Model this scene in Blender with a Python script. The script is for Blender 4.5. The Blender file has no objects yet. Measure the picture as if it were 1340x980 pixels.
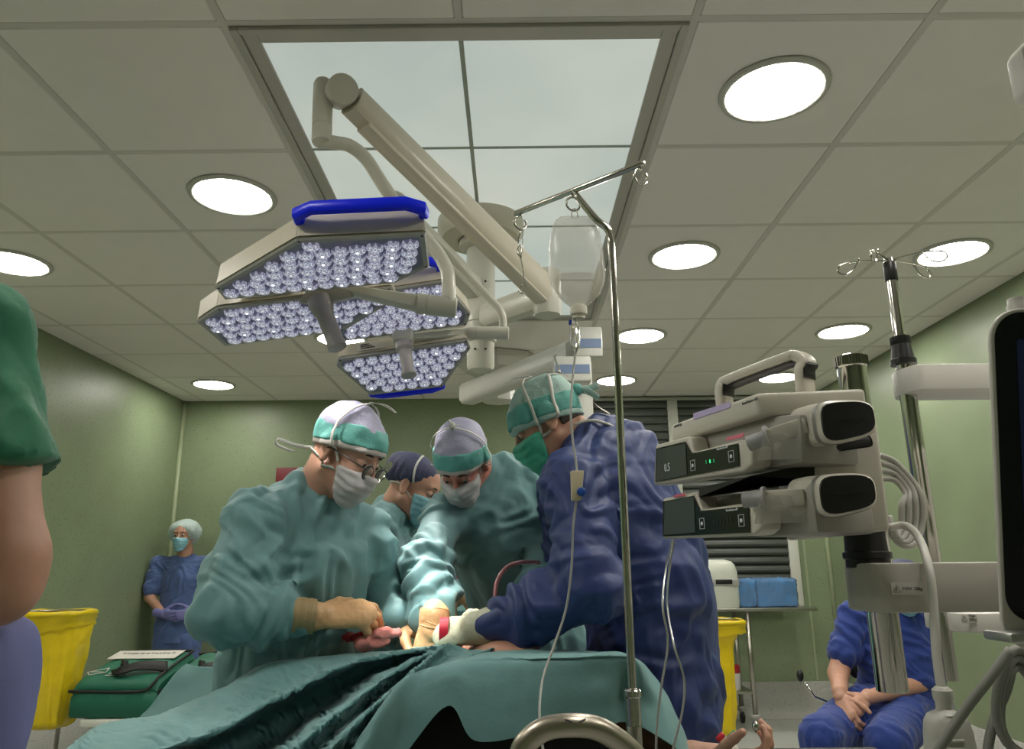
import bpy, bmesh, math, random
import numpy as np
from mathutils import Vector, Matrix, noise as mnoise

# ------------------------------------------------------------------ camera
F_PX, W_PX, H_PX = 984.0, 1340.0, 980.0
PITCH, ROLL = math.radians(14.36), math.radians(-0.6)
CAM_Z = 1.22
scene = bpy.context.scene
col = scene.collection
cam_data = bpy.data.cameras.new('camera')
cam = bpy.data.objects.new('camera', cam_data)
col.objects.link(cam)
cam_data.sensor_width = 36.0
cam_data.sensor_fit = 'HORIZONTAL'
cam_data.lens = 36.0 * F_PX / W_PX
cam_data.clip_start = 0.02
CAM_R = Matrix.Rotation(math.pi / 2 + PITCH, 3, 'X') @ Matrix.Rotation(ROLL, 3, 'Z')
cam.matrix_world = Matrix.Translation((0, 0, CAM_Z)) @ CAM_R.to_4x4()
scene.camera = cam

# ------------------------------------------------------------------ exposure, world
vs = scene.view_settings
vs.view_transform = 'Standard'
vs.look = 'None'
vs.gamma = 1.0
vs.use_curve_mapping = False
vs.exposure = 0.0
world = bpy.data.worlds.new('world')
scene.world = world
world.use_nodes = True
world.node_tree.nodes['Background'].inputs[0].default_value = (0.02, 0.022, 0.02, 1)
world.node_tree.nodes['Background'].inputs[1].default_value = 0.3

# brightness of the lamps that the room has
DOWNLIGHT = 49.0         # emission of each round ceiling luminaire
FLOW_PANEL = 0.43        # emission of the backlit ceiling panes
SURGICAL_W = 160.0        # watts of each half of a surgical light

CEIL = 2.70
TILE = 0.664
GX0, GY0 = -0.139, 1.801    # one crossing of the ceiling grid
XL, XR, YB, YF = -2.98, 2.72, 6.67, -2.15


def ray(u, v):
    return CAM_R @ Vector(((u - W_PX / 2) / F_PX, (H_PX / 2 - v) / F_PX, -1.0))


def at(u, v, Y):
    """world point seen at photo pixel (u, v) that stands Y metres in front of the camera"""
    d = ray(u, v)
    return Vector((0, 0, CAM_Z)) + d * (Y / d.y)


def at_z(u, v, z):
    d = ray(u, v)
    return Vector((0, 0, CAM_Z)) + d * ((z - CAM_Z) / d.z)


def on_plane(u, v, p, n):
    d = ray(u, v)
    o = Vector((0, 0, CAM_Z))
    return o + d * ((p - o).dot(n) / d.dot(n))

# ------------------------------------------------------------------ materials
MATS = {}


def mat(name, color=(0.5, 0.5, 0.5), rough=0.5, metal=0.0, emit=None, emit_s=0.0, bump=0.0, bump_scale=200.0,
        var=0.0, var_scale=8.0, spec=0.5, trans=0.0, alpha=1.0, sheen=0.0, sss=0.0, speck=None, speck_scale=60.0,
        speck_at=0.22, speck2=None, stretch=None, coat=0.0, ior=1.45):
    if name in MATS:
        return MATS[name]
    m = bpy.data.materials.new(name)
    m.use_nodes = True
    nt = m.node_tree
    N, L = nt.nodes, nt.links
    b = N['Principled BSDF']
    b.inputs['Base Color'].default_value = (*color, 1)
    b.inputs['Roughness'].default_value = rough
    b.inputs['Metallic'].default_value = metal
    b.inputs['Specular IOR Level'].default_value = spec
    b.inputs['IOR'].default_value = ior
    b.inputs['Transmission Weight'].default_value = trans
    b.inputs['Alpha'].default_value = alpha
    b.inputs['Coat Weight'].default_value = coat
    if sheen:
        b.inputs['Sheen Weight'].default_value = sheen
        b.inputs['Sheen Roughness'].default_value = 0.5
    if sss:
        b.inputs['Subsurface Weight'].default_value = sss
        b.inputs['Subsurface Radius'].default_value = (0.012, 0.004, 0.002)
        b.inputs['Subsurface Scale'].default_value = 0.6
    if emit:
        b.inputs['Emission Color'].default_value = (*emit, 1)
        b.inputs['Emission Strength'].default_value = emit_s
    tc = N.new('ShaderNodeTexCoord')
    src = tc.outputs['Object']
    if stretch:
        mp = N.new('ShaderNodeMapping')
        mp.inputs['Scale'].default_value = stretch
        L.new(src, mp.inputs['Vector'])
        src = mp.outputs['Vector']
    cur = None
    if var:
        nz = N.new('ShaderNodeTexNoise')
        nz.inputs['Scale'].default_value = var_scale
        nz.inputs['Detail'].default_value = 5
        L.new(src, nz.inputs['Vector'])
        mr = N.new('ShaderNodeMapRange')
        mr.inputs['From Min'].default_value = 0.3
        mr.inputs['From Max'].default_value = 0.7
        mr.inputs['To Min'].default_value = 1 - var
        mr.inputs['To Max'].default_value = 1 + var
        L.new(nz.outputs['Fac'], mr.inputs['Value'])
        mx = N.new('ShaderNodeMix')
        mx.data_type = 'RGBA'
        mx.blend_type = 'MULTIPLY'
        mx.inputs['Factor'].default_value = 1.0
        mx.inputs['A'].default_value = (*color, 1)
        L.new(mr.outputs['Result'], mx.inputs['B'])
        cur = mx.outputs['Result']
    for k, sp in enumerate((speck, speck2)):
        if not sp:
            continue
        vo = N.new('ShaderNodeTexVoronoi')
        vo.inputs['Scale'].default_value = speck_scale * (1.0 if k == 0 else 1.7)
        L.new(src, vo.inputs['Vector'])
        lt = N.new('ShaderNodeMath')
        lt.operation = 'LESS_THAN'
        lt.inputs[1].default_value = speck_at
        L.new(vo.outputs['Distance'], lt.inputs[0])
        sc = N.new('ShaderNodeSeparateColor')
        L.new(vo.outputs['Color'], sc.inputs['Color'])
        g = N.new('ShaderNodeMath')
        g.operation = 'GREATER_THAN'
        g.inputs[1].default_value = 0.55
        L.new(sc.outputs['Red'], g.inputs[0])
        mu = N.new('ShaderNodeMath')
        mu.operation = 'MULTIPLY'
        L.new(lt.outputs[0], mu.inputs[0])
        L.new(g.outputs[0], mu.inputs[1])
        mx = N.new('ShaderNodeMix')
        mx.data_type = 'RGBA'
        L.new(mu.outputs[0], mx.inputs['Factor'])
        if cur is None:
            mx.inputs['A'].default_value = (*color, 1)
        else:
            L.new(cur, mx.inputs['A'])
        mx.inputs['B'].default_value = (*sp, 1)
        cur = mx.outputs['Result']
    if cur is not None:
        L.new(cur, b.inputs['Base Color'])
    if bump:
        nz = N.new('ShaderNodeTexNoise')
        nz.inputs['Scale'].default_value = bump_scale
        nz.inputs['Detail'].default_value = 4
        L.new(src, nz.inputs['Vector'])
        bp = N.new('ShaderNodeBump')
        bp.inputs['Strength'].default_value = bump
        bp.inputs['Distance'].default_value = 0.004
        L.new(nz.outputs['Fac'], bp.inputs['Height'])
        L.new(bp.outputs['Normal'], b.inputs['Normal'])
    MATS[name] = m
    return m


# ------------------------------------------------------------------ mesh building
def V3(p):
    return np.array([p[0], p[1], p[2]], float)


def unit(a):
    a = V3(a)
    return a / max(np.linalg.norm(a), 1e-12)


class MB:
    """collects shapes for one mesh object"""

    def __init__(s):
        s.v, s.f, s.sm = [], [], []
        s.n = 0

    def add(s, v, f, smooth=True):
        v = np.asarray(v, float).reshape(-1, 3)
        s.v.append(v)
        for q in f:
            s.f.append([int(i) + s.n for i in q])
            s.sm.append(smooth)
        s.n += len(v)
        return s

    def bm(s, b, smooth=False):
        b.verts.index_update()
        v = [tuple(x.co) for x in b.verts]
        f = [[x.index for x in q.verts] for q in b.faces]
        b.free()
        return s.add(v, f, smooth)

    def box(s, c, size, rot=None, bev=0.0, seg=2, M=None, smooth=None):
        b = bmesh.new()
        bmesh.ops.create_cube(b, size=1.0)
        for x in b.verts:
            x.co = Vector((x.co.x * size[0], x.co.y * size[1], x.co.z * size[2]))
        if bev:
            bmesh.ops.bevel(b, geom=list(b.edges), offset=bev, segments=seg, affect='EDGES', profile=0.5)
        for x in b.verts:
            p = x.co
            if rot is not None:
                p = rot @ p
            p = p + Vector(c)
            if M is not None:
                p = M @ p
            x.co = p
        return s.bm(b, bool(bev) if smooth is None else smooth)

    def prism(s, poly, n_vec, thick, bev=0.0, seg=2, smooth=None):
        """closed 3D polygon pushed along n_vec by thick"""
        b = bmesh.new()
        n = Vector(n_vec).normalized() * thick
        vs_ = [b.verts.new(Vector(p)) for p in poly]
        f = b.faces.new(vs_)
        r = bmesh.ops.extrude_face_region(b, geom=[f])
        for x in r['geom']:
            if isinstance(x, bmesh.types.BMVert):
                x.co += n
        bmesh.ops.recalc_face_normals(b, faces=list(b.faces))
        if bev:
            bmesh.ops.bevel(b, geom=list(b.edges), offset=bev, segments=seg, affect='EDGES', profile=0.5)
        return s.bm(b, bool(bev) if smooth is None else smooth)

    def tube(s, path, r, seg=10, cap=True, closed=False, flat=None, smooth=True):
        P = np.array([V3(p) for p in path])
        n = len(P)
        R = np.full(n, r, float) if np.isscalar(r) else np.asarray(r, float)
        if closed:
            T = np.roll(P, -1, 0) - np.roll(P, 1, 0)
        else:
            T = np.gradient(P, axis=0)
        T /= np.maximum(np.linalg.norm(T, axis=1, keepdims=True), 1e-9)
        up = np.array([0, 0, 1.0]) if abs(T[0][2]) < 0.9 else np.array([1.0, 0, 0])
        u = np.cross(T[0], up)
        u /= np.linalg.norm(u)
        vs_ = []
        for i in range(n):
            u = u - T[i] * np.dot(u, T[i])
            u /= np.linalg.norm(u)
            w = np.cross(T[i], u)
            fa, fb = (1, 1) if flat is None else flat
            for k in range(seg):
                a = 2 * math.pi * k / seg
                vs_.append(P[i] + R[i] * (fa * math.cos(a) * u + fb * math.sin(a) * w))
        fs = []
        m = n if closed else n - 1
        for i in range(m):
            j = (i + 1) % n
            for k in range(seg):
                k2 = (k + 1) % seg
                fs.append([i * seg + k, j * seg + k, j * seg + k2, i * seg + k2])
        if cap and not closed:
            fs.append([k for k in range(seg)])
            fs.append([(n - 1) * seg + k for k in reversed(range(seg))])
        return s.add(vs_, fs, smooth)

    def ribbon(s, path, side, w, t=0.0008):
        """flat strap with thickness along a path; side = width direction"""
        P = np.array([V3(p) for p in path])
        T = np.gradient(P, axis=0)
        T /= np.maximum(np.linalg.norm(T, axis=1, keepdims=True), 1e-9)
        S = np.array([V3(side)] * len(P)) if np.ndim(side) == 1 else np.asarray(side)
        S = S - T * (S * T).sum(1, keepdims=True)
        S /= np.maximum(np.linalg.norm(S, axis=1, keepdims=True), 1e-9)
        Nn = np.cross(T, S)
        vs_, fs = [], []
        for i in range(len(P)):
            for a, b in ((-1, -1), (1, -1), (1, 1), (-1, 1)):
                vs_.append(P[i] + S[i] * a * w / 2 + Nn[i] * b * t / 2)
        for i in range(len(P) - 1):
            for k in range(4):
                k2 = (k + 1) % 4
                fs.append([i * 4 + k, (i + 1) * 4 + k, (i + 1) * 4 + k2, i * 4 + k2])
        fs.append([0, 1, 2, 3])
        e = (len(P) - 1) * 4
        fs.append([e + 3, e + 2, e + 1, e])
        return s.add(vs_, fs, True)

    def lathe(s, prof, c=(0, 0, 0), axis=(0, 0, 1), seg=24, smooth=True, M=None):
        a = unit(axis)
        h = np.array([1.0, 0, 0]) if abs(a[0]) < 0.9 else np.array([0, 1.0, 0])
        u = unit(np.cross(a, h))
        w = np.cross(a, u)
        vs_, fs = [], []
        for (r, z) in prof:
            for k in range(seg):
                t = 2 * math.pi * k / seg
                vs_.append(V3(c) + a * z + (math.cos(t) * u + math.sin(t) * w) * max(r, 1e-5))
        for i in range(len(prof) - 1):
            for k in range(seg):
                k2 = (k + 1) % seg
                fs.append([i * seg + k, i * seg + k2, (i + 1) * seg + k2, (i + 1) * seg + k])
        fs.append([k for k in reversed(range(seg))])
        fs.append([(len(prof) - 1) * seg + k for k in range(seg)])
        return s.add(vs_, fs, smooth)

    def ball(s, c, r, seg=16, rings=10, M=None):
        r = (r, r, r) if np.isscalar(r) else r
        vs_, fs = [], []
        for i in range(rings + 1):
            t = math.pi * i / rings
            for k in range(seg):
                p = 2 * math.pi * k / seg
                q = np.array([r[0] * math.sin(t) * math.cos(p), r[1] * math.sin(t) * math.sin(p), r[2] * math.cos(t)])
                if M is not None:
                    q = np.array(M @ Vector(q))
                vs_.append(q + V3(c))
        for i in range(rings):
            for k in range(seg):
                k2 = (k + 1) % seg
                fs.append([i * seg + k, (i + 1) * seg + k, (i + 1) * seg + k2, i * seg + k2])
        return s.add(vs_, fs, True)

    def grid(s, G, smooth=True, closed=False):
        """G: rows x cols x 3 points"""
        G = np.asarray(G, float)
        r, c = G.shape[:2]
        fs = []
        for i in range(r - 1):
            for j in range(c if closed else c - 1):
                j2 = (j + 1) % c
                fs.append([i * c + j, i * c + j2, (i + 1) * c + j2, (i + 1) * c + j])
        return s.add(G.reshape(-1, 3), fs, smooth)

    def mesh(s, name):
        me = bpy.data.meshes.new(name)
        v = np.concatenate(s.v) if s.v else np.zeros((0, 3))
        me.from_pydata([tuple(x) for x in v], [], s.f)
        me.polygons.foreach_set('use_smooth', s.sm)
        me.update()
        return me

    def build(s, name, material=None, parent=None, **kw):
        return link(name, s.mesh(name), material, parent, **kw)


def link(name, me, material=None, parent=None, auto=None, label=None, kind=None):
    o = bpy.data.objects.new(name, me)
    col.objects.link(o)
    if material is not None and me is not None and not me.materials:
        me.materials.append(material)
    if parent is not None:
        o.parent = parent
        o.matrix_parent_inverse = parent.matrix_world.inverted()
    if auto is not None:
        sharp(me, auto)
    if label:
        o['label'] = label
    if kind:
        o['kind'] = kind
    return o


def sharp(me, deg):
    """smooth faces with edges sharper than deg split"""
    b = bmesh.new()
    b.from_mesh(me)
    lim = math.radians(deg)
    for e in b.edges:
        if len(e.link_faces) == 2 and e.calc_face_angle(0) > lim:
            e.smooth = False
    for f in b.faces:
        f.smooth = True
    b.to_mesh(me)
    b.free()


def thing(name, label, cat, loc=(0, 0, 0), group=None):
    o = bpy.data.objects.new(name, None)
    col.objects.link(o)
    o.location = Vector(loc)
    o.empty_display_size = 0.05
    o.matrix_world = Matrix.Translation(Vector(loc))
    return tag(o, label, cat, group)


def tag(o, label, cat, group=None):
    o['label'] = label
    o['category'] = cat
    if group:
        o['group'] = group
    return o


def struct(o, label, cat='structure'):
    o['kind'] = 'structure'
    o['label'] = label
    o['category'] = cat
    return o


def text_mesh(body, size, M, material, parent, name='lettering', extrude=0.0003, align='LEFT', sx=1.0):
    """writing as flat raised letters; M places the local XY plane"""
    cu = bpy.data.curves.new('lettering', 'FONT')
    cu.body = body
    cu.size = size
    cu.extrude = extrude
    cu.align_x = align
    cu.align_y = 'CENTER'
    cu.resolution_u = 2
    t = bpy.data.objects.new('lettering_tmp', cu)
    col.objects.link(t)
    dg = bpy.context.evaluated_depsgraph_get()
    me = bpy.data.meshes.new_from_object(t.evaluated_get(dg))
    bpy.data.objects.remove(t)
    bpy.data.curves.remove(cu)
    me.transform(M @ Matrix.Diagonal((sx, 1, 1, 1)))
    me.materials.clear()
    return link(name, me, material, parent)


def frame(o, x, y):
    """4x4 matrix with origin o, local x, y (orthogonalised) and z = x cross y"""
    x = Vector(x).normalized()
    y = Vector(y)
    y = (y - x * y.dot(x)).normalized()
    z = x.cross(y)
    m = Matrix((x, y, z)).transposed().to_4x4()
    m.translation = Vector(o)
    return m


def spline(pts, n=12, closed=False):
    """Catmull-Rom through points"""
    P = [V3(p) for p in pts]
    m = len(P)
    out = []
    rng = range(m if closed else m - 1)
    for i in rng:
        if closed:
            a, b, c, d = P[i - 1], P[i], P[(i + 1) % m], P[(i + 2) % m]
        else:
            b, c = P[i], P[i + 1]
            a = P[i - 1] if i > 0 else 2 * b - c
            d = P[i + 2] if i + 2 < m else 2 * c - b
        for k in range(n):
            t = k / n
            out.append(0.5 * ((2 * b) + (-a + c) * t + (2 * a - 5 * b + 4 * c - d) * t ** 2 + (-a + 3 * b - 3 * c + d) * t ** 3))
    if not closed:
        out.append(P[-1])
    return out


# ------------------------------------------------------------------ implicit bodies: fields, surface nets, cloth
class Field:
    """distance field on a grid; shapes are blended with a soft minimum"""

    def __init__(s, lo, hi, h):
        s.h = h
        s.lo = V3(lo) - 2 * h
        s.n = np.ceil((V3(hi) + 2 * h - s.lo) / h).astype(int) + 1
        s.d = np.full(tuple(s.n), 1.0, np.float32)

    def sub(s, lo, hi):
        a = np.clip(np.floor((V3(lo) - s.lo) / s.h).astype(int), 0, s.n - 1)
        b = np.clip(np.ceil((V3(hi) - s.lo) / s.h).astype(int) + 1, 1, s.n)
        if np.any(b <= a):
            return None, None
        ax = [(s.lo[i] + s.h * np.arange(a[i], b[i])).astype(np.float32) for i in range(3)]
        X, Y, Z = np.meshgrid(*ax, indexing='ij')
        return (slice(a[0], b[0]), slice(a[1], b[1]), slice(a[2], b[2])), (X, Y, Z)

    def blend(s, sl, d, k, cut=False):
        e = s.d[sl]
        if cut:
            if k > 0:
                h = np.clip(0.5 - 0.5 * (e + d) / k, 0, 1)
                s.d[sl] = e * (1 - h) - d * h + k * h * (1 - h)
            else:
                s.d[sl] = np.maximum(e, -d)
        elif k > 0:
            h = np.clip(0.5 + 0.5 * (e - d) / k, 0, 1)
            s.d[sl] = e * (1 - h) + d * h - k * h * (1 - h)
        else:
            s.d[sl] = np.minimum(e, d)

    def cap(s, a, b, r0, r1, k=0.02, flat=None, amount=1.0, cut=False):
        """round cone a-b; flat = direction in which it is squashed by amount (<1 thinner)"""
        a, b = V3(a), V3(b)
        m = max(r0, r1) * max(1.0, amount) + 3 * k + 2 * s.h
        sl, G = s.sub(np.minimum(a, b) - m, np.maximum(a, b) + m)
        if sl is None:
            return s
        X, Y, Z = G
        ab = b - a
        L2 = max(float(ab @ ab), 1e-9)
        t = np.clip(((X - a[0]) * ab[0] + (Y - a[1]) * ab[1] + (Z - a[2]) * ab[2]) / L2, 0, 1)
        qx, qy, qz = X - a[0] - t * ab[0], Y - a[1] - t * ab[1], Z - a[2] - t * ab[2]
        if flat is not None:
            f = unit(flat)
            c = qx * f[0] + qy * f[1] + qz * f[2]
            g = c * (1.0 / amount - 1.0)
            qx, qy, qz = qx + g * f[0], qy + g * f[1], qz + g * f[2]
        d = np.sqrt(qx * qx + qy * qy + qz * qz) - (r0 + t * (r1 - r0))
        if flat is not None and amount < 1:
            d = d * max(amount, 0.5)
        s.blend(sl, d, k, cut)
        return s

    def ell(s, c, r, k=0.02, R=None, cut=False):
        c, r = V3(c), V3(r)
        m = float(r.max()) + 3 * k + 2 * s.h
        sl, G = s.sub(c - m, c + m)
        if sl is None:
            return s
        q = np.stack([G[0] - c[0], G[1] - c[1], G[2] - c[2]], -1)
        if R is not None:
            q = q @ np.array(R, np.float32)
        k0 = np.linalg.norm(q / r.astype(np.float32), axis=-1)
        k1 = np.linalg.norm(q / (r * r).astype(np.float32), axis=-1)
        d = k0 * (k0 - 1) / np.maximum(k1, 1e-6)
        s.blend(sl, d, k, cut)
        return s

    def chain(s, pts, rs, k=0.02, flat=None, amount=1.0):
        for i in range(len(pts) - 1):
            s.cap(pts[i], pts[i + 1], rs[i], rs[i + 1], k, flat, amount)
        return s

    def half(s, p, n, k=0.0):
        """cut away the side the normal points to"""
        p, n = V3(p), unit(n)
        ax = [s.lo[i] + s.h * np.arange(s.n[i]) for i in range(3)]
        d = ((ax[0] - p[0]) * n[0])[:, None, None] + ((ax[1] - p[1]) * n[1])[None, :, None] + ((ax[2] - p[2]) * n[2])[None, None, :]
        d = d.astype(np.float32)
        if k > 0:
            h = np.clip(0.5 - 0.5 * (s.d - d) / k, 0, 1)
            s.d = s.d * (1 - h) + d * h + k * h * (1 - h)
        else:
            s.d = np.maximum(s.d, d)
        return s

    def copy(s, offset=0.0):
        f = Field.__new__(Field)
        f.h, f.lo, f.n = s.h, s.lo, s.n
        f.d = s.d - offset
        return f

    def shell(s, t):
        s.d = np.maximum(s.d, -(s.d + t))
        return s

    def net(s):
        """surface nets -> verts, quads"""
        d = s.d
        sg = d < 0
        c = None
        corner = [(i, j, k) for i in (0, 1) for j in (0, 1) for k in (0, 1)]
        nx, ny, nz = d.shape
        cnt = np.zeros((nx - 1, ny - 1, nz - 1), np.int8)
        for (i, j, k) in corner:
            cnt += sg[i:nx - 1 + i, j:ny - 1 + j, k:nz - 1 + k]
        act = (cnt > 0) & (cnt < 8)
        idx = np.argwhere(act)
        ids = np.full(act.shape, -1, np.int64)
        ids[act] = np.arange(len(idx))
        acc = np.zeros((len(idx), 3))
        num = np.zeros(len(idx))
        for a in range(8):
            for b in range(a + 1, 8):
                ca, cb = np.array(corner[a]), np.array(corner[b])
                if np.abs(ca - cb).sum() != 1:
                    continue
                va = d[tuple((idx + ca).T)]
                vb = d[tuple((idx + cb).T)]
                m = (va < 0) != (vb < 0)
                t = va[m] / (va[m] - vb[m])
                acc[m] += ca + t[:, None] * (cb - ca)
                num[m] += 1
        V = s.lo + s.h * (idx + acc / np.maximum(num, 1)[:, None])
        Fs = []
        for ax in range(3):
            o = [0, 0, 0]
            o[ax] = 1
            A = sg[:nx - o[0], :ny - o[1], :nz - o[2]]
            B = sg[o[0]:, o[1]:, o[2]:]
            e = np.argwhere(A != B)
            u, w = (ax + 1) % 3, (ax + 2) % 3
            ok = (e[:, u] > 0) & (e[:, w] > 0) & (e[:, u] < d.shape[u] - 1) & (e[:, w] < d.shape[w] - 1)
            e = e[ok]
            flip = A[tuple(e.T)]
            eu = np.zeros(3, int)
            eu[u] = 1
            ew = np.zeros(3, int)
            ew[w] = 1
            q = np.stack([ids[tuple((e - eu - ew).T)], ids[tuple((e - ew).T)], ids[tuple(e.T)], ids[tuple((e - eu).T)]], 1)
            q[~flip] = q[~flip][:, ::-1]
            Fs.append(q)
        Q = np.concatenate(Fs)
        Q = Q[(Q >= 0).all(1)]
        return V, Q


def np_mesh(name, V, Q, smooth=True):
    me = bpy.data.meshes.new(name)
    me.vertices.add(len(V))
    me.vertices.foreach_set('co', np.asarray(V, np.float32).ravel())
    k = Q.shape[1]
    me.loops.add(Q.size)
    me.loops.foreach_set('vertex_index', Q.astype(np.int32).ravel())
    me.polygons.add(len(Q))
    me.polygons.foreach_set('loop_start', np.arange(0, Q.size, k, dtype=np.int32))
    me.update(calc_edges=True)
    me.polygons.foreach_set('use_smooth', np.full(len(Q), smooth))
    me.validate()
    me.update()
    return me


def join_meshes(parts):
    V, Q, n = [], [], 0
    for v, q in parts:
        V.append(v)
        Q.append(q + n)
        n += len(v)
    return np.concatenate(V), np.concatenate(Q)


def edges_of(Q):
    E = np.concatenate([Q[:, [0, 1]], Q[:, [1, 2]], Q[:, [2, 3]], Q[:, [3, 0]]])
    E.sort(axis=1)
    return np.unique(E, axis=0)


def add_at(n, i, w):
    return np.stack([np.bincount(i, w[:, k], n) for k in range(3)], 1)


def smooth_v(V, E, it=3, f=0.5, mask=None):
    n = len(V)
    deg = np.bincount(E.ravel(), minlength=n).astype(float)[:, None]
    for _ in range(it):
        s = add_at(n, E[:, 0], V[E[:, 1]]) + add_at(n, E[:, 1], V[E[:, 0]])
        D = (s / np.maximum(deg, 1) - V) * f
        if mask is not None:
            D *= mask[:, None]
        V = V + D
    return V


def normals_of(V, Q):
    a = np.cross(V[Q[:, 2]] - V[Q[:, 0]], V[Q[:, 3]] - V[Q[:, 1]])
    n = np.zeros_like(V)
    for k in range(4):
        n += add_at(len(V), Q[:, k], a)
    return n / np.maximum(np.linalg.norm(n, axis=1, keepdims=True), 1e-12)


def vnoise(P, scale, seed=0):
    """smooth value noise, vectorised; about -1..1"""
    p = P * scale + seed * 17.31
    i = np.floor(p).astype(np.int64)
    f = p - i
    f = f * f * (3 - 2 * f)
    out = np.zeros(len(P))
    for dx in (0, 1):
        for dy in (0, 1):
            for dz in (0, 1):
                hsh = ((i[:, 0] + dx) * 374761393 + (i[:, 1] + dy) * 668265263 + (i[:, 2] + dz) * 2147483647 + seed * 1274126177) & 0xffffffff
                hsh = ((hsh ^ (hsh >> 13)) * 1274126177) & 0xffffffff
                r = ((hsh ^ (hsh >> 16)) & 0xffff) / 32767.5 - 1
                w = (f[:, 0] if dx else 1 - f[:, 0]) * (f[:, 1] if dy else 1 - f[:, 1]) * (f[:, 2] if dz else 1 - f[:, 2])
                out += w * r
    return out


def tri(p):
    """zigzag of a smooth field: flat cloth facets that meet in creases"""
    q = p - np.floor(p)
    return 4 * np.abs(q - .5) - 1


def cloth(V, Q, bones, it=7, seed=1, depth=0.03, bend=0.012, grav=0.0003, amp=0.027, pin=None, fixed=0.04, fold=1.0):
    """let cloth that is longer than the form below it buckle into folds.
    bones: (a, b, growth along the bone, growth around it); near bones steer each edge and the run of the folds"""
    E = edges_of(Q)
    n = len(V)
    mid = (V[E[:, 0]] + V[E[:, 1]]) / 2
    e = V[E[:, 1]] - V[E[:, 0]]
    L = np.linalg.norm(e, axis=1)
    N0 = normals_of(V, Q)
    V0 = V.copy()
    wsum = np.zeros(len(mid))
    rest = np.zeros(len(mid))
    wv = np.zeros(n)
    disp = np.zeros(n)
    for bi, (a, b, g1, g2) in enumerate(bones):
        a, b = V3(a), V3(b)
        ab = b - a
        u = unit(ab)

        def dist(P):
            t = np.clip((P - a) @ ab / (ab @ ab), 0, 1)
            return np.linalg.norm(P - a - t[:, None] * ab, axis=1)
        w = np.exp(-dist(mid) / 0.022) + 1e-12
        c = np.abs(e @ u) / np.maximum(L, 1e-9)
        rest += w * L * np.sqrt((g1 * c) ** 2 + g2 ** 2 * (1 - c * c))
        wsum += w
        w = np.exp(-dist(V) / 0.022) + 1e-12
        # folds: across a limb that is pushed together, along a trunk that hangs
        h = np.array([1.0, 0, 0]) if abs(u[0]) < .8 else np.array([0, 1.0, 0])
        x = unit(np.cross(u, h))
        y = np.cross(u, x)
        rng = np.random.RandomState(seed * 31 + bi)
        if g1 >= g2:
            tw = rng.uniform(-.7, .7)
            cs = np.stack([V @ (u + tw * x) * 8.5, V @ x * 4.5, V @ y * 4.5], 1)
            c2 = np.stack([V @ (u - 1.2 * tw * y) * 17, V @ x * 7, V @ y * 7], 1)
        else:
            cs = np.stack([V @ u * 2.2, V @ (x + .25 * u) * 6.5, V @ (y - .2 * u) * 6.5], 1)
            c2 = np.stack([V @ (u + .6 * x) * 6, V @ x * 12, V @ y * 12], 1)
        n1 = vnoise(cs + .35 * np.stack([vnoise(V, 9, seed + k) for k in range(3)], 1), 1, seed + bi * 7)
        n2 = vnoise(c2, 1, seed + bi * 7 + 3)
        f = tri(1.75 * n1) * .62 + tri(1.5 * n2) * .30
        disp += w * f * (1.0 if g1 >= g2 else .8)
        wv += w
    rest /= wsum
    big = vnoise(V, 5.5, seed + 9) * .6
    V = V + N0 * (amp * fold * (disp / wv + big - .1))[:, None]
    deg = np.bincount(E.ravel(), minlength=n).astype(float)[:, None]
    g = np.array([0, 0, -grav])
    for k in range(it):
        V = V + g
        for _ in range(2):
            d = V[E[:, 1]] - V[E[:, 0]]
            l = np.linalg.norm(d, axis=1)
            w = d * ((l - rest) / np.maximum(l, 1e-9) * 0.5)[:, None]
            dv = add_at(n, E[:, 0], w) - add_at(n, E[:, 1], w)
            V = V + dv / deg * 1.5
        V = smooth_v(V, E, 1, bend)
        # stay near the form: never deeper than depth, never too far out
        D = V - V0
        dn = (D * N0).sum(1)
        lim = np.clip(dn, -depth * .38, depth * 1.3)
        V = V + N0 * (lim - dn)[:, None] * 0.7 - (D - N0 * dn[:, None]) * fixed
        if pin is not None:
            V = V0 * pin[:, None] + V * (1 - pin[:, None])
    return smooth_v(V, E, 1, .2)

# ------------------------------------------------------------------ the room
m_wall = mat('green_vinyl', (0.222, 0.275, 0.165), 0.42, bump=0.05, bump_scale=300, var=0.06, var_scale=3, speck=(0.105, 0.145, 0.08),
             speck_scale=42, speck_at=0.17, speck2=(0.32, 0.355, 0.235))
m_base = mat('grey_terrazzo', (0.36, 0.36, 0.33), 0.45, speck=(0.22, 0.22, 0.2), speck_scale=60, speck2=(0.5, 0.5, 0.46), speck_at=0.25)
m_floor = mat('pale_floor', (0.42, 0.43, 0.40), 0.3, var=0.05, speck=(0.36, 0.37, 0.34), speck_scale=90, speck_at=0.25)
m_tile = mat('ceiling_tile', (0.82, 0.77, 0.74), 0.75, bump=0.05, bump_scale=500, var=0.015, var_scale=6)
m_grid = mat('ceiling_grid', (0.62, 0.585, 0.55), 0.5)
m_bead = mat('corner_bead', (0.32, 0.37, 0.23), 0.4)
m_trimmetal = mat('anodised_frame', (0.48, 0.46, 0.43), 0.42, metal=0.3)
m_white = mat('white_paint', (0.66, 0.66, 0.60), 0.4)
m_slat = mat('dark_slat', (0.045, 0.052, 0.044), 0.45)
m_slatframe = mat('slat_frame', (0.33, 0.34, 0.29), 0.45)


def plain(name, pts, material, label, cat, thick=0.1, n=(0, 0, 1)):
    o = MB().prism(pts, n, thick).build(name, material)
    return struct(o, label, cat)


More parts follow.
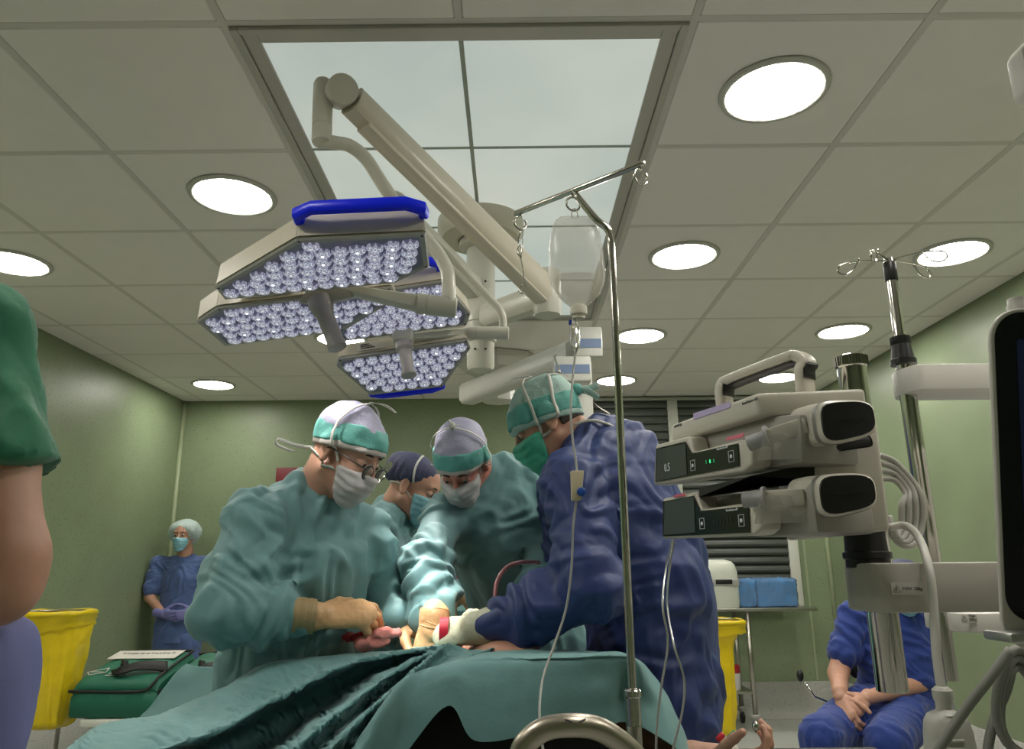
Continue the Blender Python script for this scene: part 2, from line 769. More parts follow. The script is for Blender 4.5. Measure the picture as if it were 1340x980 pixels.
floor = plain('floor', [(XL - .1, YF - .1, -.1), (XR + .1, YF - .1, -.1), (XR + .1, YB + .1, -.1), (XL - .1, YB + .1, -.1)], m_floor,
              'pale grey speckled vinyl floor of the operating room', 'floor')
wall_left = plain('wall_left', [(XL - .1, YF - .1, 0), (XL, YF - .1, 0), (XL, YB + .1, 0), (XL - .1, YB + .1, 0)], m_wall,
                  'speckled green vinyl wall beside the standing nurse', 'wall', CEIL + .05)
wall_right = plain('wall_right', [(XR, YF - .1, 0), (XR + .1, YF - .1, 0), (XR + .1, YB + .1, 0), (XR, YB + .1, 0)], m_wall,
                   'speckled green vinyl wall behind the seated person', 'wall', CEIL + .05)
wall_back = plain('wall_back', [(XL, YB, 0), (XR, YB, 0), (XR, YB + .1, 0), (XL, YB + .1, 0)], m_wall,
                  'speckled green vinyl end wall with the shuttered window', 'wall', CEIL + .05)
wall_front = plain('wall_front', [(XL, YF - .1, 0), (XR, YF - .1, 0), (XR, YF, 0), (XL, YF, 0)], m_wall,
                   'green vinyl wall behind the photographer', 'wall', CEIL + .05)


def skirting(name, a, b, n, label):
    a, b, n = Vector(a), Vector(b), Vector(n)
    prof = [(0.0, 0.28), (0.006, 0.28), (0.008, 0.10), (0.016, 0.05), (0.035, 0.018), (0.07, 0.004), (0.07, 0.0), (0, 0)]
    rows = [[q + n * d + Vector((0, 0, z)) for (d, z) in prof] for q in (a, b)]
    mb = MB().grid(rows, closed=True)
    return struct(mb.build(name, m_base), label, 'baseboard')


skirting('baseboard_back', (XL, YB, 0), (XR, YB, 0), (0, -1, 0), 'grey coved terrazzo skirting along the end wall')
skirting('baseboard_left', (XL, YF, 0), (XL, YB, 0), (1, 0, 0), 'grey coved terrazzo skirting under the wall beside the nurse')
skirting('baseboard_right', (XR, YF, 0), (XR, YB, 0), (-1, 0, 0), 'grey coved terrazzo skirting behind the seated person')
for i, (x, s_) in enumerate(((XL, 1), (XR, -1))):
    bead = MB().tube([(x + s_ * .012, YB - .012, .27), (x + s_ * .012, YB - .012, CEIL - .004)], .020, 10).build('trim_%d' % (i + 1), m_bead)
    struct(bead, ('pale vertical corner bead behind the standing nurse', 'pale vertical corner bead beside the shuttered window')[i], 'trim')
seam = MB().box((2.505, YB - .003, (CEIL + .28) / 2), (.018, .006, CEIL - .29)).build('trim_3', m_bead)
struct(seam, 'thin pale welded seam in the end wall beside the window', 'trim')

# ceiling: grid with one panel per tile
ceiling = MB().box(((XL + XR) / 2, (YF + YB) / 2, CEIL + .07), (XR - XL + .2, YB - YF + .2, .1)).build('ceiling', m_grid)
struct(ceiling, 'suspended ceiling of square beige tiles in a grid', 'ceiling')
cx = [GX0 + TILE * k for k in range(-5, 6)]
cy = [GY0 + TILE * k for k in range(-7, 9)]
FX0, FX1, FY0, FY1 = GX0 - TILE, GX0 + TILE, GY0, GY0 + 4 * TILE
tile_mesh = {}
GAP = 0.024
for i in range(len(cx) - 1):
    for j in range(len(cy) - 1):
        x0, x1 = max(cx[i] + GAP / 2, XL + .004), min(cx[i + 1] - GAP / 2, XR - .004)
        y0, y1 = max(cy[j] + GAP / 2, YF + .004), min(cy[j + 1] - GAP / 2, YB - .004)
        if x1 - x0 < .03 or y1 - y0 < .03:
            continue
        xm, ym = (x0 + x1) / 2, (y0 + y1) / 2
        if FX0 < xm < FX1 and FY0 < ym < FY1:
            continue
        key = (round(x1 - x0, 3), round(y1 - y0, 3))
        if key not in tile_mesh:
            b = MB().box((0, 0, 0), (key[0], key[1], .016), bev=.003, seg=1, smooth=False)
            tile_mesh[key] = b.mesh('ceiling_tile')
            tile_mesh[key].materials.append(m_tile)
        o = link('ceiling_tile', tile_mesh[key], None, None)
        o.parent = ceiling
        o.location = (xm, ym, CEIL + .0145)
# grid bars proud of the backing
bars = MB()
for x in cx:
    if XL < x < XR:
        segs = [(YF, YB)] if not (FX0 + .1 < x < FX1 - .1) else [(YF, FY0), (FY1, YB)]
        for a, b in segs:
            bars.box((x, (a + b) / 2, CEIL + .014), (GAP - .002, b - a, .012))
for y in cy:
    if YF < y < YB:
        segs = [(XL, XR)] if not (FY0 + .1 < y < FY1 - .1) else [(XL, FX0), (FX1, XR)]
        for a, b in segs:
            bars.box(((a + b) / 2, y, CEIL + .0145), (b - a, GAP - .002, .012))
bars.build('grid_bars', m_grid, ceiling)

# luminous air-flow ceiling: eight frosted panes in a metal frame
m_pane = bpy.data.materials.new('frosted_lit_pane')
m_pane.use_nodes = True
_nt = m_pane.node_tree
_b = _nt.nodes['Principled BSDF']
_b.inputs['Base Color'].default_value = (0.50, 0.54, 0.50, 1)
_b.inputs['Roughness'].default_value = 0.3
_tc = _nt.nodes.new('ShaderNodeTexCoord')
_nz = _nt.nodes.new('ShaderNodeTexNoise')
_nz.inputs['Scale'].default_value = 1.6
_nt.links.new(_tc.outputs['Object'], _nz.inputs['Vector'])
_cr = _nt.nodes.new('ShaderNodeValToRGB')
_cr.color_ramp.elements[0].position = .35
_cr.color_ramp.elements[0].color = (0.72, 0.82, 0.80, 1)
_cr.color_ramp.elements[1].position = .7
_cr.color_ramp.elements[1].color = (0.95, 1.0, 0.93, 1)
_nt.links.new(_nz.outputs['Fac'], _cr.inputs['Fac'])
_nt.links.new(_cr.outputs['Color'], _b.inputs['Emission Color'])
_b.inputs['Emission Strength'].default_value = FLOW_PANEL
flow = thing('flow_ceiling', 'large luminous frosted ceiling panel in a metal frame above the surgeons', 'ceiling light', (GX0, GY0 + 2 * TILE, CEIL))
e0, e1 = .036, .082
fr = MB()
for (a0, a1, z0, z1) in ((0.012, e0, CEIL - .004, CEIL + .02), (e0, e1, CEIL + .006, CEIL + .03)):
    for (x0, x1, y0, y1) in ((FX0 + a0, FX0 + a1, FY0 + a0, FY1 - a0), (FX1 - a1, FX1 - a0, FY0 + a0, FY1 - a0),
                             (FX0 + a1, FX1 - a1, FY0 + a0, FY0 + a1), (FX0 + a1, FX1 - a1, FY1 - a1, FY1 - a0)):
        fr.box(((x0 + x1) / 2, (y0 + y1) / 2, (z0 + z1) / 2), (x1 - x0 - .001, y1 - y0 - .001, z1 - z0), bev=.002, seg=1, smooth=False)
fr.build('frame', m_trimmetal, flow)
mb = MB()
mb.box((GX0, GY0 + 2 * TILE, CEIL + .0135), (.014, 4 * TILE - 2 * e1, .012))
for k in (1, 2, 3):
    mb.box((GX0, GY0 + k * TILE, CEIL + .0138), (2 * TILE - 2 * e1, .010, .011))
mb.build('glazing_bars', mat('glazing_bar', (0.36, 0.40, 0.36), 0.5), flow)
for i in range(2):
    for j in range(4):
        x0 = FX0 + e1 if i == 0 else GX0 + .006
        x1 = GX0 - .006 if i == 0 else FX1 - e1
        y0 = FY0 + (e1 if j == 0 else j * TILE + .004)
        y1 = FY0 + ((4 * TILE - e1) if j == 3 else (j + 1) * TILE - .004)
        MB().box(((x0 + x1) / 2, (y0 + y1) / 2, CEIL + .017), (x1 - x0, y1 - y0, .008)).build('pane', m_pane, flow)

# round recessed luminaires
m_lamp = mat('lamp_diffuser', (0.9, 0.9, 0.88), 0.4, emit=(1.0, 0.965, 0.87), emit_s=DOWNLIGHT)
m_ring = mat('lamp_ring', (0.52, 0.51, 0.47), 0.4)
ring_me = MB().lathe([(.150, .006), (.150, -.004), (.158, -.007), (.172, -.004), (.175, .004), (.172, .006)], seg=40).mesh('ring')
ring_me.materials.append(m_ring)
disc_me = MB().lathe([(.0, .002), (.149, .002), (.149, -.002), (.140, -.004), (.0, -.0045)], seg=40).mesh('diffuser')
disc_me.materials.append(m_lamp)
lamps = [(1.5, .5, 'largest round ceiling lamp, right of the luminous panel'), (-1.5, 1.5, 'round ceiling lamp left of the luminous panel, above the blue handle'),
         (1.5, 2.5, 'round ceiling lamp just right of the hanging infusion bag'), (3.5, 2.5, 'round ceiling lamp behind the infusion hooks of the device pole'),
         (-3.5, 2.5, 'round ceiling lamp behind the shoulder in green scrubs'), (1.5, 4.5, 'round ceiling lamp seen right of the chrome infusion pole, above the blue gown'),
         (3.5, 4.42, 'round ceiling lamp above the chrome knob of the pump stack'), (-3.5, 6.36, 'small far round ceiling lamp above the nurse in the corner'),
         (1.5, 6.36, 'smallest round ceiling lamp, close to the shuttered window'), (-1.5, 4.5, 'round ceiling lamp half hidden behind the surgical lights'),
         (3.5, 6.30, 'far round ceiling lamp seen through the pump carrying handle'),
         (3.5, .5, 'round ceiling lamp above the monitor, out of view'), (-3.5, .5, 'round ceiling lamp above the arm in green, out of view'),
         (1.5, -1.5, 'round ceiling lamp behind the photographer, window side'), (-1.5, -1.5, 'round ceiling lamp behind the photographer, nurse side'),
         (3.5, -1.5, 'round ceiling lamp behind the photographer by the wall of the seated person'), (-3.5, -1.5, 'round ceiling lamp behind the photographer by the wall of the nurse')]
for (ci, cj, lb) in lamps:
    p = (GX0 + ci * TILE, GY0 + cj * TILE, CEIL)
    t = thing('ceiling_lamp', lb, 'ceiling light', p, 'round ceiling lamps')
    for nm, me in (('ring', ring_me), ('diffuser', disc_me)):
        o = bpy.data.objects.new(nm, me)
        col.objects.link(o)
        o.parent = t

# window with closed slatted shutter in the end wall
window_1 = thing('window_1', 'window with dark horizontal slatted shutter in the end wall', 'window', (1.5, YB, .95))
window_1['kind'] = 'structure'
WX0, WX1, WZ0, WZ1, WM = .66, 2.36, .93, 2.665, 1.44
yw = YB - .012
MB().box(((WX0 + WX1) / 2, YB - .004, (WZ0 + WZ1) / 2), (WX1 - WX0, .006, WZ1 - WZ0)).build('backing', mat('shade_backing', (.03, .033, .03), .6), window_1)
for nm, (x0, x1, z0, z1), mm in (('side_frame', (WX0 - .05, WX0, WZ0, WZ1), m_slatframe), ('mullion', (WM - .045, WM + .045, WZ0, WZ1), m_slatframe),
                             ('side_frame', (WX1, WX1 + .085, WZ0 - .05, WZ1), m_white), ('head_frame', (WX0 - .05, WX1 + .085, WZ1, WZ1 + .028), m_slatframe),
                             ('sill', (WX0 - .05, WX1, WZ0 - .05, WZ0), m_white)):
    MB().box(((x0 + x1) / 2, YB - .02, (z0 + z1) / 2), (x1 - x0, .045, z1 - z0), bev=.004).build(nm, mm, window_1)
nsl = 24
for (x0, x1) in ((WX0, WM - .045), (WM + .045, WX1)):
    me = None
    for k in range(nsl):
        z = WZ0 + (k + .5) * (WZ1 - WZ0) / nsl
        if me is None:
            w = x1 - x0 - .004
            prof = [(-.006, -.036), (-.022, -.028), (-.026, -.01), (-.018, .012), (-.004, .034), (0.0, .034), (-.008, 0), (-.012, -.02), (-.002, -.034)]
            rows = [[(x, a, b) for (a, b) in prof] for x in (-w / 2, w / 2)]
            me = MB().grid(rows, closed=True, smooth=False).mesh('slat')
            me.materials.append(m_slat)
        o = link('slat', me, None, window_1)
        o.matrix_parent_inverse = Matrix.Identity(4)
        o.location = Vector(((x0 + x1) / 2, YB - .008, z)) - window_1.location

# dark red board on the end wall
p0, p1 = at(362, 612, YB - .03), at(404, 655, YB - .03)
sgn = MB().box(((p0.x + p1.x) / 2 + .1, YB - .02, (p0.z + p1.z) / 2), (p1.x - p0.x + .2, .036, p0.z - p1.z), bev=.004).build('wall_board', mat('dark_red_board', (.16, .012, .02), .5))
tag(sgn, 'dark red rectangular board on the end wall behind the surgeon with glasses', 'wall board')

# ------------------------------------------------------------------ surgical lights
m_cream = mat('cream_enamel', (0.58, 0.53, 0.43), 0.35, coat=0.1)
m_cream2 = mat('cream_arm', (0.56, 0.54, 0.47), 0.33, coat=0.1)
m_rim = mat('lamp_rim', (0.36, 0.35, 0.33), 0.4)
m_bed = mat('lens_bed', (0.22, 0.22, 0.30), 0.3, metal=0.3)
m_blue = mat('blue_handle', (0.002, 0.018, 0.95), 0.35)
m_black = mat('black_plastic', (0.012, 0.012, 0.012), 0.4)
m_paper = mat('paper_label', (0.62, 0.60, 0.55), 0.6)

m_lens = bpy.data.materials.new('faceted_lens')
m_lens.use_nodes = True
_nt = m_lens.node_tree
_b = _nt.nodes['Principled BSDF']
_tc = _nt.nodes.new('ShaderNodeTexCoord')


def _math(op, a, b=None):
    nd_ = _nt.nodes.new('ShaderNodeMath')
    nd_.operation = op
    for k_, q_ in enumerate((a, b)):
        if q_ is None:
            continue
        if isinstance(q_, (int, float)):
            nd_.inputs[k_].default_value = q_
        else:
            _nt.links.new(q_, nd_.inputs[k_])
    return nd_.outputs[0]


_sx = _nt.nodes.new('ShaderNodeSeparateXYZ')
_nt.links.new(_tc.outputs['Object'], _sx.inputs[0])
_r = _math('DIVIDE', _math('SQRT', _math('ADD', _math('MULTIPLY', _sx.outputs[0], _sx.outputs[0]), _math('MULTIPLY', _sx.outputs[1], _sx.outputs[1]))), .0205)
_an = _math('ARCTAN2', _sx.outputs[1], _sx.outputs[0])
_oi = _nt.nodes.new('ShaderNodeObjectInfo')
_ph = _math('MULTIPLY', _oi.outputs['Random'], 6.28)
_fac = _math('ADD', _r, _math('MULTIPLY', _math('SINE', _math('ADD', _math('MULTIPLY', _an, 7.0), _ph)), .13))
_fac = _math('ADD', _fac, _math('MULTIPLY', _math('SINE', _math('ADD', _math('MULTIPLY', _an, 2.0), _ph)), .10))
_cr = _nt.nodes.new('ShaderNodeValToRGB')
_cr.color_ramp.elements[0].color = (.95, .95, 1, 1)
for _p, _c in ((.20, (.80, .80, .9, 1)), (.30, (.10, .10, .17, 1)), (.44, (.34, .35, .47, 1)), (.60, (.80, .81, .93, 1)), (.74, (.22, .22, .33, 1)), (.88, (.50, .50, .62, 1))):
    _e = _cr.color_ramp.elements.new(_p)
    _e.color = _c
_cr.color_ramp.elements[-1].color = (.12, .12, .19, 1)
_nt.links.new(_fac, _cr.inputs['Fac'])
_nt.links.new(_cr.outputs['Color'], _b.inputs['Base Color'])
_nt.links.new(_cr.outputs['Color'], _b.inputs['Emission Color'])
_b.inputs['Emission Strength'].default_value = 0.55
_b.inputs['Roughness'].default_value = 0.12
_b.inputs['Metallic'].default_value = 0.4
m_led = mat('led_core', (1, 1, 1), 0.3, emit=(0.95, 0.97, 1.0), emit_s=2.2)


def lens_mesh():
    me = MB().lathe([(.0205, 0), (.0205, .003), (.0192, .0065), (.0155, .0095), (.010, .0115), (.005, .0122)], seg=14).mesh('lens')
    me.materials.append(m_lens)
    return me


def core_mesh():
    me = MB().lathe([(.0036, .0118), (.003, .0132), (.0, .0136)], seg=8).mesh('led_core')
    me.materials.append(m_led)
    return me


LENS, CORE = lens_mesh(), core_mesh()


def inside(p, poly):
    r, j = False, len(poly) - 1
    for i in range(len(poly)):
        a, b = poly[i], poly[j]
        if (a[1] > p[1]) != (b[1] > p[1]) and p[0] < (b[0] - a[0]) * (p[1] - a[1]) / (b[1] - a[1]) + a[0]:
            r = not r
        j = i
    return r


def edge_dist(p, poly):
    d = 9
    for i in range(len(poly)):
        a, b = np.array(poly[i - 1]), np.array(poly[i])
        t = np.clip(np.dot(p - a, b - a) / np.dot(b - a, b - a), 0, 1)
        d = min(d, np.linalg.norm(p - a - t * (b - a)))
    return d


def light_half(root, pix, three, handle, label_edge=None):
    """one folding half of a light head: housing, rim, lens bed with lenses, blue handle"""
    a, b, c = [at(*q) for q in three]
    n = (b - a).cross(c - a).normalized()
    if n.z > 0:
        n = -n
    P = [on_plane(u, v, a, n) for (u, v) in pix]
    ctr = sum(P, Vector()) / len(P)
    # taper the housing slightly towards its back
    back = [ctr + (q - ctr) * .97 - n * .062 for q in P]
    b_ = bmesh.new()
    v0 = [b_.verts.new(q) for q in P]
    v1 = [b_.verts.new(q) for q in back]
    b_.faces.new(v0)
    b_.faces.new(v1[::-1])
    for i in range(len(P)):
        j = (i + 1) % len(P)
        b_.faces.new((v0[i], v1[i], v1[j], v0[j]))
    bmesh.ops.recalc_face_normals(b_, faces=list(b_.faces))
    bmesh.ops.bevel(b_, geom=list(b_.edges), offset=.005, segments=2, affect='EDGES')
    panel = MB().bm(b_, True).build('light_panel', m_cream, root, auto=35)
    ex = (P[1] - P[0]).normalized()
    for i in range(len(P)):
        if (P[i] - P[i - 1]).length > (P[0] - P[-1]).length + .1:
            ex = (P[i] - P[i - 1]).normalized()
    ey = n.cross(ex)
    uv = [((q - ctr).dot(ex), (q - ctr).dot(ey)) for q in P]
    # inset outline for the rim
    def inset(poly, d):
        out = []
        m = len(poly)
        area = sum(poly[i - 1][0] * poly[i][1] - poly[i][0] * poly[i - 1][1] for i in range(m))
        s_ = 1 if area > 0 else -1
        for i in range(m):
            p0, p1, p2 = np.array(poly[i - 1]), np.array(poly[i]), np.array(poly[(i + 1) % m])
            e1, e2 = (p1 - p0) / np.linalg.norm(p1 - p0), (p2 - p1) / np.linalg.norm(p2 - p1)
            n1, n2 = s_ * np.array([-e1[1], e1[0]]), s_ * np.array([-e2[1], e2[0]])
            bis = n1 + n2
            bis /= np.linalg.norm(bis)
            out.append(tuple(p1 + bis * min(d / max(bis @ n1, .3), d * 2.2)))
        return out
    inn = inset(uv, .017)
    w3 = lambda q, h: ctr + ex * q[0] + ey * q[1] + n * h
    rim = MB()
    m = len(uv)
    rows = [[w3(q, .0005) for q in uv], [w3(q, .006) for q in inset(uv, .003)], [w3(q, .006) for q in inset(uv, .014)], [w3(q, .0015) for q in inn]]
    rim.grid(rows, closed=True)
    rim.build('rim', m_rim, panel, auto=30)
    MB().prism([w3(q, .0012) for q in inn], n, .0012).build('lens_bed', m_bed, panel)
    sx, sy = .0415, .0355
    rot = frame(ctr, ex, ey)
    if (rot.to_3x3() @ Vector((0, 0, 1))).dot(n) < 0:
        rot = frame(ctr, ex, -ey)
        sgn_ = -1
    else:
        sgn_ = 1
    xs = [q[0] for q in inn]
    ys = [q[1] for q in inn]
    r = 0
    n_row = int((max(ys) - min(ys) - .030) / sy) + 1
    sy = (max(ys) - min(ys) - .033) / max(n_row - 1, 1)
    y = min(ys) + .0165
    while y < max(ys):
        span = [x_ for x_ in np.linspace(min(xs), max(xs), 400) if inside((x_, y), inn) and edge_dist(np.array([x_, y]), inn) > .0125]
        n_col = int((span[-1] - span[0]) / sx) + 1 if span else 0
        x = (span[0] + span[-1]) / 2 - sx * (n_col - 1) / 2 if span else 9
        for _ in range(n_col):
            if True:
                for me, nm in ((LENS, 'lens'), (CORE, 'led_core')):
                    if nm == 'led_core' and (int(x * 977 + y * 631) % 3):
                        continue
                    o = bpy.data.objects.new(nm, me)
                    col.objects.link(o)
                    o.parent = panel
                    mm = rot.copy()
                    mm.translation = w3((x, y), .0025)
                    o.matrix_world = mm
            x += sx
        y += sy
        r += 1
    # blue handle along one outline edge
    i0, i1, up, out_ = handle
    a, b = P[i0], P[i1]
    e = (b - a).normalized()
    o_ = (e.cross(n)).normalized()
    if o_.dot((a + b) / 2 - ctr) < 0:
        o_ = -o_
    up_ = -n * up
    L = (b - a).length
    pts = [a + e * .004 + up_ - o_ * .004, a + e * .004 + up_ * 1.0 + o_ * out_ * .55, a + e * .04 + up_ * 1.1 + o_ * out_, b - e * .04 + up_ * 1.1 + o_ * out_,
           b - e * .004 + up_ + o_ * out_ * .55, b - e * .004 + up_ - o_ * .004]
    hm = MB()
    rows = []
    for k, q in enumerate(pts):
        w_, h_ = .012, .014
        t = (pts[min(k + 1, len(pts) - 1)] - pts[max(k - 1, 0)]).normalized()
        s1 = t.cross(n).normalized()
        rows.append([q + s1 * w_ * cx_ + n * h_ * cy_ for cx_, cy_ in ((-1, -.6), (-.6, -1), (.6, -1), (1, -.6), (1, .6), (.6, 1), (-.6, 1), (-1, .6))])
    hm.grid(rows, closed=True)
    hm.add(rows[0], [list(range(8))])
    hm.add(rows[-1], [list(range(8))[::-1]])
    hm.build('handle', m_blue, panel, auto=40)
    if label_edge:
        i0, i1, f0, f1 = label_edge
        a, b = P[i0], P[i1]
        o_ = ((b - a).cross(n)).normalized()
        if o_.dot((a + b) / 2 - ctr) < 0:
            o_ = -o_
        q0, q1 = a.lerp(b, f0), a.lerp(b, f1)
        o_ = o_ * .0025
        MB().prism([q0 - n * .012 + o_, q1 - n * .012 + o_, q1 - n * .045 + o_ * .4, q0 - n * .045 + o_ * .4], o_, .0016).build('label', m_paper, panel)
        dark = MB()
        for k in range(3):
            s0 = q0.lerp(q1, .12)
            s1_ = q0.lerp(q1, .12 + .5 - .1 * k)
            zz = -n * (.020 + .008 * k) + o_ * 1.5
            dark.prism([s0 + zz, s1_ + zz, s1_ + zz - n * .003, s0 + zz - n * .003], o_, .001)
        dark.build('label_print', m_black, panel)
    # screw heads on the rim
    sc = MB()
    for q in inset(uv, .009)[:4]:
        sc.lathe([(.003, 0), (.003, .0012), (0, .0014)], w3(q, .0058), n, 8)
    sc.build('screws', m_black, panel, kind='stuff')
    return ctr, n


def beam(mb, a, b, s0, s1, up=(0, 0, 1), r=.25):
    """rounded rectangular arm from a to b; s = (width, height)"""
    a, b = Vector(a), Vector(b)
    t = (b - a).normalized()
    x = t.cross(Vector(up)).normalized()
    z = x.cross(t)
    rows = []
    for p, (w, h) in ((a, s0), (b, s1)):
        c = []
        for k in range(16):
            an = 2 * math.pi * (k + .5) / 16
            cc, ss = math.cos(an), math.sin(an)
            f = (abs(cc) ** 5 + abs(ss) ** 5) ** (-.2)
            c.append(p + x * cc * f * w / 2 + z * ss * f * h / 2)
        rows.append(c)
    mb.grid(rows, closed=True)
    mb.add(rows[0], [list(range(16))], False)
    mb.add(rows[1], [list(range(16))[::-1]], False)
    return mb


TARGET = at(570, 832, 2.10)


def surgical_spot(root, p, w):
    ld = bpy.data.lights.new('surgical_beam', 'SPOT')
    ld.energy = w
    ld.spot_size = math.radians(13.5)
    ld.spot_blend = 0.9
    ld.shadow_soft_size = .11
    ld.color = (1.0, 0.965, 0.90)
    o = bpy.data.objects.new('surgical_beam', ld)
    col.objects.link(o)
    o.parent = root
    d = (TARGET - p).normalized()
    o.matrix_world = Matrix.Translation(p) @ d.to_track_quat('-Z', 'Y').to_matrix().to_4x4()


# shared ceiling column
cb = at(629, 470, 3.06)
CX, CY = cb.x, cb.y
column = thing('lamp_mount', 'cream ceiling column with round canopy that carries the surgical light arms', 'lamp mount', (CX, CY, CEIL))
MB().lathe([(.19, 0), (.19, -.055), (.17, -.085), (.10, -.095), (.10, -.08)], (CX, CY, CEIL), seg=40).build('canopy', m_cream, column, auto=40)
MB().lathe([(.085, -.085), (.095, -.10), (.095, -.125), (.07, -.135), (.062, -.135), (.062, -.42), (.066, -.425), (.066, -.47), (.06, -.475)],
           (CX, CY, CEIL), seg=28).build('upper_tube', m_cream2, column, auto=40)
MB().lathe([(.066, -.475), (.066, -.555), (.058, -.56), (.058, cb.z - CEIL - .03), (.052, cb.z - CEIL - .05), (.0, cb.z - CEIL - .052)], (CX, CY, CEIL),
           seg=28).build('lower_tube', m_cream2, column, auto=40)
sc = MB()
for z in (-.11, -.3, -.44, -.52, -.6):
    for an in (-1.9, -1.2):
        sc.lathe([(.005, -.001), (.005, .002), (0, .0025)], (CX + .063 * math.cos(an), CY + .063 * math.sin(an), CEIL + z), (math.cos(an), math.sin(an), 0), 8)
sc.build('screws', m_black, column, kind='stuff')

# ---- the nearer light
l1 = thing('surgical_light', 'upper nearer surgical light with a blue handle along its top edge', 'surgical light', at(430, 388, 1.86), 'surgical lights')
cA, nA = light_half(l1, [(281, 374), (388, 311), (557, 303), (562, 347), (517, 368), (294, 390)], [(388, 311, 1.55), (557, 303, 1.55), (405, 379, 1.815)], (1, 2, .048, .035))
cB, nB = light_half(l1, [(284, 401), (512, 374), (520, 389), (450, 431), (294, 451), (257, 419)], [(284, 401, 1.88), (512, 374, 1.88), (360, 443, 2.12)], (3, 4, .03, .022), (0, 1, .18, .43))
surgical_spot(l1, cA + nA * .06, SURGICAL_W)
surgical_spot(l1, cB + nB * .06, SURGICAL_W)
hub = at(425, 384, 1.86)
g1 = at(442, 455, 1.84)
mb = MB()
mb.prism([at(388, 396, 1.84), at(404, 374, 1.85), at(455, 368, 1.85), at(462, 388, 1.85), at(420, 398, 1.84)], (0, 1, .3), .07, bev=.008)
mb.build('hub', m_rim, l1, auto=40)
ga = at(419, 396, 1.85)
gd = np.array(g1 - ga)
gl = np.linalg.norm(gd)
MB().lathe([(.030, -.012), (.032, .01), (.027, .03), (.023, .036), (.022, gl - .02), (.025, gl - .012), (.025, gl), (.020, gl + .003), (0, gl + .003)], ga, gd, 22).build('grip', mat('grip_grey', (.36, .33, .33), .35), l1, auto=40)
mb = MB()
beam(mb, at(440, 377, 1.87), at(548, 397, 1.87), (.05, .02), (.034, .044))
mb.build('yoke', m_cream2, l1, auto=40)
mb = MB()
q0, q1 = at(545, 397, 1.87), at(597, 403, 1.89)
mb.lathe([(.027, 0), (.0275, .003), (.0275, .022), (.026, .023), (.026, .025), (.0275, .026), (.0275, (q1 - q0).length - .004), (.024, (q1 - q0).length), (0, (q1 - q0).length)], q0, q1 - q0, 20)
mb.build('joint', m_cream2, l1, auto=40)
pts = spline([at(424, 184, 1.88), at(440, 187, 1.88), at(458, 191, 1.90), (at(478, 207, 1.92)), at(500, 240, 1.93), at(527, 280, 1.94), at(553, 308, 1.94), at(572, 330, 1.93), at(584, 352, 1.91), at(587, 372, 1.89), at(587, 398, 1.88)], 6)
MB().tube(pts, .019, 14).build('bent_tube', m_cream2, l1)
elbow = at(448, 118, 1.86)
kn = at(423, 112, 1.90)
kb = at(421, 186, 1.87)
MB().lathe([(0, -.002), (.026, -.002), (.028, .004), (.028, .05), (.0265, .051), (.0265, .053), (.028, .054), (.028, (kn - kb).length), (.024, (kn - kb).length + .012), (0, (kn - kb).length + .014)], kb, kn - kb, 20).build('knuckle', m_cream2, l1, auto=40)
ax = Vector((.42, -.86, -.28)).normalized()
MB().lathe([(0, -.05), (.040, -.05), (.044, -.044), (.044, .012), (.042, .015), (.0, .016)], elbow, ax, 28).build('elbow_cap', m_cream2, l1, auto=40)
far1 = at(716, 384, 2.74)
mb = MB()
beam(mb, elbow + (far1 - elbow).normalized() * .02 + Vector((.01, .02, -.005)), far1, (.075, .085), (.085, .115))
beam(mb, elbow.lerp(far1, .06) + Vector((.012, .02, -.05)), far1 + Vector((0, 0, -.045)), (.05, .03), (.06, .05))
mb.build('spring_arm', m_cream, l1, auto=45)
mb = MB()
beam(mb, far1 + Vector((-.01, 0, -.01)), (CX, CY, at(632, 418, 3.06).z), (.07, .10), (.09, .10))
mb.lathe([(.05, -.09), (.055, -.07), (.055, .08), (.05, .09), (0, .09)], far1, (0, 0, 1), 22)
mb.build('extension_arm', m_cream2, l1, auto=45)

# ---- the farther light
l2 = thing('surgical_light', 'lower farther surgical light with blue handle at its bottom edge, above the surgeons', 'surgical light', at(529, 440, 2.36), 'surgical lights')
cC, nC = light_half(l2, [(470, 383), (580, 366), (616, 409), (611, 424), (446, 446), (436, 437)], [(470, 383, 2.12), (580, 366, 2.12), (528, 435, 2.35)], (0, 1, .048, .035))
cD, nD = light_half(l2, [(442, 468), (612, 443), (616, 455), (580, 505), (484, 516), (440, 478)], [(442, 468, 2.37), (612, 443, 2.37), (532, 511, 2.57)], (3, 4, .02, .035), (0, 1, .15, .37))
surgical_spot(l2, cC + nC * .06, SURGICAL_W)
surgical_spot(l2, cD + nD * .06, SURGICAL_W)
MB().box((0, 0, 0), (.068, .07, .062), bev=.014, M=frame(at(528, 440, 2.345), (1, .05, 0), (0, 1, -.2))).build('hub', m_cream2, l2, auto=40)
ga, gb = at(529, 452, 2.33), at(535, 490, 2.31)
gl = (gb - ga).length
MB().lathe([(.028, -.01), (.030, .012), (.021, .022), (.020, gl - .012), (.025, gl - .004), (.025, gl + .004), (0, gl + .006)], ga, gb - ga, 22).build('grip', MATS['grip_grey'], l2, auto=40)
mb = MB()
beam(mb, at(540, 441, 2.36), at(612, 435, 2.40), (.03, .02), (.03, .034))
mb.build('yoke', m_cream2, l2, auto=40)
q0, q1 = at(611, 435, 2.40), at(666, 436, 2.40)
gl = (q1 - q0).length
MB().lathe([(.0, 0), (.021, 0), (.022, .003), (.022, .03), (.0205, .031), (.0205, .033), (.022, .034), (.022, gl - .003), (.019, gl), (0, gl)], q0, q1 - q0, 20).build('joint', m_cream2, l2, auto=40)
pts = spline([at(505, 262, 2.55), at(540, 290, 2.5), at(568, 316, 2.46), at(610, 359, 2.43), at(645, 395, 2.41), at(655, 408, 2.40), at(658, 420, 2.40), at(658, 434, 2.40)], 6)
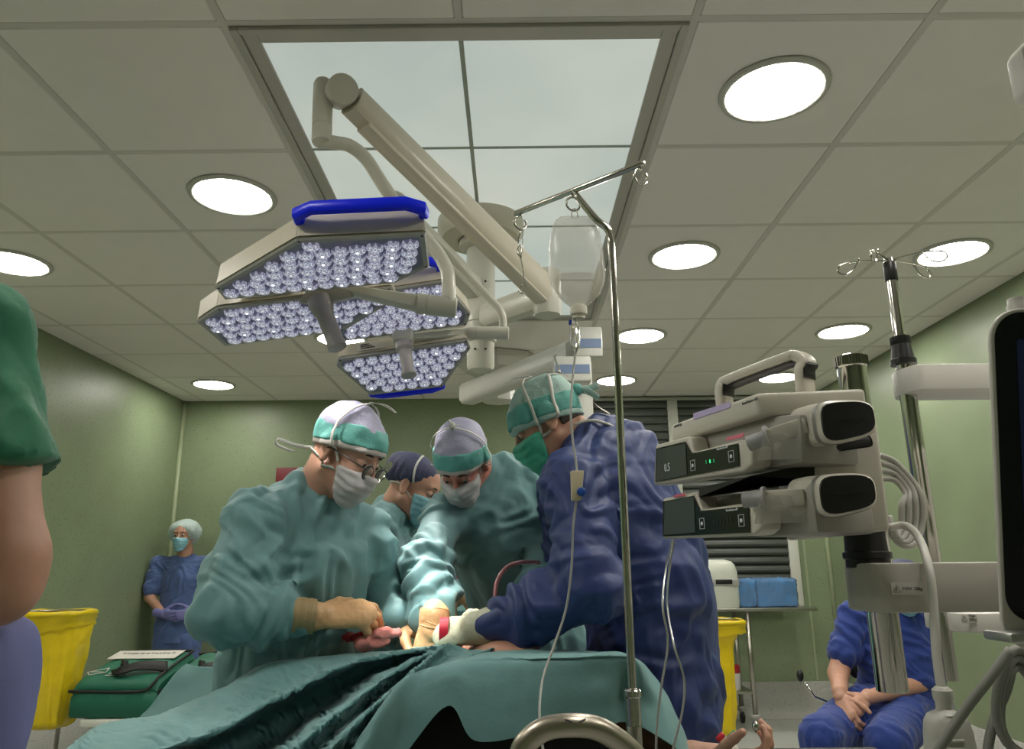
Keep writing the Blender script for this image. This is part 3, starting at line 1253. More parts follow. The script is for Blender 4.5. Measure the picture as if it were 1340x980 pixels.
MB().tube(pts, .0135, 12).build('bent_tube', m_cream2, l2)
el2 = at(516, 268, 2.58)
MB().lathe([(0, -.04), (.04, -.04), (.045, -.034), (.045, .034), (.04, .04), (0, .04)], el2, (.3, -.9, -.2), 24).build('elbow_cap', m_cream2, l2, auto=40)
mb = MB()
beam(mb, el2, (CX, CY, 2.36), (.07, .075), (.08, .10))
mb.build('spring_arm', m_cream2, l2, auto=45)

# ---- ceiling supply boom behind
bm_ = at_z(652, 470, CEIL)
boom = thing('supply_boom', 'white ceiling supply boom with blue-striped boxes behind the surgeon in blue', 'ceiling boom', (bm_.x, bm_.y, CEIL))
m_boom = mat('boom_white', (.56, .55, .51), .4)
m_stripe = mat('blue_grey_stripe', (.16, .22, .36), .4)
MB().lathe([(.30, 0), (.30, -.05), (.24, -.10), (.10, -.11), (.10, -.22), (.12, -.23), (.12, -.32), (0, -.32)], bm_, seg=8, smooth=False).build('canopy', m_boom, boom)
b0 = at(612, 516, 5.25)
b1 = at(752, 462, 4.2)
mb = MB()
beam(mb, b0, b1, (.14, .15), (.13, .14))
mb.build('swing_arm', m_boom, boom, auto=45)
MB().lathe([(.07, 0), (.07, -.26)], (bm_.x, bm_.y, b0.z + .26), seg=20).build('pivot', m_boom, boom, auto=40)
pc = at(760, 480, 4.2)
MB().box((pc.x, pc.y + .06, pc.z - .35), (.13, .10, 1.0), bev=.012).build('drop_post', m_boom, boom, auto=40)
for (u0, u1, v0, v1, s0, s1) in ((752, 786, 431, 470, .42, .72), (724, 772, 469, 502, .35, .7)):
    a, b = at(u0, v1, 4.1), at(u1, v0, 4.1)
    c = (a + b) / 2
    bx = MB().box(c, (b.x - a.x, .12, b.z - a.z), bev=.012).build('service_box', m_boom, boom, auto=40)
    h = b.z - a.z
    MB().box((c.x, c.y - .061, a.z + h * (1 - (s0 + s1) / 2)), ((b.x - a.x) * .9, .004, h * (s1 - s0))).build('stripe', m_stripe, bx)

# ------------------------------------------------------------------ infusion pole with bag
m_chrome = mat('chrome', (.62, .60, .56), .12, metal=1.0)
m_steel = mat('brushed_steel', (.42, .40, .36), .30, metal=1.0, bump=.03, bump_scale=400)
m_satin = mat('satin_tube', (.50, .45, .38), .34, metal=1.0)
m_clear = mat('clear_plastic', (.92, .90, .86), .12, trans=.9, ior=1.12)
m_bagplastic = mat('infusion_bag_plastic', (.80, .77, .70), .25, alpha=.34, spec=.8)
m_saline = mat('saline', (.80, .76, .68), .08, alpha=.38, spec=.8)
m_milk = mat('milky_plastic', (.66, .62, .52), .4)
m_tubing = mat('clear_tubing', (.62, .62, .60), .2, trans=.35, ior=1.2)

pz = at(800, 312, 1.35)
PX, PY = pz.x, pz.y
iv = thing('infusion_pole', 'slim chrome infusion pole with three hooks holding a clear fluid bag', 'infusion pole', (PX, PY, .62))
top = at(751, 252, 1.365)
pts = [(PX, PY, .62), (PX, PY, 1.0), (PX, PY, 1.4), (PX, PY, pz.z - .03)] + spline([(PX, PY, pz.z - .03), (PX - .001, PY, pz.z), (PX - .008, PY, pz.z + .022), (PX - .03, PY, pz.z + .043), top], 5)[1:]
MB().tube(pts, .0072, 14).build('pole', m_chrome, iv)
ql, qr = at(673, 280, 1.46), at(843, 213, 1.262)
MB().tube([ql, ql.lerp(qr, .02), ql.lerp(qr, .98), qr], [.005, .0062, .0062, .005], 12).build('cross_bar', m_chrome, iv)


def ring_hook(c, r, tilt, name='hook'):
    pts = []
    for k in range(22):
        a = math.radians(80 + 325 * k / 21)
        pts.append(Vector(c) + Vector((math.cos(a) * r * math.cos(tilt), math.cos(a) * r * math.sin(tilt), math.sin(a) * r)))
    pts.insert(0, Vector(c) + Vector((0, 0, r * 1.5)))
    MB().tube(pts, .0022, 8).build(name, m_chrome, iv)


ring_hook(ql.lerp(qr, .05) - Vector((0, 0, .026)), .0145, .5)
ring_hook(at(750, 267, 1.365), .0145, .3)
ring_hook(ql.lerp(qr, .97) - Vector((0, 0, .026)), .0155, .5)
zc = at(833, 925, 1.35).z
MB().lathe([(.0085, 0), (.013, .002), (.013, .045), (.015, .047), (.015, .056), (.009, .06)], (PX, PY, zc - .03), seg=20).build('collar', m_chrome, iv, auto=40)
MB().lathe([(0, 0), (.012, 0), (.0125, .002), (.0125, zc - .65), (.011, zc - .648)], (PX, PY, .62), seg=18).build('lower_sleeve', m_steel, iv, auto=40)

# wire clip hanging from one hook
c0 = ql.lerp(qr, .05) - Vector((0, 0, .040))
clip = MB()
clip.tube(spline([c0, at(678, 322, 1.455), at(683, 345, 1.455), at(686, 368, 1.455), at(688, 378, 1.455), at(683, 384, 1.455), at(679, 380, 1.455), at(684, 372, 1.455)], 5), .0014, 6)
clip.tube(spline([c0, at(684, 318, 1.45), at(681, 335, 1.45), at(676, 328, 1.45), at(681, 321, 1.45), at(682, 338, 1.45)], 5), .0014, 6)
tag(clip.build('wire_clip', m_chrome), 'small twisted wire clip dangling from the hook of the infusion pole', 'clip')

# the fluid bag
BY = 1.365
bag = thing('infusion_bag', 'clear plastic infusion bag half full of fluid on the chrome pole', 'infusion bag', at(755, 400, BY))
bt, bb = at(752, 284, BY), at(757, 404, BY)
prof = [(0, .030, .006), (.04, .038, .012), (.10, .044, .017), (.22, .050, .023), (.40, .054, .027), (.58, .055, .028), (.72, .053, .026), (.84, .044, .022), (.92, .030, .017), (.97, .018, .012), (1, .013, .010)]


def bag_grid(prof, f0, f1, shrink=0.0, n=26):
    rows = []
    for i in range(n + 1):
        f = f0 + (f1 - f0) * i / n
        w = np.interp(f, [p[0] for p in prof], [p[1] for p in prof]) - shrink
        d = np.interp(f, [p[0] for p in prof], [p[2] for p in prof]) - shrink
        c = bt.lerp(bb, f)
        row = []
        for k in range(28):
            a = 2 * math.pi * k / 28
            wr = 1 + .025 * math.sin(a * 3 + f * 9) * math.sin(f * 17 + a)
            row.append(c + Vector((math.copysign(abs(math.cos(a)) ** .8, math.cos(a)) * w * wr, math.sin(a) * d * wr, 0)))
        rows.append(row)
    return rows


g = bag_grid(prof, 0, 1)
mb = MB().grid(g, closed=True)
mb.add(g[0], [list(range(28))])
mb.add(g[-1], [list(range(28))[::-1]])
mb.build('bag_film', m_bagplastic, bag)
g = bag_grid(prof, .66, .985, .0025, 12)
mb = MB().grid(g, closed=True)
mb.add(g[0], [list(range(28))], False)
mb.add(g[-1], [list(range(28))[::-1]], False)
mb.build('fluid', m_saline, bag)
hang = MB()
hang.tube(spline([bt + Vector((-.006, 0, -.002)), bt + Vector((-.005, 0, .012)), bt + Vector((0, 0, .018)), bt + Vector((.005, 0, .012)), bt + Vector((.006, 0, -.002))], 4), .0012, 6)
hang.build('hanger_loop', m_milk, bag)
n0 = at(757, 403, BY)
MB().lathe([(.015, .004), (.0165, 0), (.0165, -.014), (.012, -.016), (.012, -.022), (0, -.022)], n0, seg=18).build('neck', m_milk, bag, auto=40)
# dripping chamber and line
line = thing('infusion_line', 'clear infusion line with drip chamber and roller clamp below the fluid bag', 'infusion line', at(750, 470, BY))
MB().lathe([(.004, 0), (.006, -.005), (.006, -.012), (.0095, -.014), (.0095, -.055), (.005, -.062), (.0025, -.07)], n0 - Vector((.009, 0, .022)), seg=16).build('drip_chamber', m_clear, line, auto=40)
MB().box(n0 - Vector((.017, .004, .03)), (.006, .006, .010), bev=.0015).build('spike_cap', mat('cap_blue', (.02, .05, .35), .4), line)
pts = spline([n0 - Vector((.009, 0, .09)), at(749, 500, 1.37), at(747, 540, 1.36), at(750, 580, 1.36), at(755, 615, 1.36), at(754, 655, 1.36), at(750, 690, 1.37), at(748, 740, 1.38), at(741, 795, 1.39), at(725, 845, 1.38),
              at(711, 885, 1.35), at(706, 925, 1.30), at(708, 960, 1.27), at(713, 1000, 1.25)], 6)
MB().tube(pts, .0022, 7).build('tubing', m_tubing, line)
ra, rb = at(756, 616, 1.355), at(753, 655, 1.355)
mb = MB()
mb.prism([ra + Vector((-.013, -.005, 0)), ra + Vector((.011, -.005, 0)), rb + Vector((.010, -.005, 0)), rb + Vector((-.007, -.005, 0))], (0, 1, 0), .013, bev=.002)
rc = mb.build('roller_clamp', mat('cream_clamp', (.62, .55, .38), .4), line, auto=40)
MB().lathe([(.007, -.004), (.008, -.003), (.008, .003), (.007, .004)], ra.lerp(rb, .72) + Vector((.009, -.004, 0)), (0, 1, 0), 14).build('roller_wheel', mat('roller_blue', (.02, .09, .42), .4), rc)

# ------------------------------------------------------------------ syringe pump stack
m_dev = mat('device_cream', (.64, .60, .53), .36)
m_dev2 = mat('device_grey', (.36, .34, .31), .4)
m_scr = mat('device_glass', (.012, .016, .014), .12)
m_lcd = mat('device_lcd', (.035, .042, .036), .2, emit=(.05, .065, .055), emit_s=.25)
m_ink = mat('grey_print', (.10, .10, .10), .5)
m_icon = mat('white_print', (.45, .47, .45), .4, emit=(.45, .47, .45), emit_s=.25)
m_clearcover = mat('clear_cover', (.60, .58, .54), .15, alpha=.28)
m_pinkflag = mat('pink_sticker', (.75, .16, .25), .5)
m_silver = mat('silver_ring', (.45, .45, .44), .3, metal=.7)

FY_, CY_ = 1.33, 1.07
pF, pC = at(857, 640, FY_), at(984, 600, CY_)
ax_ = Vector((pC.x - pF.x, pC.y - pF.y, 0)).normalized()      # along the pump, towards the camera
nf = Vector((-ax_.y, ax_.x, 0))
if nf.y > 0:
    nf = -nf                                                 # front normal
dep = -nf
UP = Vector((0, 0, 1))
stack = thing('pump_stack', 'stack of two cream syringe pumps with a carrying handle under a docking unit', 'syringe pump', at(1060, 700, 1.15))


def onf(u, v, off=0.0):
    return on_plane(u, v, pC + nf * off, nf)


def pump(front, black, lcd, icons, led, ypx, num, txt, flag, plate, body_px):
    """one syringe pump: notched front panel, display, buttons, syringe bay, driver head"""
    P = [onf(*q) for q in front]
    p = MB().prism(P, dep, .035, bev=.005, seg=3).build('front_panel', m_dev, stack, auto=35)
    MB().prism([onf(*q, .0012) for q in black], nf, .0012, bev=.0004, seg=1).build('glass_front', m_scr, p, auto=35)
    MB().prism([onf(*q, .0030) for q in lcd], nf, .0006).build('display', m_lcd, p)
    for (u, v) in icons:
        c = onf(u, v, .0032)
        s_ = .0062
        ic = MB()
        ic.tube([c - ax_ * s_ - UP * s_ * 1.3, c + ax_ * s_ - UP * s_ * 1.3, c + ax_ * s_ + UP * s_ * 1.3, c - ax_ * s_ + UP * s_ * 1.3], .0005, 4, closed=True)
        ic.lathe([(.0030, 0), (.0030, .0006), (0, .0006)], c, nf, 10)
        ic.build('button', m_icon, p)
    if led:
        for k, du in enumerate((-6, -1, 4)):
            c = onf(led[0] + du, led[1] + du * -.12, .003)
            MB().box((0, 0, 0), (.0018, .0055, .0008), M=frame(c, ax_, UP)).build('status_light', mat('green_led_%d' % (k == 1), (.02, .2, .08), .4, emit=(.05, .75, .25), emit_s=(.25, 1.6)[k == 1]), p)
    if num:
        text_mesh(num[0], .019, frame(onf(num[1], num[2], .0038), ax_, UP), m_icon, p, 'display_number', align='CENTER', sx=.8)
    text_mesh(txt[0], .0045, frame(onf(txt[1], txt[2], .0034), ax_, UP), m_icon, p, 'model_lettering')
    if flag:
        MB().prism([onf(*q, .001) for q in flag], nf, .001).build('sticker', m_pinkflag, p)
    # syringe bay behind the notch and rear housing
    rb_ = MB()
    Q = [onf(*q, -.035) for q in body_px]
    rb_.prism(Q, dep, .10, bev=.006)
    rb_.build('rear_housing', m_dev2, stack, auto=40)
    return p


up_front = [(855, 635), (857, 582), (902, 570), (907, 591), (967, 575), (979, 577), (985, 585), (984, 609), (973, 618)]
up_black = [(858, 631), (859, 587), (897, 577.5), (905.5, 593.5), (966, 580), (968, 610)]
up_lcd = [(859, 630), (860, 588), (897, 581), (899, 621)]
pump(up_front, up_black, up_lcd, [(906.5, 609), (956.7, 597)], (930, 603.5), 1.2, ('0.5', 873, 612), ('BeneFusion eSP', 938, 588), None, None,
     [(882, 625), (884, 578), (1000, 545), (1046, 541), (1050, 606), (1000, 614)])
lo_front = [(866, 705), (867, 652), (911, 643), (918, 666), (984, 657), (995, 661), (998, 669), (997, 692), (987, 700)]
lo_black = [(868, 702), (868, 656), (908, 648.5), (917, 668.5), (980, 662), (982, 697)]
lo_lcd = [(869, 700), (870, 657), (908, 650), (910, 696.5)]
pump(lo_front, lo_black, lo_lcd, [(918.5, 685), (970, 681)], None, 1.2, None, ('BeneFusion eSP', 950, 668), [(882, 651), (883, 647.5), (897, 645), (897, 648.5)], None,
     [(885, 697), (888, 655), (1010, 640), (1062, 632), (1070, 698), (1010, 703)])
# red indicator row on the lower pump
mm_ = MB()
for k in range(6):
    c = onf(934 + k * 4.6, 683.5 - k * .6, .003)
    mm_.box((0, 0, 0), (.0016, .006, .0006), M=frame(c, ax_, UP))
mm_.build('indicator_row', mat('dim_mark', (.05, .055, .05), .4), stack, kind='stuff')
# pink labelled syringe flag in the upper bay
MB().prism([at(950, 577, 1.16), at(952, 574, 1.16), at(974, 568, 1.12), at(972, 572, 1.12)], (0, 0, 1), .002).build('syringe_flag', m_pinkflag, stack)

# top docking unit: plan outline swept up
zt0, zt1 = at(984, 546, CY_).z, at(988, 514, CY_).z
dF = at(878, 560, FY_ - .01)
dC = at(989, 514, CY_)
dR = at(1131, 500, 1.047)
plan = [dF, dC, dR, Vector((dR.x + .012, dR.y + .16, 0)), Vector((dR.x - .10, dR.y + .24, 0)), Vector((dF.x + .09, dF.y + .05, 0))]
top_z = dC.z
plan_b = [Vector((p.x, p.y, top_z - .034)) for p in plan]
dock = MB().prism(plan_b, UP, .034, bev=.006, seg=3).build('docking_unit', m_dev, stack, auto=35)
pa, pb = Vector((dF.x, dF.y, 0)), Vector((dC.x, dC.y, 0))
e_ = (pb - pa).normalized()
nd = Vector((e_.y, -e_.x, 0))
if nd.y > 0:
    nd = -nd


def ond(u, v, off=.0004):
    return on_plane(u, v, dC + nd * off, nd)


MB().prism([ond(908, 549), ond(908, 541), ond(956, 525.5), ond(956, 533)], nd, .0012).build('alarm_bar', mat('lilac_bar', (.42, .36, .52), .35, emit=(.5, .4, .7), emit_s=.12), dock)
text_mesh('mindray', .0085, frame(ond(882, 558, .0008), e_, UP), m_ink, dock, 'maker_lettering')
text_mesh('BeneFusion eDS', .0062, frame(ond(971, 528.5, .0008), e_, UP), m_ink, dock, 'model_lettering')
# carrying handle arch
h0, h1 = at(940, 524, 1.225), at(1044, 496, 1.10)
hd = (Vector((h1.x, h1.y, 0)) - Vector((h0.x, h0.y, 0))).normalized()
z_lo = top_z - .004
path = [Vector((h0.x, h0.y, z_lo)), Vector((h0.x, h0.y, at(939, 507, 1.225).z)), at(950, 496, 1.215), at(1020, 469, 1.125), at(1036, 465, 1.11), at(1047, 473, 1.10), Vector((h1.x, h1.y, at(1048, 484, 1.10).z)), Vector((h1.x, h1.y, z_lo))]
pp = spline(path, 6)
sd = Vector((-hd.y, hd.x, 0))
if sd.y < 0:
    sd = -sd
rows, rows_in = [], []
for i, q in enumerate(pp):
    q = Vector(q)
    t = (Vector(pp[min(i + 1, len(pp) - 1)]) - Vector(pp[max(i - 1, 0)])).normalized()
    nn = t.cross(sd).normalized()
    c = []
    for k in range(14):
        a = 2 * math.pi * k / 14
        f = (abs(math.cos(a)) ** 4 + abs(math.sin(a)) ** 4) ** (-.25)
        c.append(q + sd * (.017 + math.cos(a) * f * .017) + nn * math.sin(a) * f * .0095)
    rows.append(c)
MB().grid(rows, closed=True).build('carrying_handle', m_dev, stack, auto=50)
gr = []
for i in range(3, len(pp) - 3):
    q, t = Vector(pp[i]), (Vector(pp[i + 1]) - Vector(pp[i - 1])).normalized()
    nn = t.cross(sd).normalized()
    if nn.z > 0:
        nn = -nn
    gr.append([q + nn * .0090 + sd * .003, q + nn * .0112 + sd * .006, q + nn * .0112 + sd * .030, q + nn * .0090 + sd * .033])
MB().grid(gr).build('grip_lining', m_black, stack)

# near end block with the two driver heads
mb = MB()
zb = at(1060, 704, 1.05).z
e0_, e1_ = at(1036, 540, 1.085), at(1137, 521, 1.055)
b0_, b1_ = at(1064, 703, 1.075), at(1166, 694, 1.055)
bk = Vector((.03, .16, 0))
vv = [b0_, b1_, Vector((e1_.x + .008, e1_.y, top_z - .03)), Vector((e0_.x, e0_.y, top_z - .03))]
mb.prism(vv, (.12, 1, 0), .16, bev=.006, seg=3)
mb.build('end_block', m_dev, stack, auto=35)
for (u0, v0, u1, v1, sh) in ((1072, 524, 1146, 575, 0), (1071, 620, 1146, 671, 0)):
    # rounded plate facing the camera, its housing runs back along the pump
    c = at((u0 + u1) / 2, (v0 + v1) / 2, 1.0)
    w = (at(u1, 550, 1.0) - at(u0, 550, 1.0)).length / 2
    h = (at(1100, v0, 1.0) - at(1100, v1, 1.0)).length / 2
    xa = Vector((.995, -.06, 0)).normalized()
    za = Vector((-.02, 0, 1))

    def rr(w, h, off, shx=0.0, n=36):
        out = []
        for k in range(n):
            a = 2 * math.pi * k / n
            f = (abs(math.cos(a)) ** 3.6 + abs(math.sin(a)) ** 3.6) ** (-1 / 3.6)
            hh = h * (1 - .14 * math.cos(a) * f)
            out.append(c + xa * (math.cos(a) * f * w) + za * (math.sin(a) * f * hh + .004 * math.cos(a)) + Vector((shx, off, 0)))
        return out
    hb = MB()
    rows = [rr(w * .93, h * .93, -.001), rr(w * 1.02, h * 1.05, .004), rr(w * 1.03, h * 1.07, .012), rr(w * 1.0, h * 1.07, .035, -.016), rr(w * .96, h * 1.03, .046, -.024), rr(w * .7, h * .8, .052, -.026)]
    hb.grid(rows, closed=True)
    hb.add(rows[-1], [list(range(36))[::-1]])
    dh = hb.build('driver_head', m_dev, stack)
    MB().grid([rr(w * 1.035, h * 1.075, .0065), rr(w * 1.045, h * 1.085, .009), rr(w * 1.045, h * 1.085, .013, -.001), rr(w * 1.03, h * 1.07, .0155, -.002)], closed=True).build('silver_ring', m_silver, dh)
    fc = MB()
    r0 = rr(w * .93, h * .93, -.0015)
    r1 = rr(w * .90, h * .90, -.0035)
    fc.grid([r0, r1], closed=True)
    fc.add(r1, [list(range(36))[::-1]])
    fc.build('dark_face', m_black, dh)
    text_mesh('BeneFusion eSP', .006, frame(c + Vector((0, -.0042, 0)), xa, za), mat('dark_print', (.02, .024, .022), .5), dh, 'face_lettering', align='CENTER')
    # plunger rod and push block of the syringe
    r_a = c + Vector((-w * 1.1 - .008, .03, -.002))
    r_b = r_a + Vector((-.042, .018, -.012 if v0 < 600 else .0))
    rod = MB()
    rod.box((0, 0, 0), ((r_a - r_b).length + .01, .015, .022), bev=.002, M=frame((r_a + r_b) / 2, r_a - r_b, (0, 1, 0)))
    rod.build('push_rod', m_dev, stack, auto=40)
    sy = MB()
    sy.lathe([(0, -.001), (.017, -.001), (.017, .003), (.011, .004), (.011, .03), (.0, .03)], r_b, (r_b - r_a) + Vector((0, .01, 0)), 18)
    sy.build('syringe_plunger', mat('syringe_grey', (.42, .42, .44), .35), stack, auto=40)
    cv = MB()
    cv.prism([r_b + Vector((-.022, -.012, -.034)), r_b + Vector((.045, -.024, -.034)), r_b + Vector((.045, -.024, .002)), r_b + Vector((-.010, -.012, .004))], (.1, 1, 0), .003, bev=.001)
    cv.build('bay_cover', m_clearcover, stack, auto=40)
MB().box((0, 0, 0), (.075, .006, .016), bev=.005, M=frame(at(1106, 582, 1.045), (1, -.04, .13), (0, 1, 0))).build('latch_slot', m_black, stack)
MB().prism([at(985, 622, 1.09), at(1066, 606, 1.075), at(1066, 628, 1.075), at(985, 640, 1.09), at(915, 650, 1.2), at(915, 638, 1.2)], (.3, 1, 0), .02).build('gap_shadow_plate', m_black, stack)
# the pole through the stack
pp0 = at(1161, 850, 1.15)
RX, RY = pp0.x, pp0.y
prod = thing('device_pole', 'short thick chrome pole through the pump stack with ridged knob on top', 'pole', (RX, RY, at(1160, 905, 1.15).z))
zk0, zk1 = at(1095, 500, 1.15).z, at(1095, 466, 1.15).z
zb0 = at(1160, 905, 1.15).z
MB().lathe([(0, 0), (.0205, 0), (.0215, .002), (.0215, zk1 - zb0 - .02)], (RX - .0, RY, zb0), seg=28).build('tube', m_chrome, prod, auto=40)
kn_ = MB()
prof = [(.0215, -.02), (.0235, -.018), (.0235, -.002), (.021, 0), (.0, 0)]
kn_.lathe(prof, (RX, RY, zk1), seg=28)
for k in range(28):
    a = 2 * math.pi * k / 28
    kn_.box((RX + .0235 * math.cos(a), RY + .0235 * math.sin(a), zk1 - .010), (.003, .003, .015))
kn_.build('knob', m_chrome, prod, auto=40)
za_, zb_ = at(1139, 697, 1.15).z, at(1139, 743, 1.15).z
cl = MB()
cl.lathe([(.028, 0), (.031, .001), (.031, .012), (.034, .014), (.034, .022), (.030, .024), (.029, za_ - zb_ + .004), (.0, za_ - zb_ + .004)], (RX - .012, RY, zb_), seg=26)
cl.build('clamp_collar', m_black, prod, auto=40)

# ------------------------------------------------------------------ bracket arms, second pole, monitor
m_arm = mat('bracket_grey', (.50, .475, .43), .42)
m_armw = mat('bracket_white', (.68, .65, .61), .42)


def bracket(name, label, u0, u1, v0, v1, Y, depth, material, rnd, extra=.62):
    a, b = at(u0, v1, Y), at(u0, v0, Y)
    z0, z1 = a.z, b.z
    x0 = (at(u0, v1, Y + depth / 2).x + at(u0, v0, Y + depth / 2).x) / 2
    x1 = at(u1, v1, Y).x + extra
    pl = []
    n = 10
    for k in range(n + 1):
        t = math.pi / 2 + math.pi * k / n
        pl.append(Vector((x0 + depth / 2 * rnd + math.cos(t) * depth / 2 * rnd, Y + depth / 2 + math.sin(t) * depth / 2, z0)))
    pl += [Vector((x1, Y, z0)), Vector((x1, Y + depth, z0))]
    o = MB().prism(pl, UP, z1 - z0, bev=.004)
    t = thing(name, label, 'bracket arm', (x0, Y, z0))
    o.build('arm_body', material, t, auto=40)
    return t, x0, z0, z1


t, x0, z0, z1 = bracket('bracket_arm', 'thick grey bracket arm with warning label holding the pump pole', 1116, 1312, 737, 803, 1.085, .13, m_arm, .55)
la, lb_ = at(1166, 762, 1.083), at(1209, 778, 1.083)
MB().box(((la.x + lb_.x) / 2, 1.0845, (la.z + lb_.z) / 2), (lb_.x - la.x, .002, la.z - lb_.z)).build('warning_label', m_paper, t)
wc = at(1173.5, 770.5, 1.082)
tr = MB()
tr.tube([wc + Vector((-.0055, 0, -.0045)), wc + Vector((.0055, 0, -.0045)), wc + Vector((0, 0, .005))], .0007, 4, closed=True)
tr.box(wc + Vector((0, 0, -.0005)), (.0009, .0009, .004))
tr.build('warning_triangle', m_ink, t)
text_mesh('MAX 20kg', .0064, frame(at(1181, 770.5, 1.0825), (1, 0, 0), (0, 0, 1)), m_ink, t, 'label_lettering')
t, x0, z0, z1 = bracket('bracket_arm', 'pale bracket arm below the thick one, behind the hanging white cord', 1222, 1312, 803, 829, 1.50, .16, m_armw, .5)
la, lb_ = at(1258, 804, 1.498), at(1279, 815, 1.498)
MB().box(((la.x + lb_.x) / 2, 1.4985, (la.z + lb_.z) / 2), (lb_.x - la.x, .002, la.z - lb_.z)).build('warning_label', m_paper, t)
wc = at(1262, 809.5, 1.496)
tr = MB()
tr.tube([wc + Vector((-.0055, 0, -.0045)), wc + Vector((.0055, 0, -.0045)), wc + Vector((0, 0, .005))], .0008, 4, closed=True)
tr.build('warning_triangle', m_ink, t)
text_mesh('Max\n20kg', .0075, frame(at(1268, 808, 1.4965), (1, 0, 0), (0, 0, 1)), m_ink, t, 'label_lettering')
t, x0, z0, z1 = bracket('bracket_arm', 'upper white bracket arm clasping the tall infusion pole beside the monitor', 1174, 1300, 476, 510, 1.50, .11, m_armw, .5)

q = at(1186, 500, 1.555)
QX, QY = q.x, q.y
ip = thing('infusion_pole', 'tall chrome pole topped by four looped wire hooks near the monitor', 'infusion pole', (QX, QY, at(1250, 890, QY).z))
zt_ = at(1161, 345, QY).z
zlow = at(1250, 890, QY).z
zcol = at(1180, 440, QY).z
MB().lathe([(0, 0), (.0165, 0), (.017, .002), (.017, zcol - zlow)], (QX, QY, zlow), seg=22).build('lower_tube', m_chrome, ip, auto=40)
MB().lathe([(.0115, 0), (.0115, zt_ - zcol), (.010, zt_ - zcol + .012), (0, zt_ - zcol + .012)], (QX, QY, zcol), seg=20).build('upper_tube', m_chrome, ip, auto=40)
zc2 = at(1184, 478, QY).z
MB().lathe([(.019, 0), (.026, .001), (.026, .012), (.023, .014), (.019, .045), (.021, .048), (.021, .062), (.012, .064)], (QX, QY, zc2), seg=22).build('height_collar', m_black, ip, auto=40)
MB().lathe([(.0125, 0), (.0135, .002), (.0135, .042), (.012, .044)], (QX, QY, at(1166, 368, QY).z), seg=20).build('sleeve', m_black, ip, auto=40)
zh = at(1162, 341, QY).z
for (u, v, Y) in ((1098, 343, 1.56), (1121, 371, 1.40), (1216, 311, 1.50), (1231, 346, 1.60)):
    e = at(u, v, Y)
    d = Vector((e.x - QX, e.y - QY, 0))
    L = .10
    d.normalize()
    o0 = Vector((QX, QY, zh))
    w = Vector((-d.y, d.x, 0))
    lo = [o0, o0 + d * .05 + UP * .001, o0 + d * .085 - UP * .002, o0 + d * .108 - UP * .010, o0 + d * .112 - UP * .024, o0 + d * .098 - UP * .030, o0 + d * .082 - UP * .022, o0 + d * .070 - UP * .004, o0 + d * .066 + UP * .006 + w * .003]
    MB().tube(spline(lo, 6), .0021, 7).build('wire_hook', m_chrome, ip)

# monitor at the picture's edge
mo = thing('patient_monitor', 'dark patient monitor screen with pale rounded bezel beside the bracket arms', 'monitor', at(1330, 850, .9))
MY = .88
p_bl = at(1313, 852, MY)
Yt = MY
while at(1296, 412, Yt).x > p_bl.x and Yt > .6:
    Yt -= .002                                            # the screen leans towards the viewer at its top
p_tl = at(1296, 404, Yt)
mx0, mz0 = p_bl.x, 0.0
mz1 = (p_tl - p_bl).length
MW = .36
lean = math.atan2(MY - Yt, p_tl.z - p_bl.z)
Mm = Matrix.Translation(p_bl) @ Matrix.Rotation(math.radians(-1), 4, 'Z') @ Matrix.Rotation(lean, 4, 'X')


def rrect(x0, x1, z0, z1, r, y, n=8):
    out = []
    for (cx_, cz_, a0) in ((x0 + r, z1 - r, 90), (x0 + r, z0 + r, 180), (x1 - r, z0 + r, 270), (x1 - r, z1 - r, 0)):
        for k in range(n + 1):
            a = math.radians(a0 + 90 * k / n)
            out.append(Mm @ Vector((cx_ + math.cos(a) * r, y, cz_ + math.sin(a) * r)))
    return out


nrm = (Mm.to_3x3() @ Vector((0, 1, 0)))
MB().prism(rrect(0, MW, mz0, mz1, .035, 0), nrm, .006, bev=.002, seg=3).build('bezel', m_armw, mo, auto=35)
MB().prism(rrect(.06, MW - .04, mz0 + .05, mz1 - .05, .03, .009), nrm, .05, bev=.01, seg=3).build('housing', m_arm, mo, auto=35)
MB().prism(rrect(.0045, MW - .0045, mz0 + .032, mz1 - .0045, .030, -.0012), nrm, .0012).build('glass', mat('monitor_glass', (.004, .005, .010), .10), mo)
MB().prism(rrect(.028, MW - .028, mz0 + .055, mz1 - .035, .004, -.0018), nrm, .0005).build('display', mat('monitor_lcd', (.004, .006, .016), .15, emit=(.02, .03, .09), emit_s=.12), mo)
kc = Mm @ Vector((.045, .02, mz1 + .002))
MB().lathe([(.011, -.01), (.011, .004), (.0095, .006), (.0095, .012), (0, .013)], kc, seg=18).build('alarm_knob', m_armw, mo, auto=40)
pl = at(1326, 833, MY - .03)
MB().box((pl.x + .05, MY - .025, pl.z), (.13, .05, .010), bev=.003).build('front_ledge', m_silver, mo, auto=40)
# a second display higher up at the edge
m2 = thing('display_unit', 'edge of a pale framed display high beside the largest ceiling lamp', 'monitor', at(1338, 90, .8))
a, b = at(1334, 52, .8), at(1338, 124, .8)
MB().prism([Vector((a.x + .008, .8, a.z)), Vector((a.x, .8, a.z - .012)), Vector((a.x, .8, b.z + .012)), Vector((a.x + .008, .8, b.z)), Vector((a.x + .2, .8, b.z)), Vector((a.x + .2, .8, a.z))], (0, 1, 0), .03, bev=.003).build('bezel', m_armw, m2, auto=40)
MB().prism([Vector((a.x + .010, .799, a.z - .004)), Vector((a.x + .004, .799, a.z - .014)), Vector((a.x + .004, .799, b.z + .014)), Vector((a.x + .010, .799, b.z + .004)), Vector((a.x + .19, .799, b.z + .004)), Vector((a.x + .19, .799, a.z - .004))], (0, 1, 0), .002).build('screen', m_black, m2)

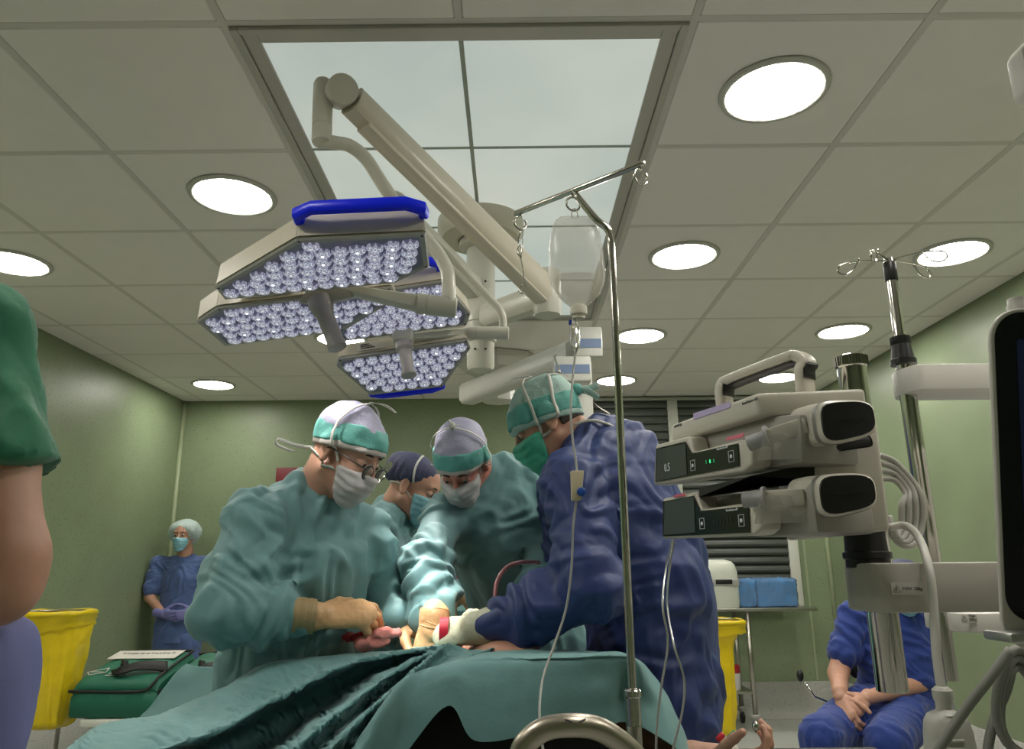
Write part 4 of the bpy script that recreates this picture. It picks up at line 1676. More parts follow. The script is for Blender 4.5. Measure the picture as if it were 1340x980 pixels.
MB().tube([Vector((a.x + .10, .815, a.z - .01)), Vector((a.x + .10, .83, a.z + .05)), Vector((a.x + .10, .83, CEIL))], .016, 12).build('ceiling_tube', m_armw, m2)
MB().lathe([(.05, 0), (.05, -.02), (.03, -.03), (0, -.03)], (a.x + .10, .83, CEIL), seg=20).build('ceiling_plate', m_armw, m2, auto=40)
# the machine tower that carries the arms stands out of view beside the monitor
tw = thing('machine_tower', 'pale anaesthesia machine tower behind the monitor carrying the bracket arms', 'medical machine', (1.46, 1.42, 0))
MB().box((1.46, 1.42, .80), (.50, .62, 1.36), bev=.02).build('cabinet', m_armw, tw, auto=40)
for k in range(3):
    dw = MB().box((1.46, 1.105, .30 + .22 * k), (.44, .012, .20), bev=.004).build('drawer', m_arm, tw, auto=40)
    MB().box((1.46, 1.095, .36 + .22 * k), (.16, .015, .018), bev=.004).build('handle', m_silver, dw)
for dx in (-.2, .2):
    for dy in (-.25, .25):
        MB().lathe([(0, -.02), (.055, -.02), (.06, 0), (.055, .02), (0, .02)], (1.46 + dx, 1.42 + dy, .06), (1, 0, 0), 16).build('caster', m_black, tw)
MB().tube([Mm @ Vector((MW / 2, .05, mz1 * .5)), (p_bl.x + .25, MY + .15, p_bl.z + .2), (1.24, 1.2, p_bl.z + .15)], .02, 12).build('support_arm', m_arm, mo)

# cables behind the pump, the white cord with its socket
m_cable = mat('grey_cable', (.40, .39, .36), .45)
m_cord = mat('white_cord', (.55, .54, .50), .42)
random.seed(3)
for k, lb in enumerate(('pale cable loop hanging from the pump stack, outermost', 'pale cable loop hanging from the pump stack, second from outside',
                        'pale cable loop hanging from the pump stack, third from outside', 'pale cable loop hanging from the pump stack, innermost')):
    o = k * 9
    pts = [at(1152, 596 + k * 10, 1.20), at(1172, 605 + k * 8, 1.20), at(1196 - o * .4, 632 + k * 5, 1.19), at(1207 - o, 655 + k * 2, 1.18), at(1206 - o, 690, 1.18), at(1196 - o * .9, 712 - k * 3, 1.17), at(1178 - o * .3, 712 - k * 6, 1.17), at(1163, 694 - k * 6, 1.18)]
    tag(MB().tube(spline(pts, 7), .0048, 9).build('cable', m_cable), lb, 'cable', 'cable loops behind the pumps')
sk = at(1233, 905, 1.02)
cord = MB().tube(spline([at(1164, 690, 1.16), at(1185, 688, 1.15), at(1203, 705, 1.12), at(1216, 745, 1.055), at(1222, 800, 1.04), at(1226, 860, 1.03), sk + Vector((0, 0, -.01))], 8), .0058, 10).build('power_cord', m_cord)
tag(cord, 'white power cord hanging in front of the bracket arms down to the socket', 'cord')
sock = thing('cable_socket', 'white plastic extension socket hanging at the end of the white cord', 'socket', sk)
s0 = sk + Vector((0, 0, .002))
MB().lathe([(.008, .004), (.012, 0), (.012, -.008), (.010, -.014), (.010, -.022), (.016, -.028)], s0, seg=20).build('strain_relief', m_cord, sock, auto=40)
rows = []
for (z, w, d) in ((-.024, .012, .010), (-.028, .020, .014), (-.036, .0245, .018), (-.05, .0265, .020), (-.085, .0285, .021), (-.088, .031, .0225), (-.12, .031, .0225), (-.124, .02, .015)):
    rows.append([s0 + Vector((math.copysign(abs(math.cos(a)) ** .55, math.cos(a)) * w, math.copysign(abs(math.sin(a)) ** .55, math.sin(a)) * d, z)) for a in [2 * math.pi * k / 28 for k in range(28)]])
mb = MB().grid(rows, closed=True)
mb.add(rows[-1], [list(range(28))])
mb.build('socket_body', m_cord, sock, auto=50)
for k in range(3):
    MB().box(s0 + Vector((-.004, -.0205, -.055 - .009 * k)), (.024, .004, .0035), bev=.0012).build('grip_rib', m_cord, sock)
m_gcable = mat('dark_grey_cable', (.24, .24, .22), .5)
tag(MB().tube(spline([at(1322, 850, .95), at(1296, 886, .95), at(1262, 930, .96), at(1226, 985, .97), at(1205, 1020, .98)], 6), .0058, 9).build('cable', m_gcable), 'dark grey cable crossing in front of the white socket', 'cable')
tag(MB().tube(spline([at(1326, 862, 1.0), at(1318, 900, 1.0), at(1300, 945, 1.0), at(1292, 985, 1.0), at(1288, 1010, 1.0)], 6), .0058, 9).build('cable', m_gcable), 'dark grey cable hanging straight down from the monitor', 'cable')
for k in range(3):
    c = at(1342 + k * 3, 920 + k * 6, .98)
    pts = [c + Vector((math.cos(a) * (.036 - k * .004), .01 * math.sin(2 * a) + k * .006, math.sin(a) * (.062 - k * .006))) for a in [2 * math.pi * j / 30 for j in range(30)]]
    tag(MB().tube(pts, .0052, 8, closed=True).build('cable_coil', m_gcable), ('dark grey coiled cable under the monitor, outer turn', 'dark grey coiled cable under the monitor, middle turn', 'dark grey coiled cable under the monitor, inner turn')[k], 'cable', 'coiled cables under the monitor')

# thin infusion lines from the pumps
for k, (lb, px) in enumerate((('thin clear line hanging from the pumps, the straighter one', [(880, 707, 1.25), (872, 740, 1.46), (867, 790, 1.3), (874, 840, 1.3), (866, 895, 1.3), (860, 945, 1.3), (858, 1000, 1.3)]),
                          ('thin clear line hanging from the pumps, the one that swings out', [(882, 707, 1.24), (876, 745, 1.26), (873, 790, 1.46), (881, 840, 1.29), (895, 888, 1.3), (893, 930, 1.3), (882, 975, 1.3), (879, 1000, 1.3)]))):
    tag(MB().tube(spline([at(*q) for q in px], 6), .0019, 7).build('infusion_line', m_tubing), lb, 'infusion line', 'thin lines from the pumps')

# ------------------------------------------------------------------ people: building blocks
m_skin = mat('skin', (.50, .27, .19), .5, sss=.12, var=.06, var_scale=30)
m_skin_red = mat('skin_flushed', (.56, .22, .17), .5, sss=.12, var=.06, var_scale=30)
m_hair = mat('brown_hair', (.045, .028, .018), .5, bump=.4, bump_scale=300, stretch=(1, 1, 5))
m_teal = mat('teal_gown', (.140, .282, .292), .62, bump=.12, bump_scale=420, var=.05, var_scale=10, sheen=.15)
m_navy = mat('blue_gown', (.024, .044, .165), .5, bump=.12, bump_scale=420, var=.06, var_scale=10, sheen=.05)
m_scrub_b = mat('blue_scrubs', (.075, .125, .30), .75, bump=.1, bump_scale=500, sheen=.2)
m_scrub_r = mat('royal_scrubs', (.010, .034, .205), .75, bump=.1, bump_scale=500, sheen=.2)
m_scrub_g = mat('green_scrubs', (.022, .185, .098), .75, bump=.12, bump_scale=500, sheen=.25, var=.08, var_scale=6)
m_trouser = mat('lavender_trousers', (.15, .165, .36), .8, bump=.1, bump_scale=500)
m_capwhite = mat('cap_white', (.40, .39, .53), .6, bump=.35, bump_scale=160)
m_capteal = mat('cap_teal', (.115, .38, .34), .6, bump=.35, bump_scale=160)
m_cappale = mat('cap_pale_green', (.36, .52, .48), .6, bump=.35, bump_scale=160)
m_capnavy = mat('cap_navy', (.055, .06, .12), .7, bump=.5, bump_scale=110)
m_bouf = mat('bouffant_white', (.42, .52, .50), .65, bump=.5, bump_scale=120)
m_hem = mat('cap_hem', (.50, .45, .43), .65, bump=.2, bump_scale=200)
m_maskw = mat('mask_white', (.50, .48, .49), .6, bump=.15, bump_scale=200)
m_maskb = mat('mask_blue', (.24, .50, .58), .6, bump=.15, bump_scale=200)
m_maskg = mat('mask_green', (.06, .40, .27), .6, bump=.2, bump_scale=160)
m_strap = mat('white_strap', (.62, .61, .56), .6)
m_glove = mat('latex_glove', (.64, .38, .19), .42, bump=.18, bump_scale=140)
m_gloveg = mat('sage_glove', (.54, .54, .40), .42, bump=.18, bump_scale=140)
m_glovep = mat('violet_glove', (.17, .17, .40), .5)
m_knit = mat('knit_cuff', (.42, .40, .28), .8, bump=.5, bump_scale=260)
m_eye = mat('eye_white', (.36, .31, .28), .25)
m_iris = mat('iris', (.05, .035, .02), .15)
m_shoe = mat('clog', (.35, .36, .36), .5)


def field_val(F, p):
    q = (V3(p) - F.lo) / F.h
    i = np.clip(np.floor(q).astype(int), 0, F.n - 2)
    f = np.clip(q - i, 0, 1)
    c = F.d[i[0]:i[0] + 2, i[1]:i[1] + 2, i[2]:i[2] + 2]
    c = c[0] * (1 - f[0]) + c[1] * f[0]
    c = c[0] * (1 - f[1]) + c[1] * f[1]
    return c[0] * (1 - f[2]) + c[1] * f[2]


class Head:
    """head with face; local axes: x forward, y to the person's left, z up; origin between the ears"""

    def __init__(s, c, fwd, up, scale=.93, neck=None, h=.0042, jaw=1.0):
        s.c = V3(c)
        f = unit(fwd)
        u = V3(up)
        u = unit(u - f * (u @ f))
        l = np.cross(u, f)
        s.R = np.stack([f, l, u], 1)
        s.s = scale
        T = s.T
        nb = V3(neck) if neck is not None else T((-.05, 0, -.20))
        lo = np.minimum(s.c - .16 * scale - .02, nb - .075)
        hi = np.maximum(s.c + .16 * scale + .02, nb + .075)
        F = s.F = Field(lo, hi, h)
        k = .016
        s.e((-.014, 0, .046), (.096, .075, .084), k)
        s.e((.030, 0, .040), (.066, .066, .070), k)
        s.e((.034, 0, -.034), (.060, .057, .080), k)
        for y in (-1, 1):
            s.k((.0, y * .050, -.050), (.066, y * .014 * jaw, -.103), .020, .020)
            s.e((.060, y * .034, -.026), (.027, .024, .026), k)
            s.k((.086, 0, .034), (.078, y * .040, .034), .013, .012, .012)
        s.k((.07, 0, -.100), (.074, 0, -.104), .022, .022)
        s.k((.094, 0, .022), (.117, 0, -.026), .008, .0125, .010)
        for y in (-1, 1):
            s.k((.100, y * .012, -.030), (.096, y * .013, -.030), .009, .009, .006)
            s.e((.106, y * .031, .010), (.016, .019, .0125), .010, True)
            s.e((.083, y * .031, .009), (.0135, .0155, .0125), .003)
        s.k((.088, -.020, -.062), (.088, .020, -.062), .010, .010, .006)
        s.k((.087, -.017, -.073), (.087, .017, -.073), .010, .010, .006)
        for y in (-1, 1):
            s.e((-.010, y * .079, .0), (.019, .0085, .033), .006)
            s.e((-.004, y * .089, .003), (.010, .006, .017), .005, True)
            s.e((-.004, y * .080, -.028), (.010, .008, .011), .006)
        s.k((-.026, 0, -.05), None, .054, .056, .03, end=nb)
        s.k((-.040, 0, .0), None, .050, .056, .03, end=nb)
        s.base = F.copy()

    def T(s, p):
        return s.c + s.R @ (np.asarray(p, float) * s.s)

    def D(s, d):
        return s.R @ unit(d)

    def e(s, c, r, k, cut=False):
        s.F.ell(s.T(c), np.asarray(r) * s.s, k * s.s, s.R, cut)

    def k(s, a, b, r0, r1, k=.014, end=None):
        s.F.cap(s.T(a), s.T(b) if end is None else end, r0 * s.s, r1 * (s.s if end is None else 1), k * s.s)

    def skin(s):
        return s.F.net()

    def piece(s, off, planes, extra=None, k=.004):
        """a layer over the head: offset by off, kept on the inner side of each (point, normal)"""
        f = s.base.copy(off * s.s)
        if extra:
            extra(f)
        for (p, n) in planes:
            f.half(s.T(p), s.D(n), k * s.s)
        return f

    def surf(s, d, off=.004, f=None, o=(0, 0, .02)):
        """point on the layer in local direction d from local origin o"""
        f = f or s.base
        d = s.D(d)
        o = s.T(o)
        t = .02
        while t < .22 and field_val(f, o + d * t) < 0:
            t += .003
        return o + d * (t - .002 + off)

    def path(s, ds, off=.004, f=None, n=5, o=(0, 0, .02)):
        pts = spline([unit(d) for d in ds], n)
        return [s.surf(d, off, f, o) for d in pts]


def wobble(V, Q, amp, sc, seed=0, it=1):
    N = normals_of(V, Q)
    V = V + N * (amp * (vnoise(V, sc, seed) + .5 * vnoise(V, sc * 2.1, seed + 3)))[:, None]
    return smooth_v(V, edges_of(Q), it, .4)


def soft(F, it=2):
    V, Q = F.net()
    return smooth_v(V, edges_of(Q), it, .45), Q


def surgical_cap(hd, root, crown, band, hem, seed=0, tilt=0.0, low=.040, back=-.045, puff=.010, tail=None):
    """tied surgical cap: crown, band and hem round the head"""
    nb_ = unit((low - back, 0, -.19))                             # plane falling from forehead to nape
    pl = lambda z: ((.09, 0, low + z), (nb_[0], 0, nb_[2]))
    pu = lambda z: ((.09, 0, low + z), (-nb_[0], 0, -nb_[2]))
    extra = lambda f: f.ell(hd.T((-.022, 0, .068)), np.array((.098, .080, .080)) * hd.s, .02, hd.R)
    f = hd.piece(puff, [pl(.040)], extra)
    V, Q = soft(f)
    V = wobble(V, Q, .0035, 28, seed)
    cap = link('cap', np_mesh('cap', V, Q), crown, root)
    f = hd.piece(puff + .003, [pl(.002), pu(.062)], extra, .003)
    V, Q = soft(f, 1)
    V = wobble(V, Q, .0028, 34, seed + 1)
    link('cap_band', np_mesh('cap_band', V, Q), band, cap)
    f = hd.piece(puff + .0005, [pl(-.012), pu(.010)], None, .003)
    V, Q = soft(f, 1)
    V = wobble(V, Q, .0015, 40, seed + 2)
    link('cap_hem', np_mesh('cap_hem', V, Q), hem, cap)
    hd.capf = hd.piece(puff + .004, [pl(-.012)], extra)
    hd.capf.d = np.minimum(hd.capf.d, hd.base.d)
    return cap


def bouffant(hd, root, material, seed, r=(.125, .115, .100), c=(-.03, 0, .055), low=.05, back=-.06):
    """gathered bouffant cap"""
    f = hd.base.copy(.008)
    ff = Field(hd.c - .17, hd.c + .17, .006)
    ff.ell(hd.T(c), np.array(r) * hd.s, .01, hd.R)
    nb_ = unit((low - back, 0, -.20))
    ff.half(hd.T((.09, 0, low)), hd.D(nb_), .02)
    V, Q = soft(ff)
    L = (V - hd.c) @ hd.R
    a = np.arctan2(L[:, 1], L[:, 0])
    lowm = np.clip((.11 * hd.s - L[:, 2]) / .10, 0, 1)
    N = normals_of(V, Q)
    V = V + N * ((.0042 * np.sin(a * 23 + 3 * vnoise(V, 20, seed)) * lowm + .005 * vnoise(V, 26, seed))[:, None])
    V = smooth_v(V, edges_of(Q), 2, .4)
    cap = link('bouffant_cap', np_mesh('bouffant_cap', V, Q), material, root)
    hd.capf = ff
    return cap


def face_mask(hd, root, material, seed=0, top=.006, bulge=1.0, pleats=True):
    def extra(f):
        f.ell(hd.T((.072, 0, -.048)), np.array((.055 * bulge, .052, .058)) * hd.s, .02, hd.R)
        f.ell(hd.T((.060, 0, -.082)), np.array((.042 * bulge, .042, .038)) * hd.s, .02, hd.R)
    f = hd.piece(.006, [((.112, 0, top - .010), (-.10, 0, 1)), ((.040, 0, -.05), (-1, 0, -.25)), ((.05, 0, -.122), (-.35, 0, -1))], extra, .006)
    V, Q = soft(f, 2)
    if pleats:
        L = (V - hd.c) @ hd.R / hd.s
        N = normals_of(V, Q)
        V = V + N * (.0012 * np.sin(L[:, 2] * 260 + 2 * vnoise(V, 20, seed)) * (L[:, 0] > .05))[:, None]
    V = wobble(V, Q, .0022, 34, seed)
    m = link('face_mask', np_mesh('face_mask', V, Q), material, root)
    hd.maskf = f
    return m


def eyes(hd, root):
    for y in (-1, 1):
        o = MB().ball(hd.T((.0845, y * .031, .009)), .0122 * hd.s, 12, 8).build('eye', m_eye, root)
        MB().lathe([(.0062, -.0008), (.0056, .0006), (0, .0012)], hd.T((.0965, y * .031, .006)), hd.D((1, 0, -.25)), 12).build('iris', m_iris, o)
        pts = [hd.surf((1, y * (.14 + .10 * k), .16 + .012 * (1 - abs(k - 1.6))), .001) for k in range(4)]
        MB().tube(pts, [.002, .003, .003, .0015], 6).build('eyebrow', m_hair, root)


def hand_prims(F, wrist, d, n, t, curl=(.5, .7, .5), thumb=(.3, .3), s=1.0, spread=.06, fat=1.0, per=None):
    """palm, four fingers and thumb; d finger direction, n palm normal, t thumb side"""
    d, w = unit(d), V3(wrist)
    n = V3(n)
    n = unit(n - d * (n @ d))
    t_ = np.cross(n, d)
    t_ = t_ if t_ @ V3(t) > 0 else -t_
    t = t_
    k = .007 * s
    F.chain([w, w + d * .03 * s, w + d * .090 * s], [.026 * s * fat, .030 * s * fat, .034 * s * fat], k, n, .50)
    for q in (-.018, .018):
        F.chain([w + d * .02 * s + t * q * .7 * s, w + d * .088 * s + t * q * 1.1 * s], [.017 * s * fat, .0165 * s * fat], k, n, .85)
    seg = [(.031, .043, .026, .021), (.0105, .047, .030, .022), (-.0105, .043, .027, .021), (-.030, .034, .021, .018)]
    tips = []
    for i, (o, a, b, c) in enumerate(seg):
        cu = per[i] if per else curl
        p = w + (d * (.093 - .006 * abs(i - 1)) + t * o) * s
        ang = 0
        dd = unit(d + t * (o / .031) * spread)
        pts = [p]
        for L, q in zip((a, b, c), cu):
            ang += q
            v = dd * math.cos(ang) + n * math.sin(ang)
            p = p + v * L * s
            pts.append(p)
        r = (.0098 if i < 3 else .0086) * s * fat
        F.chain(pts, [r * 1.05, r, r * .92, r * .78], .004 * s)
        tips.append(pts)
    p = w + (d * .018 + t * .026 + n * .006) * s
    v = unit(d * .62 + t * .72 + n * .35)
    pts = [p]
    for L, q in zip((.045, .034, .027), (0.0,) + tuple(thumb)):
        v = unit(v + (d * .75 + n * .35 - t * .45) * q)
        p = p + v * L * s
        pts.append(p)
    F.chain(pts, [.0165 * s * fat, .0125 * s * fat, .0112 * s * fat, .009 * s * fat], .006 * s)
    return tips, pts


def hand_field(wrist, reach=.23, h=.0031):
    w = V3(wrist)
    return Field(w - reach, w + reach, h)


def trunk(F, pts, wid, flat, depth, k=.05):
    """torso as flattened chain: half-widths wid, depth ratios depth"""
    for i in range(len(pts) - 1):
        F.cap(pts[i], pts[i + 1], wid[i], wid[i + 1], k, flat, (depth[i] + depth[i + 1]) / 2)


def garment(name, F, bones, material, root, seed=1, **kw):
    V, Q = soft(F, 3)
    V = cloth(V, Q, bones, seed=seed, **kw)
    return link(name, np_mesh(name, V, Q), material, root)


def strap(hd, root, ds, w=.010, off=.004, f=None, name='mask_tie', side=None, extra=None, o=(0, 0, .02), mate=None):
    pts = hd.path(ds, off, f, 6, o)
    if extra:
        pts = pts + spline([pts[-1]] + [hd.T(q) for q in extra], 5)[1:]
    P = np.array(pts)
    T = np.gradient(P, axis=0)
    out = P - hd.T(o)
    S = np.cross(T, out)
    return MB().ribbon(pts, S, w, .0012).build(name, mate or m_strap, root)


def body_core(root, pts, parts, hd=None, material=None, h=.011):
    """skin: trunk and limbs (under the clothes) with head and bare hands in one mesh"""
    lo = np.min([np.minimum(V3(a), V3(b)) - max(r0, r1) for (a, b, r0, r1) in pts], 0)
    hi = np.max([np.maximum(V3(a), V3(b)) + max(r0, r1) for (a, b, r0, r1) in pts], 0)
    F = Field(lo - .02, hi + .02, h)
    for (a, b, r0, r1) in pts:
        F.cap(a, b, r0 * .8, r1 * .8, .02)
    ms = [soft(F, 2)]
    if hd is not None:
        ms.append(hd.skin())
    ms += parts
    V, Q = join_meshes(ms)
    return link('body', np_mesh('body', V, Q), material or m_skin, root)

# ------------------------------------------------------------------ the surgeon with glasses, facing the table from the nurse's side
def gown_field(pts, extra=.10, h=.0068):
    P = np.array([V3(p) for p in pts])
    return Field(P.min(0) - extra, P.max(0) + extra, h)


sA = thing('person', 'surgeon in teal gown with glasses and tied teal cap, tan gloved hands over the patient', 'person', (at(370, 900, 2.1).x, 2.1, 0))
A = dict(neck=at(408, 652, 2.08), shR=at(330, 684, 1.95), shL=at(470, 690, 2.24), elR=at(297, 800, 1.87), wrR=at(404, 806, 1.93), elL=at(508, 772, 2.27),
         wrL=at(520, 815, 2.16), chest=at(398, 716, 2.10), waist=at(378, 850, 2.12), hip=at(366, 960, 2.12))
faceA = V3((.67, -.62, 0))
hA = Head(at(452, 594, 2.03), (.80, -.34, -.50), (.30, -.10, 1), .95, at(402, 668, 2.09))
F = gown_field(list(A.values()) + [(A['hip'].x, 2.12, .38)], .20)
low = V3((A['hip'].x, 2.14, .42))
trunk(F, [A['chest'] + Vector((0, 0, .04)), A['chest'], A['waist'], A['hip'], low], [.135, .178, .175, .19, .215], faceA, [.72, .72, .78, .8, .8])
F.cap(A['shR'], A['neck'], .072, .060, .05).cap(A['shL'], A['neck'], .072, .060, .05)
F.chain([A['shR'], A['shR'].lerp(A['elR'], .5), A['elR'], A['elR'].lerp(A['wrR'], .5), A['elR'].lerp(A['wrR'], .74)], [.074, .077, .069, .064, .055], .04)
F.chain([A['shL'], A['elL'], A['wrL']], [.076, .068, .045], .04)
F.half(hA.T((0, 0, -.150)), unit(V3(A['neck'] - A['chest']) * .9 + V3((-.25, .1, .9))), .004) if False else None
bones = [(A['chest'], A['hip'], 1.03, 1.07), (A['hip'], low, 1.0, 1.12), (A['shR'], A['elR'], 1.16, 1.10), (A['elR'], A['wrR'], 1.20, 1.08), (A['shL'], A['elL'], 1.16, 1.08), (A['elL'], A['wrL'], 1.18, 1.06), (A['neck'], A['shR'], 1.05, 1.05), (A['neck'], A['shL'], 1.05, 1.05)]
gA = garment('gown', F, bones, m_teal, sA, 3, depth=.034)
parts = []
# gloved hands
F = hand_field(A['wrR'] + (at(470, 810, 2.0) - A['wrR']) * .8, .19)
dR_ = at(482, 806, 1.98) - A['wrR']
F.chain([A['wrR'] - dR_.normalized() * .035, A['wrR'], A['wrR'] + dR_.normalized() * .035], [.038, .036, .031], .01)
hand_prims(F, A['wrR'] + dR_.normalized() * .03, dR_ + Vector((0, 0, .01)), (.0, .70, -.70), (0, .7, .7), thumb=(.6, .6), s=1.10, fat=1.06, spread=.10, per=[(.50, .55, .4), (.62, .62, .4), (.74, .66, .4), (.86, .70, .4)])
V, Q = soft(F, 1)
V = wobble(V, Q, .0011, 90, 2)
link('glove', np_mesh('glove', V, Q), m_glove, sA)
dL_ = at(575, 838, 2.12) - A['wrL']
F = hand_field(A['wrL'] + dL_ * .5, .19)
F.chain([A['elL'].lerp(A['wrL'], .75), A['wrL'], A['wrL'] + dL_.normalized() * .03], [.040, .037, .031], .01)
hand_prims(F, A['wrL'] + dL_.normalized() * .02, dL_, (.1, .0, -1), (0, -1, 0), curl=(.4, .5, .4), thumb=(.4, .4), fat=1.05)
V, Q = soft(F, 1)
link('glove', np_mesh('glove', V, Q), m_glove, sA)
d_ = (A['wrR'] - A['elR']).normalized()
Mcuff = MB()
rows = []
for k in range(15):
    t = k / 14
    c = A['wrR'] - d_ * (.075 - .090 * t)
    u_ = d_.cross(UP).normalized()
    w_ = u_.cross(d_)
    rows.append([c + (u_ * math.cos(a) + w_ * math.sin(a)) * (.0465 - .005 * t + .0012 * math.sin(k * 2.2)) for a in [2 * math.pi * j / 26 for j in range(26)]])
Mcuff.grid(rows, closed=True).build('glove_cuff', mat('stained_cuff', (.36, .26, .13), .45, bump=.2, bump_scale=140), sA)
body_core(sA, [(A['chest'], A['hip'], .10, .11), (A['neck'], A['chest'], .06, .10), (A['shR'], A['elR'], .045, .04), (A['elR'], A['wrR'], .038, .026), (A['shL'], A['elL'], .045, .04), (A['elL'], A['wrL'], .038, .026),
               (A['hip'], (A['hip'].x - .02, 2.05, .08), .08, .045), (A['hip'], (A['hip'].x + .0, 2.24, .08), .08, .045)], [], hA)
for dy in (-.07, .12):
    MB().ball((A['hip'].x + .05, 2.12 + dy, .05), (.13, .05, .05)).build('shoe', m_shoe, sA)
eyes(hA, sA)
surgical_cap(hA, sA, m_capwhite, m_capteal, m_hem, 4, low=.050, back=-.005)
face_mask(hA, sA, m_maskw, 5, bulge=1.1, top=-.006)
strap(hA, sA, [(.55, -1, -.62), (.2, -1, -.1), (-.05, -1, .5), (-.02, -.6, 1.0), (.0, -.1, 1.2)], .007, .008, hA.capf, extra=[(.0, .0, .165), (.03, .02, .172), (.05, .05, .168)])
strap(hA, sA, [(.55, -1, -.95), (.1, -1, -.9), (-.4, -1, -.75), (-.9, -.6, -.55), (-1, 0, -.5)], .011, .010, hA.base, extra=[(-.15, -.03, -.05), (-.19, -.06, -.055), (-.20, -.04, -.075), (-.15, -.02, -.07)])
strap(hA, sA, [(.55, 1, -.62), (.2, 1, -.1), (-.05, 1, .5), (-.02, .6, 1.0), (.0, .05, 1.2)], .007, .008, hA.capf, extra=[(.01, -.01, .165), (.045, .005, .178), (.075, .02, .172)])
# glasses
gl_ = MB()
for y in (-1, 1):
    gl_.tube([hA.T((.118, y * .032 + .024 * math.cos(a), -.004 + .018 * math.sin(a))) for a in [2 * math.pi * k / 20 for k in range(20)]], .0015, 6, closed=True)
    gl_.tube(spline([hA.T((.116, y * .056, .004)), hA.T((.085, y * .078, .008)), hA.T((.02, y * .084, .010)), hA.T((-.005, y * .083, .004))], 4), .0016, 6)
gl_.tube([hA.T((.118, -.009, .002)), hA.T((.122, 0, .006)), hA.T((.118, .009, .002))], .0014, 6)
gla = gl_.build('glasses', m_black, sA)
for y in (-1, 1):
    MB().lathe([(.0235, 0), (.0235, .001), (0, .0016)], hA.T((.1175, y * .032, -.004)), hA.D((1, 0, 0)), 18).build('lens_pane', m_clear, gla)
# clear eye shield standing off the mask
sh = []
for i in range(7):
    f = i / 6
    row = []
    for j in range(13):
        a = math.radians(-62 + 124 * j / 12)
        row.append(hA.T((.030 + (.098 + .012 * f) * math.cos(a), (.098 + .010 * f) * math.sin(a), -.030 + .065 * f)))
    sh.append(row)
MB().grid(sh).build('eye_shield', mat('shield_film', (.95, .95, .95), .06, trans=.97, ior=1.02), sA)

# ------------------------------------------------------------------ the surgeon who bends over the table towards the camera
sB = thing('person', 'bending surgeon in teal gown facing the camera, looking down with white cap knot', 'person', (at(722, 900, 2.72).x, 2.72, 0))
B = dict(neck=at(652, 622, 2.52), shR=at(580, 678, 2.44), shL=at(694, 640, 2.56), elR=at(556, 742, 2.24), wrR=at(569, 806, 2.06), elL=at(722, 740, 2.42), wrL=at(690, 800, 2.25),
         chest=at(655, 700, 2.54), waist=at(690, 800, 2.66), hip=at(722, 900, 2.72))
faceB = V3((-.15, -1, 0))
hB = Head(at(605, 606, 2.40), (-.16, -.62, -.80), (-.14, -.72, .62), .95, at(664, 650, 2.60))
low = V3((B['hip'].x, 2.74, .40))
F = gown_field(list(B.values()) + [low], .20)
trunk(F, [B['chest'] + Vector((.01, 0, .05)), B['chest'], B['waist'], B['hip'], low], [.130, .175, .170, .185, .21], faceB, [.72, .72, .78, .8, .8])
F.cap(B['shR'], B['neck'], .070, .058, .05).cap(B['shL'], B['neck'], .070, .058, .05)
F.chain([B['shR'], B['elR'], B['elR'].lerp(B['wrR'], .55), B['elR'].lerp(B['wrR'], .84)], [.075, .072, .068, .055], .035)
F.chain([B['shL'], B['elL'], B['wrL']], [.075, .066, .045], .035)
bones = [(B['chest'], B['hip'], 1.03, 1.10), (B['hip'], low, 1.0, 1.12), (B['shR'], B['elR'], 1.14, 1.08), (B['elR'], B['wrR'], 1.24, 1.08), (B['shL'], B['elL'], 1.14, 1.08), (B['elL'], B['wrL'], 1.2, 1.06), (B['neck'], B['shR'], 1.05, 1.08), (B['neck'], B['shL'], 1.05, 1.05)]
garment('gown', F, bones, m_teal, sB, 11, depth=.034)
# raised collar at the back of the neck
cl_ = []
for k in range(9):
    a = math.radians(-115 + 230 * k / 8)
    b_ = hB.T((-.03, 0, -.06))
    cl_.append([B['neck'] + Vector((math.sin(a) * .072, math.cos(a) * .072 + .01, -.02)), B['neck'] + Vector((math.sin(a) * .070, math.cos(a) * .070 - .005, .045)), B['neck'] + Vector((math.sin(a) * .066, math.cos(a) * .066 - .005, .045))])
MB().grid(cl_).build('collar', m_teal, sB)
dB = at(556, 862, 2.03) - B['wrR']
F = hand_field(B['wrR'] + dB * .5, .19)
F.chain([B['elR'].lerp(B['wrR'], .78), B['wrR'], B['wrR'] + dB.normalized() * .04], [.036, .039, .033], .01)
hand_prims(F, B['wrR'] + dB.normalized() * .03, dB, (-.2, .5, -.5), (1, 0, 0), curl=(.35, .4, .3), thumb=(.3, .4), fat=1.08)
V, Q = soft(F, 1)
V = wobble(V, Q, .0012, 90, 2)
link('glove', np_mesh('glove', V, Q), m_glove, sB)
rings = MB()
for k in range(6):
    c = B['wrR'] + dB.normalized() * (-.012 + .009 * k)
    u_ = dB.normalized().cross(Vector((0, 1, 0))).normalized()
    w_ = u_.cross(dB.normalized())
    rings.tube([c + (u_ * math.cos(a) + w_ * math.sin(a)) * (.0385 - .0009 * k) + dB.normalized() * .004 * math.sin(a * 2 + k) for a in [2 * math.pi * j / 24 for j in range(24)]], .0019, 6, closed=True)
rings.build('glove_cuff_folds', m_glove, sB, kind='stuff')
body_core(sB, [(B['chest'], B['hip'], .10, .11), (B['shR'], B['elR'], .045, .04), (B['elR'], B['wrR'], .038, .026), (B['shL'], B['elL'], .045, .04), (B['elL'], B['wrL'], .038, .026),
               (B['hip'], (B['hip'].x - .1, 2.72, .08), .08, .045), (B['hip'], (B['hip'].x + .1, 2.72, .08), .08, .045)], [], hB, m_skin_red)
for dx in (-.1, .1):
    MB().ball((B['hip'].x + dx, 2.60, .05), (.05, .13, .05)).build('shoe', m_shoe, sB)
eyes(hB, sB)
